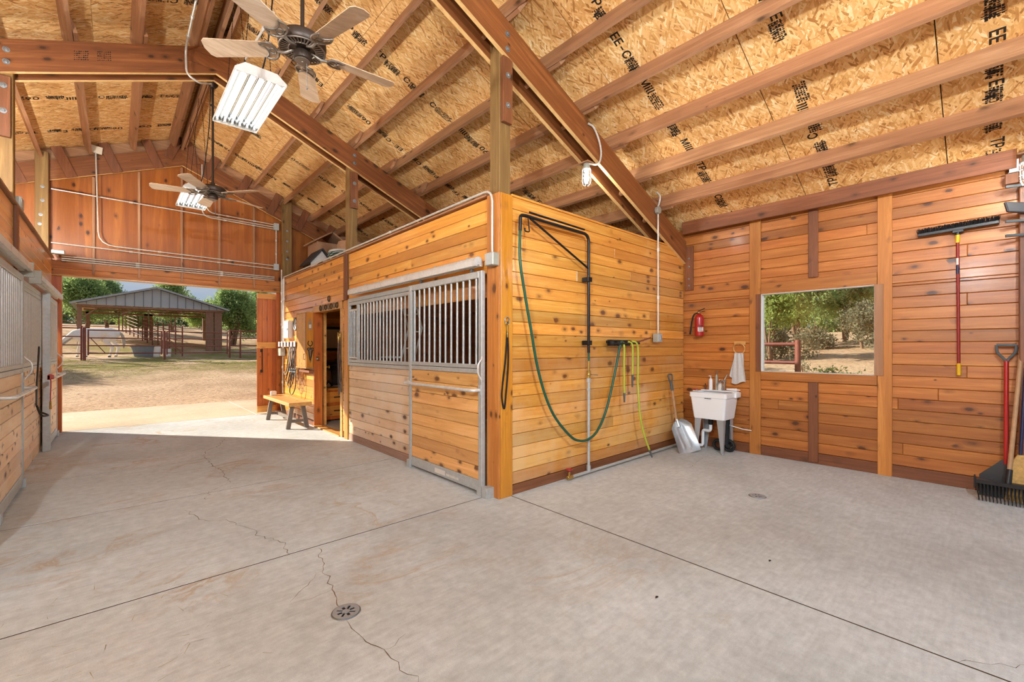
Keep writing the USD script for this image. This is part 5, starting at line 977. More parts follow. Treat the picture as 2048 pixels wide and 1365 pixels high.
# stable rake broom with long tines
rk = thing('tine_broom', 'wide black stable broom with long tines and wooden handle', 'stable broom', (5.9, -0.15, 0)); a, b = np.array([6.16, -0.205, 1.45]), np.array([5.905, -0.115, 0.20])
rk.add('handle', cyl(a, b, 0.0165, 12), 'handle_wood', smooth=40); rk.add('ferrule', cyl(b + (a - b) * 0.09, b - (a - b) * 0.02, 0.021, 12), 'black', smooth=40); rk.add('head', bar((5.90, 0.09, 0.175), (5.90, -0.36, 0.175), 0.075, 0.035), 'black'); rk.add('side_plate', bx(5.86, 5.94, 0.085, 0.097, 0.11, 0.22), 'black')
for k in range(20):
    y = 0.075 - k * 0.0225; rk.add('tine', cat(*[tube([(5.875 + 0.022 * j, y - 0.004 * j, 0.16), (5.872 + 0.02 * j, y - 0.003, 0.08), (5.862 + 0.02 * j, y - 0.012, 0.004)], [0.006, 0.0055, 0.003], 5) for j in range(3)]), 'rubber')
br = thing('corn_broom', 'straw broom with a blue handle standing at the frame edge', 'broom', (6.1, -0.2, 0)); a, b = np.array([6.08, -0.225, 1.28]), np.array([6.01, -0.19, 0.44])
br.add('handle', cyl(b + (a - b) * 0.93, b, 0.012, 12), 'navy_paint', smooth=40); br.add('handle_tip', cyl(a, b + (a - b) * 0.93, 0.0125, 12), 'label_white', smooth=40); br.add('straw_head', cat(loft([ring(5.995, 6.025, -0.21, -0.17, 0.44, 0.012), ring(5.985, 6.03, -0.25, -0.13, 0.36, 0.015), ring(5.975, 6.03, -0.28, -0.10, 0.07, 0.015)]), bristles(np.array([6.0, -0.275, 0.085]), np.array([6.0, -0.105, 0.085]), np.array([0, 0, -1.0]), 0.08, 3, 30, 0.05, 0.003, 9, np.array([1.0, 0, 0]))), 'straw', smooth=30)
th_ = thing('tool_hanger', 'dark green pronged tool rack on the wall past the broom', 'tool rack', (6.1, -0.24, 2.3)); th_.add('rail', bx(6.086, 6.108, -0.26, -0.23, 2.30, 2.95), 'black')
for z in (2.88, 2.56, 2.43): th_.add('prong', bar((6.09, -0.245, z), (6.03, -0.10, z), 0.018, 0.024), 'grey_plastic')
th_.add('gloves', ob((6.05, -0.165, 2.68), (0.3, -0.9, -0.2), (0.9, 0.3, 0), (0, 0.2, 1), [0.07, 0.02, 0.05], 0.015), 'tack_grey', 'dark grey gloves')
# ------------------------------------------------------------------ tack doorway end of the stall fronts
def ribbon(pts, w, n=30, t=0.003, nrm=(1, 0, 0)):
    """A flat strap through pts: w wide, its face towards nrm."""
    p = smooth_path(pts, n); d = np.gradient(p, axis=0); d /= np.linalg.norm(d, axis=1, keepdims=True); nr = np.asarray(nrm, float); s = np.cross(d, nr); s /= np.linalg.norm(s, axis=1, keepdims=True) + 1e-9
    m = len(p); v = np.vstack([p + s * w / 2 - nr * t / 2, p - s * w / 2 - nr * t / 2, p - s * w / 2 + nr * t / 2, p + s * w / 2 + nr * t / 2]); f = []
    for i in range(m - 1):
        for a, b in ((0, 1), (1, 2), (2, 3), (3, 0)): f += [[a * m + i, a * m + i + 1, b * m + i + 1], [a * m + i, b * m + i + 1, b * m + i]]
    return v, np.array(f)
bn = thing('bench', 'pale wooden bench on grey trestle legs by the bridles', 'bench', (2.35, 8.85, 0)); bn.add('seat', bx(2.17, 2.54, 7.98, 9.72, 0.405, 0.465, 0.006), 'tan_wood')
for y in (8.16, 9.50):
    for x0, x1 in ((2.20, 2.27), (2.51, 2.44)): bn.add('leg', bar((x0, y, 0.0), (x1, y, 0.403), 0.07, 0.045), 'grey_wood')
    bn.add('crossbar', bar((2.225, y, 0.13), (2.485, y, 0.13), 0.03, 0.05), 'grey_wood')
bn.add('stretcher', bar((2.355, 8.16, 0.13), (2.355, 9.50, 0.13), 0.04, 0.06), 'grey_wood')
single('door_stop_block', 'small pale block on the far end of the bench', 'block', bx(2.26, 2.36, 9.50, 9.60, 0.466, 0.55, 0.01), 'label_white')
xw = XR
cb = thing('tack_cabinet', 'shallow wall cabinet with a fine slatted front beside the tack room doorway', 'cabinet', (2.58, 8.5, 1.06))
cb.add('side', bx(2.517, xw - 0.004, 8.20, 8.222, 1.06, 2.04), 'pine_gold_z'); cb.add('side', bx(2.517, xw - 0.004, 8.76, 8.782, 1.06, 2.04), 'pine_gold_z'); cb.add('top', bx(2.51, xw - 0.004, 8.195, 8.787, 2.041, 2.06), 'tan_wood'); cb.add('bottom', bx(2.505, xw - 0.004, 8.195, 8.787, 1.038, 1.059), 'tan_wood')
for k in range(20): cb.add('slat', bx(2.519, 2.531, 8.262 + k * 0.0247, 8.2845 + k * 0.0247, 1.062, 2.038, 0.004), 'tan_wood')
cb.add('stile', bx(2.514, 2.533, 8.223, 8.258, 1.062, 2.038), 'redwood_z'); cb.add('pull', tube(bend([(2.513, 8.275, 1.20), (2.49, 8.275, 1.20), (2.49, 8.275, 1.30), (2.513, 8.275, 1.30)], 0.01), 0.005, 6), 'dark_iron', smooth=40)
cb.add('ledge', bx(2.54, xw - 0.004, 8.135, 8.80, 0.96, 1.0), 'redwood_y')
bo = thing('bottle_opener', 'bottle-shaped opener on the orange side of the cabinet', 'bottle opener', (2.57, 8.19, 1.75)); bo.add('plate', prism(Polygon([(-0.022, 0), (0.022, 0), (0.022, 0.10), (0.009, 0.14), (0.009, 0.19), (-0.009, 0.19), (-0.009, 0.14), (-0.022, 0.10)]), 0.004, lambda v: np.c_[2.575 + v[:, 0], 8.195 - v[:, 2], 1.74 + v[:, 1]]), 'zinc'); bo.add('label', prism(sbox(-0.02, 0.02, 0.02, 0.085), 0.001, lambda v: np.c_[2.575 + v[:, 0], 8.1905 - v[:, 2], 1.74 + v[:, 1]]), 'label_white')
def horseshoe(t, c, r, nrm, mat='dark_iron', name='shoe'):
    nz = np.asarray(nrm, float); up = np.array([0, 0, 1.0]); s = np.cross(up, nz); th = np.linspace(math.radians(-60), math.radians(240), 18)
    p = [np.asarray(c, float) + r * (math.cos(a) * s * 0.85 + math.sin(a) * up * -1.0) for a in th]; t.add(name, tube(p, r * 0.16, 6), mat, smooth=40)
hk = thing('horseshoe_hook', 'iron hook with scissors and pliers on the cabinet side', 'tool hook', (2.57, 8.18, 1.3)); horseshoe(hk, (2.575, 8.188, 1.49), 0.045, (0, -1, 0)); hk.add('hook', tube(smooth_path([(2.575, 8.195, 1.44), (2.575, 8.17, 1.40), (2.575, 8.15, 1.39)], 10), 0.006, 6), 'dark_iron', smooth=40)
for k, (dx, L) in enumerate(((-0.03, 0.2), (-0.01, 0.24), (0.015, 0.22), (0.035, 0.17))): hk.add('tool', cat(torus((2.575 + dx, 8.172, 1.385), 0.022, 0.006, (0, 1, 0), n=14, k=5), bar((2.575 + dx, 8.175, 1.365), (2.575 + dx * 0.2, 8.175, 1.385 - L), 0.014, 0.006)), ('dark_iron', 'zinc', 'chrome', 'black')[k])
pn = thing('breaker_panel', 'white electrical panel on the sunlit wall', 'electrical panel', (2.59, 9.6, 1.6)); pn.add('box', bx(2.555, xw - 0.0, 9.44, 9.77, 1.60, 1.96, 0.006), 'white_paint'); pn.add('door', bx(2.548, 2.554, 9.455, 9.755, 1.615, 1.945), 'white_plastic'); pn.add('latch', bx(2.543, 2.547, 9.47, 9.50, 1.76, 1.80), 'grey_plastic')
ck = thing('wall_clock', 'round grey-rimmed wall clock between panel and cabinet', 'clock', (2.6, 9.12, 1.87)); ck.add('rim', torus((2.60, 9.12, 1.87), 0.115, 0.018, (1, 0, 0), n=32), 'grey_plastic', smooth=40); ck.add('dial', cyl((2.615, 9.12, 1.87), (2.600, 9.12, 1.87), 0.108, 28), 'label_white', smooth=40); ck.add('hands', cat(bar((2.597, 9.12, 1.87), (2.597, 9.06, 1.90), 0.008, 0.003, (1, 0, 0)), bar((2.597, 9.12, 1.87), (2.597, 9.14, 1.95), 0.006, 0.003, (1, 0, 0))), 'black'); ck.add('thermometer', bx(2.575, xw - 0.004, 8.90, 8.94, 1.93, 1.99), 'black')
kr = thing('bridle_rack', 'row of white and brown bridle holders over the bench', 'bridle rack', (2.58, 9.35, 1.45)); kr.add('board', bx(2.615, xw - 0.004, 8.72, 10.0, 1.42, 1.54), 'tan_wood')
for k in range(6):
    y = 8.83 + k * 0.21; kr.add('holder', cat(bx(2.49, 2.50, y - 0.055, y + 0.055, 1.43, 1.535, 0.004), bx(2.50, 2.615, y - 0.05, y + 0.05, 1.515, 1.53)), 'label_white', 'white-faced holder'); kr.add('saddle_block', cyl((2.50, y, 1.475), (2.614, y, 1.475), 0.038, 14), 'brown_leather', smooth=40)
BR = ['bridle with the longest rein loop on the rack, nearest the cabinet', 'brown leather bridle, second from the cabinet on the rack', 'tangled bridle in the middle of the rack', 'short bridle at the doorway side of the bunch']
for k, lab_ in enumerate(BR):
    y = 8.83 + k * 0.13; q = random.Random(40 + k); x = 2.535; t = thing('bridle', lab_, 'bridle', (x, y, 1.4), group=None)
    for j in range(4):
        o = q.uniform(-0.05, 0.05); z1 = q.uniform(0.75, 1.0); w = q.uniform(0.02, 0.07)
        t.add('strap', ribbon([(x + 0.01 * j - 0.02, y + o, 1.50), (x + 0.01 * j - 0.03, y + o + w, 1.3), (x + 0.01 * j - 0.03, y + o + w * 1.2, z1 + 0.1), (x + 0.01 * j - 0.025, y + o, z1), (x + 0.01 * j - 0.02, y + o - w, z1 + 0.15), (x + 0.01 * j - 0.015, y + o - w * 0.6, 1.3), (x + 0.01 * j - 0.02, y + o, 1.50)], 0.018, 40, 0.004), ('brown_leather', 'black_leather', 'brown_leather', 'label_white')[(j + k) % 4] if j < 3 else 'brown_leather')
    lo = (0.50, 0.62, 0.70, 0.85)[k]; t.add('rein', tube(smooth_path([(x - 0.03, y - 0.03, 1.0), (x - 0.035, y - 0.05, lo + 0.2), (x - 0.05, y + 0.10, lo + 0.02), (x - 0.05, y + 0.26, lo + 0.08), (x - 0.035, y + 0.16, 0.95), (x - 0.02, y + 0.02, 1.35)], 40), 0.008, 6), 'black_leather', smooth=True)
    t.add('bit', cat(torus((x - 0.03, y - 0.03, 0.98), 0.032, 0.005, (1, 0, 0), n=16, k=5), torus((x - 0.03, y + 0.07, 0.98), 0.032, 0.005, (1, 0, 0), n=16, k=5), cyl((x - 0.03, y - 0.03, 0.95), (x - 0.03, y + 0.07, 0.95), 0.006, 6)), 'zinc', smooth=40)
PLC = ['nearest the stall grille', 'second from the stall grille', 'third from the stall grille', 'fourth from the stall grille', 'fifth from the stall grille', 'sixth from the stall grille', 'farthest from the stall grille']
for k in range(7):
    y = 7.02 + k * 0.125; t = thing('horseshoe', f'old horseshoe on the tack doorway header, {PLC[k]}', 'horseshoe', (XR - 0.03, y, 2.09), group='horseshoes over the tack doorway'); horseshoe(t, (XR - 0.028, y, 2.092), 0.046, (-1, 0, 0), ('dark_iron', 'bronze_worn')[k % 2])
t = thing('horseshoe', 'single black horseshoe fixed above the row of seven', 'horseshoe', (XR - 0.01, 7.42, 2.22)); horseshoe(t, (XR - 0.01, 7.42, 2.23), 0.05, (-1, 0, 0), 'black')
def lead(label, x, y, zt_, zb, mat, ax, sp=0.05, hook=True):
    """Lead rope doubled over a hook. ax: the direction along the wall, as a vector."""
    a = np.asarray(ax, float); c = np.array([x, y, 0.0]); t = thing('lead_rope', label, 'lead rope', (x, y, zb)); nrm = np.cross([0, 0, 1.0], a)
    t.add('strap', ribbon([c + [0, 0, zt_], c + a * sp * 0.3 + [0, 0, zt_ * 0.6 + zb * 0.4], c + a * (-sp * 0.4) + [0, 0, zb + 0.12], c + a * (-sp * 0.9) + [0, 0, zb], c + a * (-sp * 1.5) + [0, 0, zb + 0.14], c + a * (-sp * 0.5) + [0, 0, zt_ * 0.6 + zb * 0.4], c + [0, 0, zt_ - 0.02]], 0.018, 50, 0.004, nrm), mat)
    t.add('snap', cat(torus(c + [0, 0, zt_ + 0.03], 0.02, 0.005, nrm, n=14, k=5), cyl(c + [0, 0, zt_ - 0.05], c + [0, 0, zt_ + 0.01], 0.010, 8), bar(c + [0, 0, zt_ - 0.10], c + [0, 0, zt_ - 0.05], 0.014, 0.012)), 'brass', smooth=40); return t
lead('black lead rope looped on the golden corner post', 2.708, YW - 0.034, 1.60, 0.84, 'black_leather', (1, 0, 0), 0.045).add('hook', cat(torus((2.708, YW - 0.034, 1.66), 0.03, 0.005, (0, 1, 0), n=16, k=5)), 'zinc', smooth=40)
lead('black lead strap nearest the stall grille on the doorway casing', XR - 0.035, 6.87, 1.62, 0.72, 'black_leather', (0, 1, 0), 0.05); lead('brown lead strap hung on the pale doorway casing', XR - 0.035, 6.95, 1.60, 0.66, 'black_leather', (0, 1, 0), 0.04); lead('dark rein loop on the doorway casing, closest to the tack room', XR - 0.04, 6.91, 1.58, 0.85, 'brown_leather', (0, 1, 0), 0.07)
xs = XL + 0.16
bc = thing('leather_collar', 'dark leather strap hung on the nearer opposite stall door', 'leather strap', (xs, 6.7, 1.0)); bc.add('strap', prism(Polygon([(6.72, 1.42), (6.76, 1.40), (6.60, 1.03), (6.55, 0.80), (6.50, 0.82), (6.53, 1.02)]), 0.012, lambda v: np.c_[xs + v[:, 2], v[:, 0], v[:, 1]]), 'black_leather'); bc.add('loop', tube(smooth_path([(xs, 6.54, 0.84), (xs + 0.04, 6.50, 0.72), (xs + 0.08, 6.62, 0.70), (xs + 0.03, 6.72, 0.72)], 20), 0.009, 6), 'black_leather', smooth=True)
rs = thing('red_halter_strap', 'red web strap with a brass snap on the far opposite door', 'strap', (xs, 9.9, 0.8)); rs.add('web', ribbon([on(0, xs, 101, 752), on(0, xs, 102, 770), on(0, xs, 101, 790), on(0, xs, 101, 803)], 0.05, 14, 0.006), 'red_web'); rs.add('web', ribbon([on(0, xs, 97, 756), on(0, xs, 100, 753), on(0, xs, 106, 755)], 0.05, 8, 0.02), 'red_web'); p_ = on(0, xs, 101, 808); rs.add('snap', cat(torus(p_, 0.03, 0.009, (1, 0, 0), n=14, k=5), cyl(p_ - [0, 0, 0.07], p_ - [0, 0, 0.02], 0.012, 8)), 'brass', smooth=40)

# tack room contents
pic = thing('horse_picture', 'framed picture of a horse on the tack room wall', 'picture', (3.85, 10.28, 1.35)); pic.add('mount', bx(3.52, 4.24, 10.285, 10.292, 1.40, 1.84), 'mat_paper'); 
for a in ((3.46, 4.30, 1.34, 1.40), (3.46, 4.30, 1.84, 1.90), (3.46, 3.52, 1.40, 1.84), (4.24, 4.30, 1.40, 1.84)): pic.add('frame', bx(a[0], a[1], 10.27, 10.30, a[2], a[3]), 'black')
pic.add('horse_print', prism(Polygon([(3.98, 1.43), (3.96, 1.52), (3.92, 1.56), (3.90, 1.62), (3.94, 1.68), (3.97, 1.74), (3.98, 1.80), (4.01, 1.765), (4.07, 1.76), (4.14, 1.70), (4.2, 1.60), (4.22, 1.43)]), 0.002, lambda v: np.c_[v[:, 0], 10.2845 - v[:, 2], v[:, 1]]), 'tack_grey', 'dark printed horse head')
chst = thing('tack_chest', 'orange wooden chest with two drawers inside the tack room', 'chest', (3.2, 8.75, 0)); chst.add('body', bx(2.86, 3.62, 8.50, 9.0, 0.03, 0.60), 'door_z'); chst.add('lid', bx(2.84, 3.64, 8.47, 9.02, 0.601, 0.635), 'pine_x')
for z in (0.10, 0.36): d_ = chst.add('drawer', bx(2.89, 3.59, 8.478, 8.499, z, z + 0.20), 'pine_x'); d_.add('pull', bar((3.1, 8.468, z + 0.1), (3.38, 8.468, z + 0.1), 0.014, 0.02), 'dark_iron')
sad = thing('saddle', 'dark saddle on a striped blanket above the chest', 'saddle', (3.35, 9.2, 0.64))
def arch(x0, x1, yc_, w, zt2, drop, th, n=18, m=8, dip=0.0):
    out = []
    for off in (0, th):
        for i in range(m):
            x = x0 + (x1 - x0) * i / (m - 1)
            for j in range(n):
                a = math.pi * j / (n - 1); yy = -math.cos(a); zz = zt2 - dip * math.sin(math.pi * i / (m - 1)) - drop * (1 - math.sin(a)) ** 1.4; out.append((x, yc_ + yy * (w + off * 0.5), zz + off))
    v = np.array(out); f = []; N = n * m
    for i in range(m - 1):
        for j in range(n - 1): a, b, c, d = i * n + j, i * n + j + 1, (i + 1) * n + j + 1, (i + 1) * n + j; f += [[N + a, N + b, N + c], [N + a, N + c, N + d], [a, c, b], [a, d, c]]
    rim = [i * n for i in range(m)] + [(m - 1) * n + j for j in range(1, n)] + [i * n + n - 1 for i in range(m - 2, -1, -1)] + list(range(n - 2, 0, -1))
    for a, b in zip(rim, rim[1:] + rim[:1]): f += [[a, b, N + b], [a, N + b, N + a]]
    return v, np.array(f)
sad.add('seat', arch(3.1, 3.55, 9.2, 0.17, 1.14, 0.14, 0.05, dip=0.07), 'black_leather', smooth=40); sad.add('flap', arch(3.2, 3.5, 9.2, 0.335, 1.06, 0.40, 0.012), 'black_leather', smooth=40); sad.add('horn', cat(cyl((3.12, 9.2, 1.14), (3.06, 9.2, 1.25), (0.03, 0.02), 10), ball((3.055, 9.2, 1.26), 0.032, 2, (1, 1, 0.5))), 'black_leather', smooth=40)
bl = thing('saddle_blanket', 'tan blanket with a black diamond under the dark saddle', 'blanket', (3.35, 9.2, 0.64)); bl.add('cloth', arch(2.98, 3.75, 9.2, 0.30, 0.98, 0.52, 0.012, m=6), 'tan_carpet', smooth=40)
for xx in (3.14, 3.5): 
    for s in (0.10, 0.05): bl.add('diamond', prism(Polygon([(-s, 0), (0, -s), (s, 0), (0, s)]), 0.004, lambda v: np.c_[xx + v[:, 0], 8.885 - v[:, 2] - (0.004 if s < 0.07 else 0), 0.66 + v[:, 1]]), 'black' if s > 0.07 else 'mat_paper', 'woven diamond')
st_ = thing('saddle_stand', 'wooden saddle stand behind the tack chest', 'saddle stand', (3.35, 9.2, 0)); st_.add('rail', bx(3.0, 3.7, 9.1, 9.3, 0.86, 0.95, 0.03), 'grey_wood')
for x in (3.05, 3.65):
    for y in (9.06, 9.34): st_.add('leg', bar((x, y, 0.0), (x, 9.2 + (y - 9.2) * 0.5, 0.86), 0.05, 0.05), 'grey_wood')

# loft
lz = 2.802
dh = thing('cat_house', 'little white-fronted cat house with a dark roof on the loft edge', 'pet house', (3.0, 9.1, lz)); g0 = on(0, 2.95, 620, 540); X0, Y0_ = 2.86, 9.05
dh.add('front', prism(Polygon([(0, 0), (0.42, 0), (0.42, 0.30), (0.21, 0.56), (0, 0.30)]).difference(sbox(0.12, 0.04, 0.30, 0.26).union(Point(0.21, 0.26).buffer(0.09))), 0.015, lambda v: np.c_[X0 + v[:, 0], Y0_ + v[:, 2], lz + v[:, 1]]), 'label_white'); dh.add('body', bx(X0 + 0.02, X0 + 0.40, Y0_ + 0.02, Y0_ + 0.55, lz, lz + 0.30), 'tack_grey')
for s in (-1, 1): dh.add('roof', ob((X0 + 0.21 + s * 0.125, Y0_ + 0.27, lz + 0.44), (s * 0.63, 0, -0.78), (0, 1, 0), (s * 0.78, 0, 0.63), [0.20, 0.33, 0.012]), 'tack_grey')
cc = thing('cat_condo', 'tan carpeted cat condo with an arched opening', 'pet house', (3.2, 9.3, lz)); x0, y0 = 3.05, 9.0 - 0.35; x0, y0 = 3.12, 9.48
cc.add('plinth', bx(x0, x0 + 0.62, y0, y0 + 0.60, lz, lz + 0.34), 'tack_grey'); cc.add('front', prism(sbox(0, 0, 0.62, 0.50).difference(sbox(0.2, 0.04, 0.42, 0.26).union(Point(0.31, 0.26).buffer(0.11))), 0.02, lambda v: np.c_[x0 + v[:, 0], y0 + v[:, 2], lz + 0.341 + v[:, 1]]), 'tan_carpet'); cc.add('body', bx(x0, x0 + 0.62, y0 + 0.021, y0 + 0.60, lz + 0.341, lz + 0.84), 'tan_carpet')
for s in (-1, 1): cc.add('roof', ob((x0 + 0.31 + s * 0.19, y0 + 0.3, lz + 0.96), (s * 0.84, 0, -0.54), (0, 1, 0), (s * 0.54, 0, 0.84), [0.24, 0.33, 0.014]), 'tan_carpet')
def pet_bed(label, c, r, h, mat, rim):
    t = thing('pet_bed', label, 'pet bed', c); t.add('wall', lathe([(0, 0), (r * 0.86, 0), (r, h * 0.45), (r * 0.97, h * 0.85), (r * 0.88, h), (r * 0.72, h * 0.9), (r * 0.66, h * 0.4), (0, h * 0.35)], c, 28), mat, smooth=50); t.add('fleece_rim', torus((c[0], c[1], c[2] + h * 0.97), r * 0.85, h * 0.11, n=28, k=8), rim, smooth=40); return t
nodes_plaid = {"tc": ("texture_coordinate", {}), "w1": ("wave_texture", {"wave_type": "bands", "bands_direction": "z", "scale": 9.0}), "w2": ("wave_texture", {"wave_type": "bands", "bands_direction": "diagonal", "scale": 9.0}), "a": ("math", {"math_type": "add"}), "r": ("rgb_ramp", {"ramp": [(0.15, lin(20, 30, 32)), (0.5, lin(52, 82, 78)), (0.9, lin(170, 186, 178))]}), "h": ("math", {"math_type": "multiply", "value2": 0.5}), "p": ("principled_bsdf", {"roughness": 0.95})}
material('plaid', nodes_plaid, [("tc.object", "w1.vector"), ("tc.object", "w2.vector"), ("w1.fac", "a.value1"), ("w2.fac", "a.value2"), ("a.value", "h.value1"), ("h.value", "r.fac"), ("r.color", "p.base_color")], "p.BSDF")
c_ = on(0, 2.98, 690, 510); pet_bed('green plaid pet bed with a white fleece rim on the wall top', (2.99, c_[1] + 0.0, TOPZ - 0.045), 0.30, 0.27, 'plaid', 'cloth_grey'); 
c2_ = on(0, 3.4, 702, 478); t_ = pet_bed('tan carpet pet perch raised behind the treated post', (3.4, c2_[1], 3.22), 0.26, 0.22, 'tan_carpet', 'tan_carpet'); t_.add('column', cyl((3.4, c2_[1], lz), (3.4, c2_[1], 3.22), 0.06, 14), 'tan_carpet', smooth=40); t_.add('foot', cyl((3.4, c2_[1], lz), (3.4, c2_[1], lz + 0.03), 0.2, 20), 'tan_carpet', smooth=40)
bx_ = thing('storage_box', 'low pale-lidded box on the loft beside the cat house', 'box', (2.98, 8.2, lz)); bx_.add('body', bx(2.82, 3.16, 7.9, 8.5, lz, lz + 0.09), 'tack_grey'); bx_.add('lid', bx(2.81, 3.17, 7.89, 8.51, lz + 0.091, lz + 0.11), 'label_white')
for (px_, lab_) in (((1540, 1123), 'dry leaf scrap on the wash bay floor, nearest the window'), ((1314, 1196), 'dry leaf scrap on the floor below the long joint')):
    c = on(2, 0.0, *px_); single('leaf_scrap', lab_, 'leaf', (np.array([[-.02, 0, .003], [0, -.008, .006], [.018, .002, .002], [0.002, .01, .005], [0, 0, .009]]) + c, np.array([[0, 1, 4], [1, 2, 4], [2, 3, 4], [3, 0, 4], [0, 3, 1], [1, 3, 2]])), 'black_leather')

# ------------------------------------------------------------------ outside: ground
def gz(x, y):
    x, y = np.asarray(x, float), np.asarray(y, float)
    a = np.interp(y, [13.6, 20, 27, 32, 45, 70, 130], [-0.03, 0.30, 0.87, 1.2, 2.7, 4.3, 7.0]); b = np.interp(x, [7.0, 9.5, 14, 25, 45, 100], [-0.03, 0.12, 0.6, 1.75, 2.9, 5.5]); c = np.interp(-x, [8, 30, 90], [-0.03, 1.5, 8])
    return np.maximum(np.maximum(a, b), c)
def grid_ground():
    xs_ = np.unique(np.r_[np.linspace(-90, -6, 36), np.linspace(-6, 12, 60), np.linspace(12, 100, 50)]); ys_ = np.unique(np.r_[np.linspace(-40, 8, 24), np.linspace(8, 36, 90), np.linspace(36, 130, 50)])
    Xg, Yg = np.meshgrid(xs_, ys_, indexing='ij'); Z = gz(Xg, Yg); P = np.stack([Xg * 0.9, Yg * 0.9, Xg * 0], -1); out = (np.maximum(0, Yg - 14) > 0) | (Xg > 7.4) | (Xg < -6)
    Z = Z + np.where(out, (meshkit.fbm(P, 4, 3) - 0.5) * 0.10, 0.0); n, m = Xg.shape; i, j = np.meshgrid(np.arange(n - 1), np.arange(m - 1), indexing='ij'); q = np.stack([i * m + j, (i + 1) * m + j, (i + 1) * m + j + 1, i * m + j + 1], -1).reshape(-1, 4)
    return np.stack([Xg, Yg, Z], -1).reshape(-1, 3), np.vstack([q[:, [0, 1, 2]], q[:, [0, 2, 3]]])
# the ground stops short of the slab
gv, gf = grid_ground(); inside = (np.abs(gv[:, 0] - 1) < 5.2) & (gv[:, 1] < 13.2) & (gv[:, 1] > -0.5); gv[inside, 2] = -0.25
single('ground', 'tan sandy ground rising around the barn', 'ground', (gv, gf), 'sand', kind='structure', smooth=True)

# pipe fences and gates
def pipe_fence(label, pts, h, n, name='pipe_fence', cat_='fence', gate=False, r=0.03, posts=None):
    a, b = np.array(pts[0]), np.array(pts[1]); za, zb = float(gz(*a)), float(gz(*b)); t = thing(name, label, cat_, (*((a + b) / 2), min(za, zb))); P = lambda q, z: np.array([*(a + (b - a) * q), za + (zb - za) * q + z])
    for k in range(n):
        z = h - k * (h - 0.30) / (n - 1); t.add('rail', tube([P(0, z), P(1, z)], r * 0.85, 8), 'rust_pipe', smooth=40)
    for q in (posts or (0.0, 1.0)): t.add('post', tube([P(q, 0.22 if gate else -0.25), P(q, h + (0.03 if gate else 0.08))], r * (1 if gate else 1.35), 10), 'rust_pipe', smooth=40)
    if gate: t.add('brace', tube([P(0.03, h - 0.36), P(0.22, 0.3)], r * 0.6, 6), 'rust_pipe', smooth=40)
    return t
FX = lambda u: float(on(1, 27.0, u, 697)[0])
pipe_fence('rust-red pipe fence in front of the white horse head', [(-5.2, 27), (FX(163), 27)], 1.42, 4, posts=(0.0, 0.5, 1.0)); single('fence_post', 'lone rust-red fence post beside the gate at the horse', 'post', tube([(FX(169), 27, 0.5), (FX(169), 27, 2.34)], 0.05, 10), 'rust_pipe', smooth=40)
pipe_fence('rust-red pipe gate in front of the horse belly and the trough', [(FX(176.5), 27), (FX(323), 27)], 1.34, 4, 'pipe_gate', 'gate', True); single('fence_post', 'rust-red post between the two pipe gates', 'post', tube([(FX(329), 27, 0.5), (FX(329), 27, 2.25)], 0.05, 10), 'rust_pipe', smooth=40)
pipe_fence('rust-red braced pipe gate right of the water buckets', [(FX(334), 27), (FX(454.5), 27)], 1.34, 4, 'pipe_gate', 'gate', True); pipe_fence('rust-red pipe fence running behind the barn door leaf', [(FX(459.5), 27), (16.5, 27)], 1.45, 4, posts=(0.0, 0.04, 0.5, 1.0))
pn_ = [(0.4, 45.0), (1.15, 39.5), (1.9, 34.0), (2.6, 28.6)]
for k in range(3): pipe_fence(('farthest', 'middle', 'nearest')[k] + ' panel of the pen fence running away up the slope', [pn_[k], pn_[k + 1]], 1.5, 6, r=0.024, posts=(0, 0.25, 0.5, 0.75, 1.0))
pipe_fence('dark fence across the slope behind the pen', [(-9, 47), (0.2, 46)], 1.4, 4, posts=(0, 0.25, 0.5, 0.75, 1.0)); pipe_fence('dark fence across the slope behind the far trees', [(6, 46), (20, 44)], 1.4, 4, posts=(0, 0.25, 0.5, 0.75, 1.0))
pipe_fence('brown pipe fence end outside the barn window', [(9.5, 2.43), (9.5, 9.0)], 1.36, 4, posts=(0.0, 0.5, 1.0), r=0.038); pipe_fence('pinkish pipe fence farther off through the window', [(9.9, 9.0), (20, 9.6)], 1.2, 4, posts=(0, 0.33, 0.66, 1.0), r=0.035)

# paddock shelter
sx0, sx1, sy0, sy1 = -1.50, 4.98, 32.0, 38.5; xm = (sx0 + sx1) / 2; ez, rz_ = 3.78, 4.80
pv = thing('paddock_shelter', 'grey metal roofed open shelter in the paddock', 'shelter', (xm, 35, 1.2)); npan = 17
zt_ = lambda x: rz_ - (rz_ - ez) * abs(x - xm) / (sx1 - xm)
for k in range(npan):
    a, b = sx0 + (sx1 - sx0) * k / npan, sx0 + (sx1 - sx0) * (k + 1) / npan; pts = [(a + 0.008, ez - 0.05), (b - 0.008, ez - 0.05), (b - 0.008, zt_(b))] + ([(xm, rz_)] if a < xm < b else []) + [(a + 0.008, zt_(a))]
    pg = pv.add('gable_panel', prism(pts, 0.03, lambda v: np.c_[v[:, 0], sy0 + v[:, 2], v[:, 1]]), 'gable_metal'); pg.add('rib', bx(b - 0.022, b + 0.006, sy0 - 0.02, sy0 + 0.0, ez - 0.05, zt_(b) - 0.02), 'roof_metal')
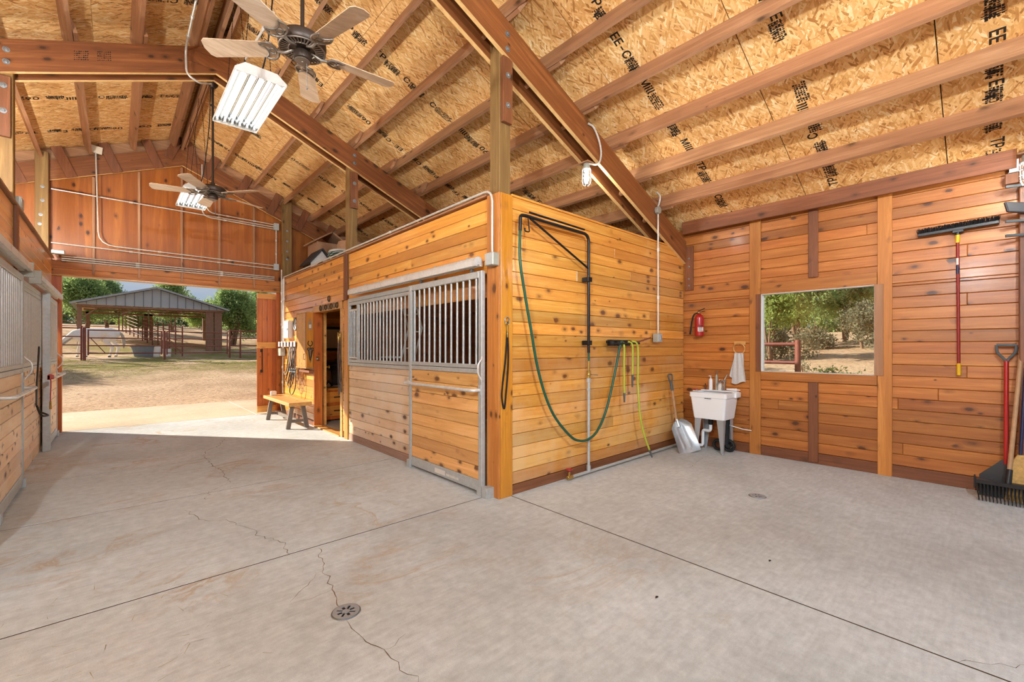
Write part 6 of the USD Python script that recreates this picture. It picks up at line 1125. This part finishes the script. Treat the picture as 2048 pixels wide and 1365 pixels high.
for s in (-1, 1):
    L = math.hypot(sx1 - xm + 0.25, (rz_ - ez) * 1.08); dx, dz = (sx1 - xm) / math.hypot(sx1 - xm, rz_ - ez), (rz_ - ez) / math.hypot(sx1 - xm, rz_ - ez); c = np.array([xm + s * dx * L / 2, (sy0 + sy1) / 2, rz_ - dz * L / 2 + 0.05]); ax3 = ((s * dx, 0, -dz), (0, 1, 0), (s * dz, 0, dx))
    rf = pv.add('roof', ob(c, *ax3, [L / 2, (sy1 - sy0) / 2 + 0.25, 0.02]), 'roof_metal'); rf.add('fascia', ob(c + [0, -(sy1 - sy0) / 2 - 0.25, -0.01], *ax3, [L / 2, 0.015, 0.05]), 'zinc'); pv.add('ceiling_sheet', ob(c - np.array(ax3[2]) * 0.06, *ax3, [L / 2 - 0.2, (sy1 - sy0) / 2, 0.01]), 'tan_metal')
for y in (sy0 + 0.03, sy1): pv.add('tie_beam', bx(sx0, sx1, y, y + 0.12, ez - 0.17, ez - 0.06), 'rust_post')
for y in (sy0 + 2.1, sy0 + 4.2): pv.add('purlin', bx(sx0 + 0.1, sx1 - 0.1, y, y + 0.08, ez - 0.1, ez - 0.0), 'rust_post')
for x, y in ((sx0 + 0.1, sy0 + 0.1), (sx1 - 0.72, sy0 + 0.1), (sx1 - 0.28, sy0 + 0.1), (sx0 + 0.2, sy1), (sx1 - 0.2, sy1), (xm + 0.05, sy1), (xm - 0.22, sy1), (sx1 - 0.05, sy0 + 3)):
    w = 0.19 if x > 4 and y < sy0 + 1 else 0.09; pv.add('column', bx(x - w, x + w, y, y + 0.2, float(gz(x, y)) - 0.2, ez - 0.06), 'rust_post')
for x, d in ((sx0 + 0.2, 1), (sx1 - 0.5, -1), (xm, -1), (xm, 1), (xm - 1.5, 1), (xm + 1.5, -1)): pv.add('brace', bar((x, sy0 + 0.2, ez - 0.75 if abs(x - xm) > 2 else ez - 0.5), (x + d * 0.7, sy0 + 0.2, ez - 0.1), 0.06, 0.06), 'rust_post')
tg = thing('water_trough', 'grey tub trough behind the pipe gate', 'trough', (1.0, 28.2, 0)); tx, ty = float(on(1, 28.4, 290, 697)[0]), 28.4; tz = float(gz(tx, ty))
tg.add('tub', (lambda g: (g[0] * [1.35, 0.8, 1] + [tx, ty, tz], g[1]))(lathe([(0, 0), (0.30, 0), (0.40, 0.50), (0.43, 0.53), (0.40, 0.54), (0.37, 0.50), (0.28, 0.06), (0, 0.06)], n=24)), 'trough_grey', smooth=40)
for u, hh_, lab_ in ((313, 0.55, 'white feed bucket between the trough and the pen fence'), (334, 0.42, 'pale bucket behind the post of the pipe gates')):
    x, y = float(on(1, 28.3, u, 697)[0]), 28.3; z = float(gz(x, y)); b_ = thing('bucket', lab_, 'bucket', (x, y, z)); b_.add('pail', lathe([(0, 0), (0.15, 0), (0.18, hh_ - 0.02), (0.19, hh_), (0.17, hh_), (0.14, 0.03), (0, 0.03)], (x, y, z), 18), 'white_paint', smooth=40); b_.add('bail', torus((x, y, z + hh_), 0.18, 0.008, (0.3, 1, 0), 0, math.pi, 14, 5), 'zinc', smooth=40)

# ------------------------------------------------------------------ the white horse, grazing with its head down towards -x
def figure(bones, edge=0.05, it=12):
    ms = []
    for (a, ra), (b, rb) in bones:
        sp = lambda c, r: manifold3d.Manifold.sphere(r, 20).translate(tuple(map(float, c)))
        ms.append(manifold3d.Manifold.batch_hull([sp(a, ra), sp(b, rb)]))
    m = manifold3d.Manifold.batch_boolean(ms, manifold3d.OpType.Add).refine_to_length(edge); me = m.to_mesh(); t = trimesh.Trimesh(me.vert_properties[:, :3], me.tri_verts); trimesh.smoothing.filter_taubin(t, iterations=it); return np.array(t.vertices), np.array(t.faces)
hx, hy = float(on(1, 28.6, 193, 697)[0]), 28.6; hz = float(gz(hx, hy)); ho = np.array([hx, hy, hz]); J = {}
def j(n_, x, y, z, r): J[n_] = ((x, y, z), r)
j('rump', 0.62, 0, 1.12, 0.23); j('croup', 0.45, 0, 1.16, 0.25); j('loin', 0.12, 0, 1.14, 0.235); j('belly', -0.02, 0, 0.98, 0.29); j('ribs', -0.32, 0, 1.00, 0.29); j('withers', -0.48, 0, 1.20, 0.16); j('chest', -0.66, 0, 0.98, 0.22); j('neck0', -0.72, 0, 1.10, 0.17); j('neck1', -1.0, 0, 0.82, 0.135); j('poll', -1.22, 0, 0.52, 0.10); j('cheek', -1.24, 0, 0.40, 0.10); j('muzzle', -1.17, 0, 0.10, 0.062); j('nose', -1.16, 0, 0.06, 0.055)
bones = [('rump', 'croup'), ('croup', 'loin'), ('loin', 'belly'), ('loin', 'ribs'), ('belly', 'ribs'), ('loin', 'withers'), ('ribs', 'withers'), ('ribs', 'chest'), ('withers', 'neck0'), ('chest', 'neck0'), ('neck0', 'neck1'), ('withers', 'neck1'), ('neck1', 'poll'), ('poll', 'cheek'), ('cheek', 'muzzle'), ('muzzle', 'nose')]
for s, fo, ho_ in ((1, -0.05, 0.12), (-1, 0.16, -0.10)):
    q = 'a' if s > 0 else 'b'
    j('hip' + q, 0.52, 0.10 * s, 1.0, 0.20); j('knee' + q, 0.42 + ho_, 0.13 * s, 0.74, 0.115); j('hock' + q, 0.66 + ho_, 0.12 * s, 0.47, 0.062); j('fetl' + q, 0.60 + ho_, 0.12 * s, 0.14, 0.045); j('hoof' + q, 0.56 + ho_, 0.12 * s, 0.05, 0.055)
    j('sh' + q, -0.58, 0.12 * s, 0.92, 0.16); j('el' + q, -0.52 + fo * 0.3, 0.13 * s, 0.72, 0.09); j('kn' + q, -0.56 + fo, 0.12 * s, 0.40, 0.058); j('ff' + q, -0.55 + fo * 1.4, 0.12 * s, 0.13, 0.042); j('fh' + q, -0.58 + fo * 1.4, 0.12 * s, 0.05, 0.052)
    bones += [('croup', 'hip' + q), ('hip' + q, 'knee' + q), ('knee' + q, 'hock' + q), ('hock' + q, 'fetl' + q), ('fetl' + q, 'hoof' + q), ('chest', 'sh' + q), ('sh' + q, 'el' + q), ('el' + q, 'kn' + q), ('kn' + q, 'ff' + q), ('ff' + q, 'fh' + q)]
hv, hf = figure([(J[a], J[b]) for a, b in bones])
hr_ = thing('horse', 'white horse grazing head down behind the pipe gate', 'horse', ho); hr_.add('body', (hv + ho, hf), 'white_horse', smooth=True)
for s in (1, -1): hr_.add('ear', (lambda g: (g[0] + ho, g[1]))(cyl((-1.20, 0.06 * s, 0.58), (-1.13, 0.085 * s, 0.72), (0.032, 0.008), 8)), 'white_horse', smooth=40); hr_.add('eye', ball(ho + [-1.27, 0.075 * s, 0.40], 0.016, 1), 'black', smooth=True)
hr_.add('mane', cat(*[ribbon([ho + np.array([-0.60 - 0.6 * q, 0.0, 1.30 - 0.66 * q]), ho + np.array([-0.60 - 0.6 * q, -0.10, 1.24 - 0.66 * q]), ho + np.array([-0.63 - 0.6 * q, -0.15, 1.08 - 0.66 * q])], 0.05, 6, 0.012, (0, -1, 0.2)) for q in np.linspace(0, 1, 16)]), 'horse_hair', smooth=False)
hr_.add('tail', tube(smooth_path([ho + np.array(p) for p in ((0.80, 0, 1.20), (0.90, 0, 1.08), (0.96, 0, 0.85), (0.97, 0, 0.6), (0.96, 0, 0.42))], 20), np.interp(np.linspace(0, 1, 21), [0, 0.2, 0.6, 1], [0.04, 0.055, 0.075, 0.02]), 10), 'horse_hair', smooth=True)
for a in ('hoofa', 'hoofb', 'fha', 'fhb'): c = np.array(J[a][0]) + ho; hr_.add('hoof', cyl((c[0] - 0.01, c[1], hz - 0.01), (c[0], c[1], hz + 0.07), (0.064, 0.052), 12), 'hoof', smooth=40)

# ------------------------------------------------------------------ trees and scrub
def tufts(blobs, n_cl, per, size, seed, flat=0.6):
    """Sprays of leaf triangles over the surfaces of ellipsoids (centre, radii)."""
    r = np.random.default_rng(seed); w = np.array([b[1][0] * b[1][2] for b in blobs]); w = w / w.sum(); V = []
    for b in range(len(blobs)):
        c, R = np.array(blobs[b][0]), np.array(blobs[b][1]); k = max(1, int(n_cl * w[b])); d = r.normal(size=(k, 3)); d /= np.linalg.norm(d, axis=1, keepdims=True); cc_ = c + d * R * r.uniform(0.5, 1.18, (k, 1))
        out = np.repeat(d, per, 0); p = np.repeat(cc_, per, 0) + r.normal(size=(k * per, 3)) * size * 1.0; ax = out * 0.7 + r.normal(size=out.shape) * 0.6 + [0, 0, 0.35]; ax /= np.linalg.norm(ax, axis=1, keepdims=True); sd2 = np.cross(ax, r.normal(size=ax.shape)); sd2 /= np.linalg.norm(sd2, axis=1, keepdims=True); L = size * r.uniform(0.5, 1.25, (len(p), 1)); W = L * r.uniform(0.22, 0.4, (len(p), 1))
        V.append(np.stack([p - sd2 * W, p + sd2 * W, p + ax * L], 1).reshape(-1, 3))
    v = np.vstack(V); return v, np.arange(len(v)).reshape(-1, 3)
def tree(name, label, x, y, h, w, seed, mat, n_cl=420, per=34, size=0.16, stems=4, cat_='tree', low=0.22, group=None):
    r = random.Random(seed); z = float(gz(x, y)); t = thing(name, label, cat_, (x, y, z), group=group); blobs = []
    for k in range(r.randint(9, 12)):
        f = r.random(); a = r.uniform(0, 6.28); zz = low + (1 - low) * (0.12 + 0.78 * f); rad = (0.34 - 0.24 * f) * w * r.uniform(0.4, 1.0); s = (0.24 - 0.09 * f) * w * r.uniform(0.8, 1.2); blobs.append(((x + rad * math.cos(a), y + rad * math.sin(a), z + zz * h), (s, s, s * 0.8)))
    blobs.append(((x, y, z + h * 0.62), (w * 0.33, w * 0.33, h * 0.27)))
    t.add('foliage', tufts(blobs, n_cl, per, size, seed), mat, kind='stuff')
    for k in range(stems):
        b = blobs[k][0]; q = np.array([x + r.uniform(-0.15, 0.15) * w * 0.3, y, z - 0.1]); m_ = (q + np.array(b)) / 2 + [r.uniform(-0.2, 0.2), 0, -0.15]; t.add('stem', tube(smooth_path([q, m_, b], 10), np.linspace(0.035 * w * 0.7, 0.02, 11)[:len(smooth_path([q, m_, b], 10))], 7), 'bark', smooth=True)
    return t
def at_(u, t): r_ = ray(u, 697); return r_[0] * t, r_[1] * t
def T(name, label, u, t, h, w, seed, mat, **k): x, y = at_(u, t); return tree(name, label, x, y, h, w, seed, mat, **k)
tree('juniper_tree', 'juniper out of view beyond the doorway edge, shading the paddock ground', -8.2, 28.5, 5.0, 4.6, 62, 'juniper', n_cl=420); tree('juniper_tree', 'juniper by the barn side, out of the window view, shading the ground outside it', 9.2, 11.0, 4.6, 4.2, 63, 'juniper', n_cl=420)  # both out of view, placed to shade the paddock and the window ground
T('juniper_tree', 'big grey-green juniper behind the horse at the doorway edge', 165, 29, 4.3, 4.0, 3, 'juniper', n_cl=480, low=0.2)
T('juniper_tree', 'dark juniper left of the shelter roof against the sky', 215, 34, 4.0, 2.6, 5, 'juniper_dark', n_cl=360)
T('juniper_tree', 'juniper rising behind the shelter ridge', 345, 38, 4.6, 3.2, 8, 'juniper', n_cl=520, low=0.3); T('juniper_tree', 'spreading juniper beside the shelter with a visible forked trunk', 466, 30, 4.0, 3.8, 11, 'juniper', n_cl=560, low=0.26); T('juniper_tree', 'juniper half hidden by the orange barn door leaf', 525, 34, 4.0, 3.4, 12, 'juniper_dark', n_cl=360)
T('juniper_tree', 'pale young juniper seen under the shelter roof', 404, 44, 2.6, 3.4, 14, 'juniper_light', n_cl=300); T('juniper_tree', 'low pale juniper beyond the pen fence', 268, 42, 2.3, 3.0, 15, 'juniper_light', n_cl=300); T('juniper_tree', 'distant juniper on the slope left of the pen fence', 215, 52, 3.0, 4.6, 16, 'juniper_dark', n_cl=300, size=0.22); T('juniper_tree', 'distant juniper on the slope behind the shelter posts', 370, 55, 3.2, 5.5, 17, 'juniper_dark', n_cl=320, size=0.22); T('juniper_tree', 'distant juniper row end at the opposite door edge', 128, 50, 3.6, 5.0, 18, 'juniper_dark', n_cl=320, size=0.22); T('juniper_tree', 'distant juniper on the skyline past the shelter', 425, 60, 3.0, 6.0, 19, 'juniper', n_cl=320, size=0.24)
T('scrub_bush', 'low distant scrub on the slope, at the far doorway edge', 118, 47, 1.9, 4.6, 70, 'juniper_dark', n_cl=150, per=26, size=0.22, cat_='bush', low=0.0, stems=2)
T('scrub_bush', 'low distant scrub on the slope, behind the horse', 154, 53, 2.8, 5.0, 71, 'juniper', n_cl=150, per=26, size=0.22, cat_='bush', low=0.0, stems=2)
T('scrub_bush', 'low distant scrub on the slope, over the horse', 190, 59, 2.5, 5.4, 72, 'sage', n_cl=150, per=26, size=0.22, cat_='bush', low=0.0, stems=2)
T('scrub_bush', 'low distant scrub on the slope, beyond the horse tail', 226, 50, 2.2, 4.6, 73, 'juniper_dark', n_cl=150, per=26, size=0.22, cat_='bush', low=0.0, stems=2)
T('scrub_bush', 'low distant scrub on the slope, beyond the trough', 262, 56, 1.9, 5.0, 74, 'juniper', n_cl=150, per=26, size=0.22, cat_='bush', low=0.0, stems=2)
T('scrub_bush', 'low distant scrub on the slope, up the pen fence line', 298, 47, 2.8, 5.4, 75, 'sage', n_cl=150, per=26, size=0.22, cat_='bush', low=0.0, stems=2)
T('scrub_bush', 'low distant scrub on the slope, behind the bucket', 334, 53, 2.5, 4.6, 76, 'juniper_dark', n_cl=150, per=26, size=0.22, cat_='bush', low=0.0, stems=2)
T('scrub_bush', 'low distant scrub on the slope, beyond the shelter middle', 370, 59, 2.2, 5.0, 77, 'juniper', n_cl=150, per=26, size=0.22, cat_='bush', low=0.0, stems=2)
T('scrub_bush', 'low distant scrub on the slope, behind the forked trunk', 406, 50, 1.9, 5.4, 78, 'sage', n_cl=150, per=26, size=0.22, cat_='bush', low=0.0, stems=2)
T('scrub_bush', 'low distant scrub on the slope, behind the shelter columns', 442, 56, 2.8, 4.6, 79, 'juniper_dark', n_cl=150, per=26, size=0.22, cat_='bush', low=0.0, stems=2)
T('scrub_bush', 'low distant scrub on the slope, past the shelter columns', 478, 47, 2.5, 5.0, 80, 'juniper', n_cl=150, per=26, size=0.22, cat_='bush', low=0.0, stems=2)
T('scrub_bush', 'low distant scrub on the slope, near the orange leaf', 514, 53, 2.2, 5.4, 81, 'sage', n_cl=150, per=26, size=0.22, cat_='bush', low=0.0, stems=2)
T('scrub_bush', 'low distant scrub on the slope, behind the orange leaf', 550, 59, 1.9, 4.6, 82, 'juniper_dark', n_cl=150, per=26, size=0.22, cat_='bush', low=0.0, stems=2)
T('scrub_bush', 'low distant scrub through the window, at the near edge', 1500, 33, 2.0, 5.0, 90, 'juniper_dark', n_cl=150, per=26, size=0.2, cat_='bush', low=0.0, stems=2)
T('scrub_bush', 'low distant scrub through the window, before the gap', 1565, 35, 2.2, 5.0, 91, 'sage', n_cl=150, per=26, size=0.2, cat_='bush', low=0.0, stems=2)
T('scrub_bush', 'low distant scrub through the window, in the gap between trunks', 1630, 33, 2.4, 5.0, 92, 'juniper', n_cl=150, per=26, size=0.2, cat_='bush', low=0.0, stems=2)
T('scrub_bush', 'low distant scrub through the window, past the gap', 1695, 35, 2.6, 5.0, 93, 'juniper_dark', n_cl=150, per=26, size=0.2, cat_='bush', low=0.0, stems=2)
T('scrub_bush', 'low distant scrub through the window, at the far edge', 1760, 33, 2.8, 5.0, 94, 'sage', n_cl=150, per=26, size=0.2, cat_='bush', low=0.0, stems=2)
T('juniper_tree', 'broad juniper filling the upper half of the window', 1596, 19.0, 5.0, 5.0, 23, 'juniper', n_cl=620, low=0.26, size=0.14); T('juniper_tree', 'juniper at the far side of the window view', 1690, 20, 3.5, 3.0, 24, 'juniper', n_cl=360, low=0.3, size=0.14); T('juniper_tree', 'sunlit yellow-green juniper by the window edge', 1540, 15.5, 4.2, 2.4, 25, 'juniper_light', n_cl=300, low=0.3, size=0.13); T('juniper_tree', 'distant juniper beyond the sagebrush in the window', 1780, 30, 3.4, 5.0, 27, 'juniper', n_cl=350, size=0.24)
def bush(name, label, u, t, h, w, seed, mat, n_cl=90, per=26, size=0.10): x, y = at_(u, t); return tree(name, label, x, y, h, w, seed, mat, n_cl=n_cl, per=per, size=size, stems=2, cat_='bush', low=0.0)
bush('sage_bush', 'grey brush pile at the foot of the window juniper', 1550, 16.0, 1.1, 2.6, 31, 'sage', 160); bush('sage_bush', 'pale sagebrush at the window edge', 1725, 17.0, 1.7, 2.4, 32, 'sage', 200); bush('sage_bush', 'low grey brush in the middle of the window view', 1630, 18, 0.6, 2.2, 33, 'sage', 90)
for k, (u, t, lab_) in enumerate(((1608, 12.0, 'dry dark twig bush beside the window fence post'), (1640, 11.5, 'low green tuft in the middle of the shaded strip'), (1688, 11.0, 'larger green clump in the shaded strip'), (1722, 10.6, 'green clump near the window edge'), (1663, 11.8, 'small green tuft between two larger clumps'))): bush('grass_clump', lab_, u, t, 0.22 if k else 0.5, 0.42, 40 + k, 'grass_green' if k else 'sage', 15, 14, 0.07)
def sprig(label, u, t, h, seed, mat, n):
    x, y = at_(u, t); z = float(gz(x, y)); r = random.Random(seed); t_ = thing('weed', label, 'weed', (x, y, z)); bl_ = []
    for k in range(n):
        a = np.array([x + r.uniform(-0.1, 0.1), y + r.uniform(-0.1, 0.1), z - 0.03]); b = a + [r.uniform(-0.16, 0.16), r.uniform(-0.16, 0.16), h * r.uniform(0.55, 1.0)]; t_.add('stem', tube(smooth_path([a, (a + b) / 2 + [0.02, 0.02, 0], b], 6), 0.005, 5), 'hay_stem'); bl_ += [(tuple(a + (b - a) * f), (0.05, 0.05, 0.05)) for f in np.linspace(0.25, 1.0, 8)]
    t_.add('leaves', tufts(bl_, n * 26, 6, 0.045, seed), mat, kind='stuff')
sprig('tall pale weed right outside the window', 1712, 7.3, 1.05, 51, 'weed', 2); sprig('yellow-green weed low outside the window', 1677, 7.6, 0.72, 52, 'weed', 6); sprig('leafy weed at the bottom corner of the window', 1736, 7.0, 0.75, 53, 'weed', 4)
def litter(x0, x1, y0, y1, n, seed):
    r = np.random.default_rng(seed); x, y = r.uniform(x0, x1, n), r.uniform(y0, y1, n); keep = meshkit.fbm(np.stack([x * 0.5, y * 0.5, x * 0], -1), 3, 5) > 0.47; x, y = x[keep], y[keep]; z = gz(x, y) + 0.04; a = r.uniform(0, 6.28, len(x)); L = r.uniform(0.08, 0.22, len(x)); d = np.stack([np.cos(a) * L, np.sin(a) * L, r.uniform(-0.01, 0.05, len(x))], -1); s = np.stack([-np.sin(a) * 0.008, np.cos(a) * 0.008, a * 0], -1); p = np.stack([x, y, z], -1)
    return np.stack([p - s, p + s, p + d], 1).reshape(-1, 3), np.arange(3 * len(x)).reshape(-1, 3)
single('hay_litter', 'scattered hay stems trampled along the paddock fence', 'hay', litter(-5, 12, 20.5, 30, 26000, 61), 'hay_stem', kind='stuff')

def straw(n, seed):
    r = np.random.default_rng(seed); x, y = r.uniform(-0.7, 0.5, n), r.uniform(2.0, 3.6, n); a = r.uniform(0, 6.28, n); L = r.uniform(0.02, 0.10, n); d = np.stack([np.cos(a) * L, np.sin(a) * L, a * 0], -1); w = np.stack([-np.sin(a) * 0.0013, np.cos(a) * 0.0013, a * 0], -1); p = np.stack([x, y, a * 0 + 0.004], -1)
    return np.stack([p - w, p + w, p + d], 1).reshape(-1, 3), np.arange(3 * n).reshape(-1, 3)
single('straw_litter', 'few loose straw stems on the floor by the opposite stall', 'straw', straw(70, 5), 'hay_stem', kind='stuff')
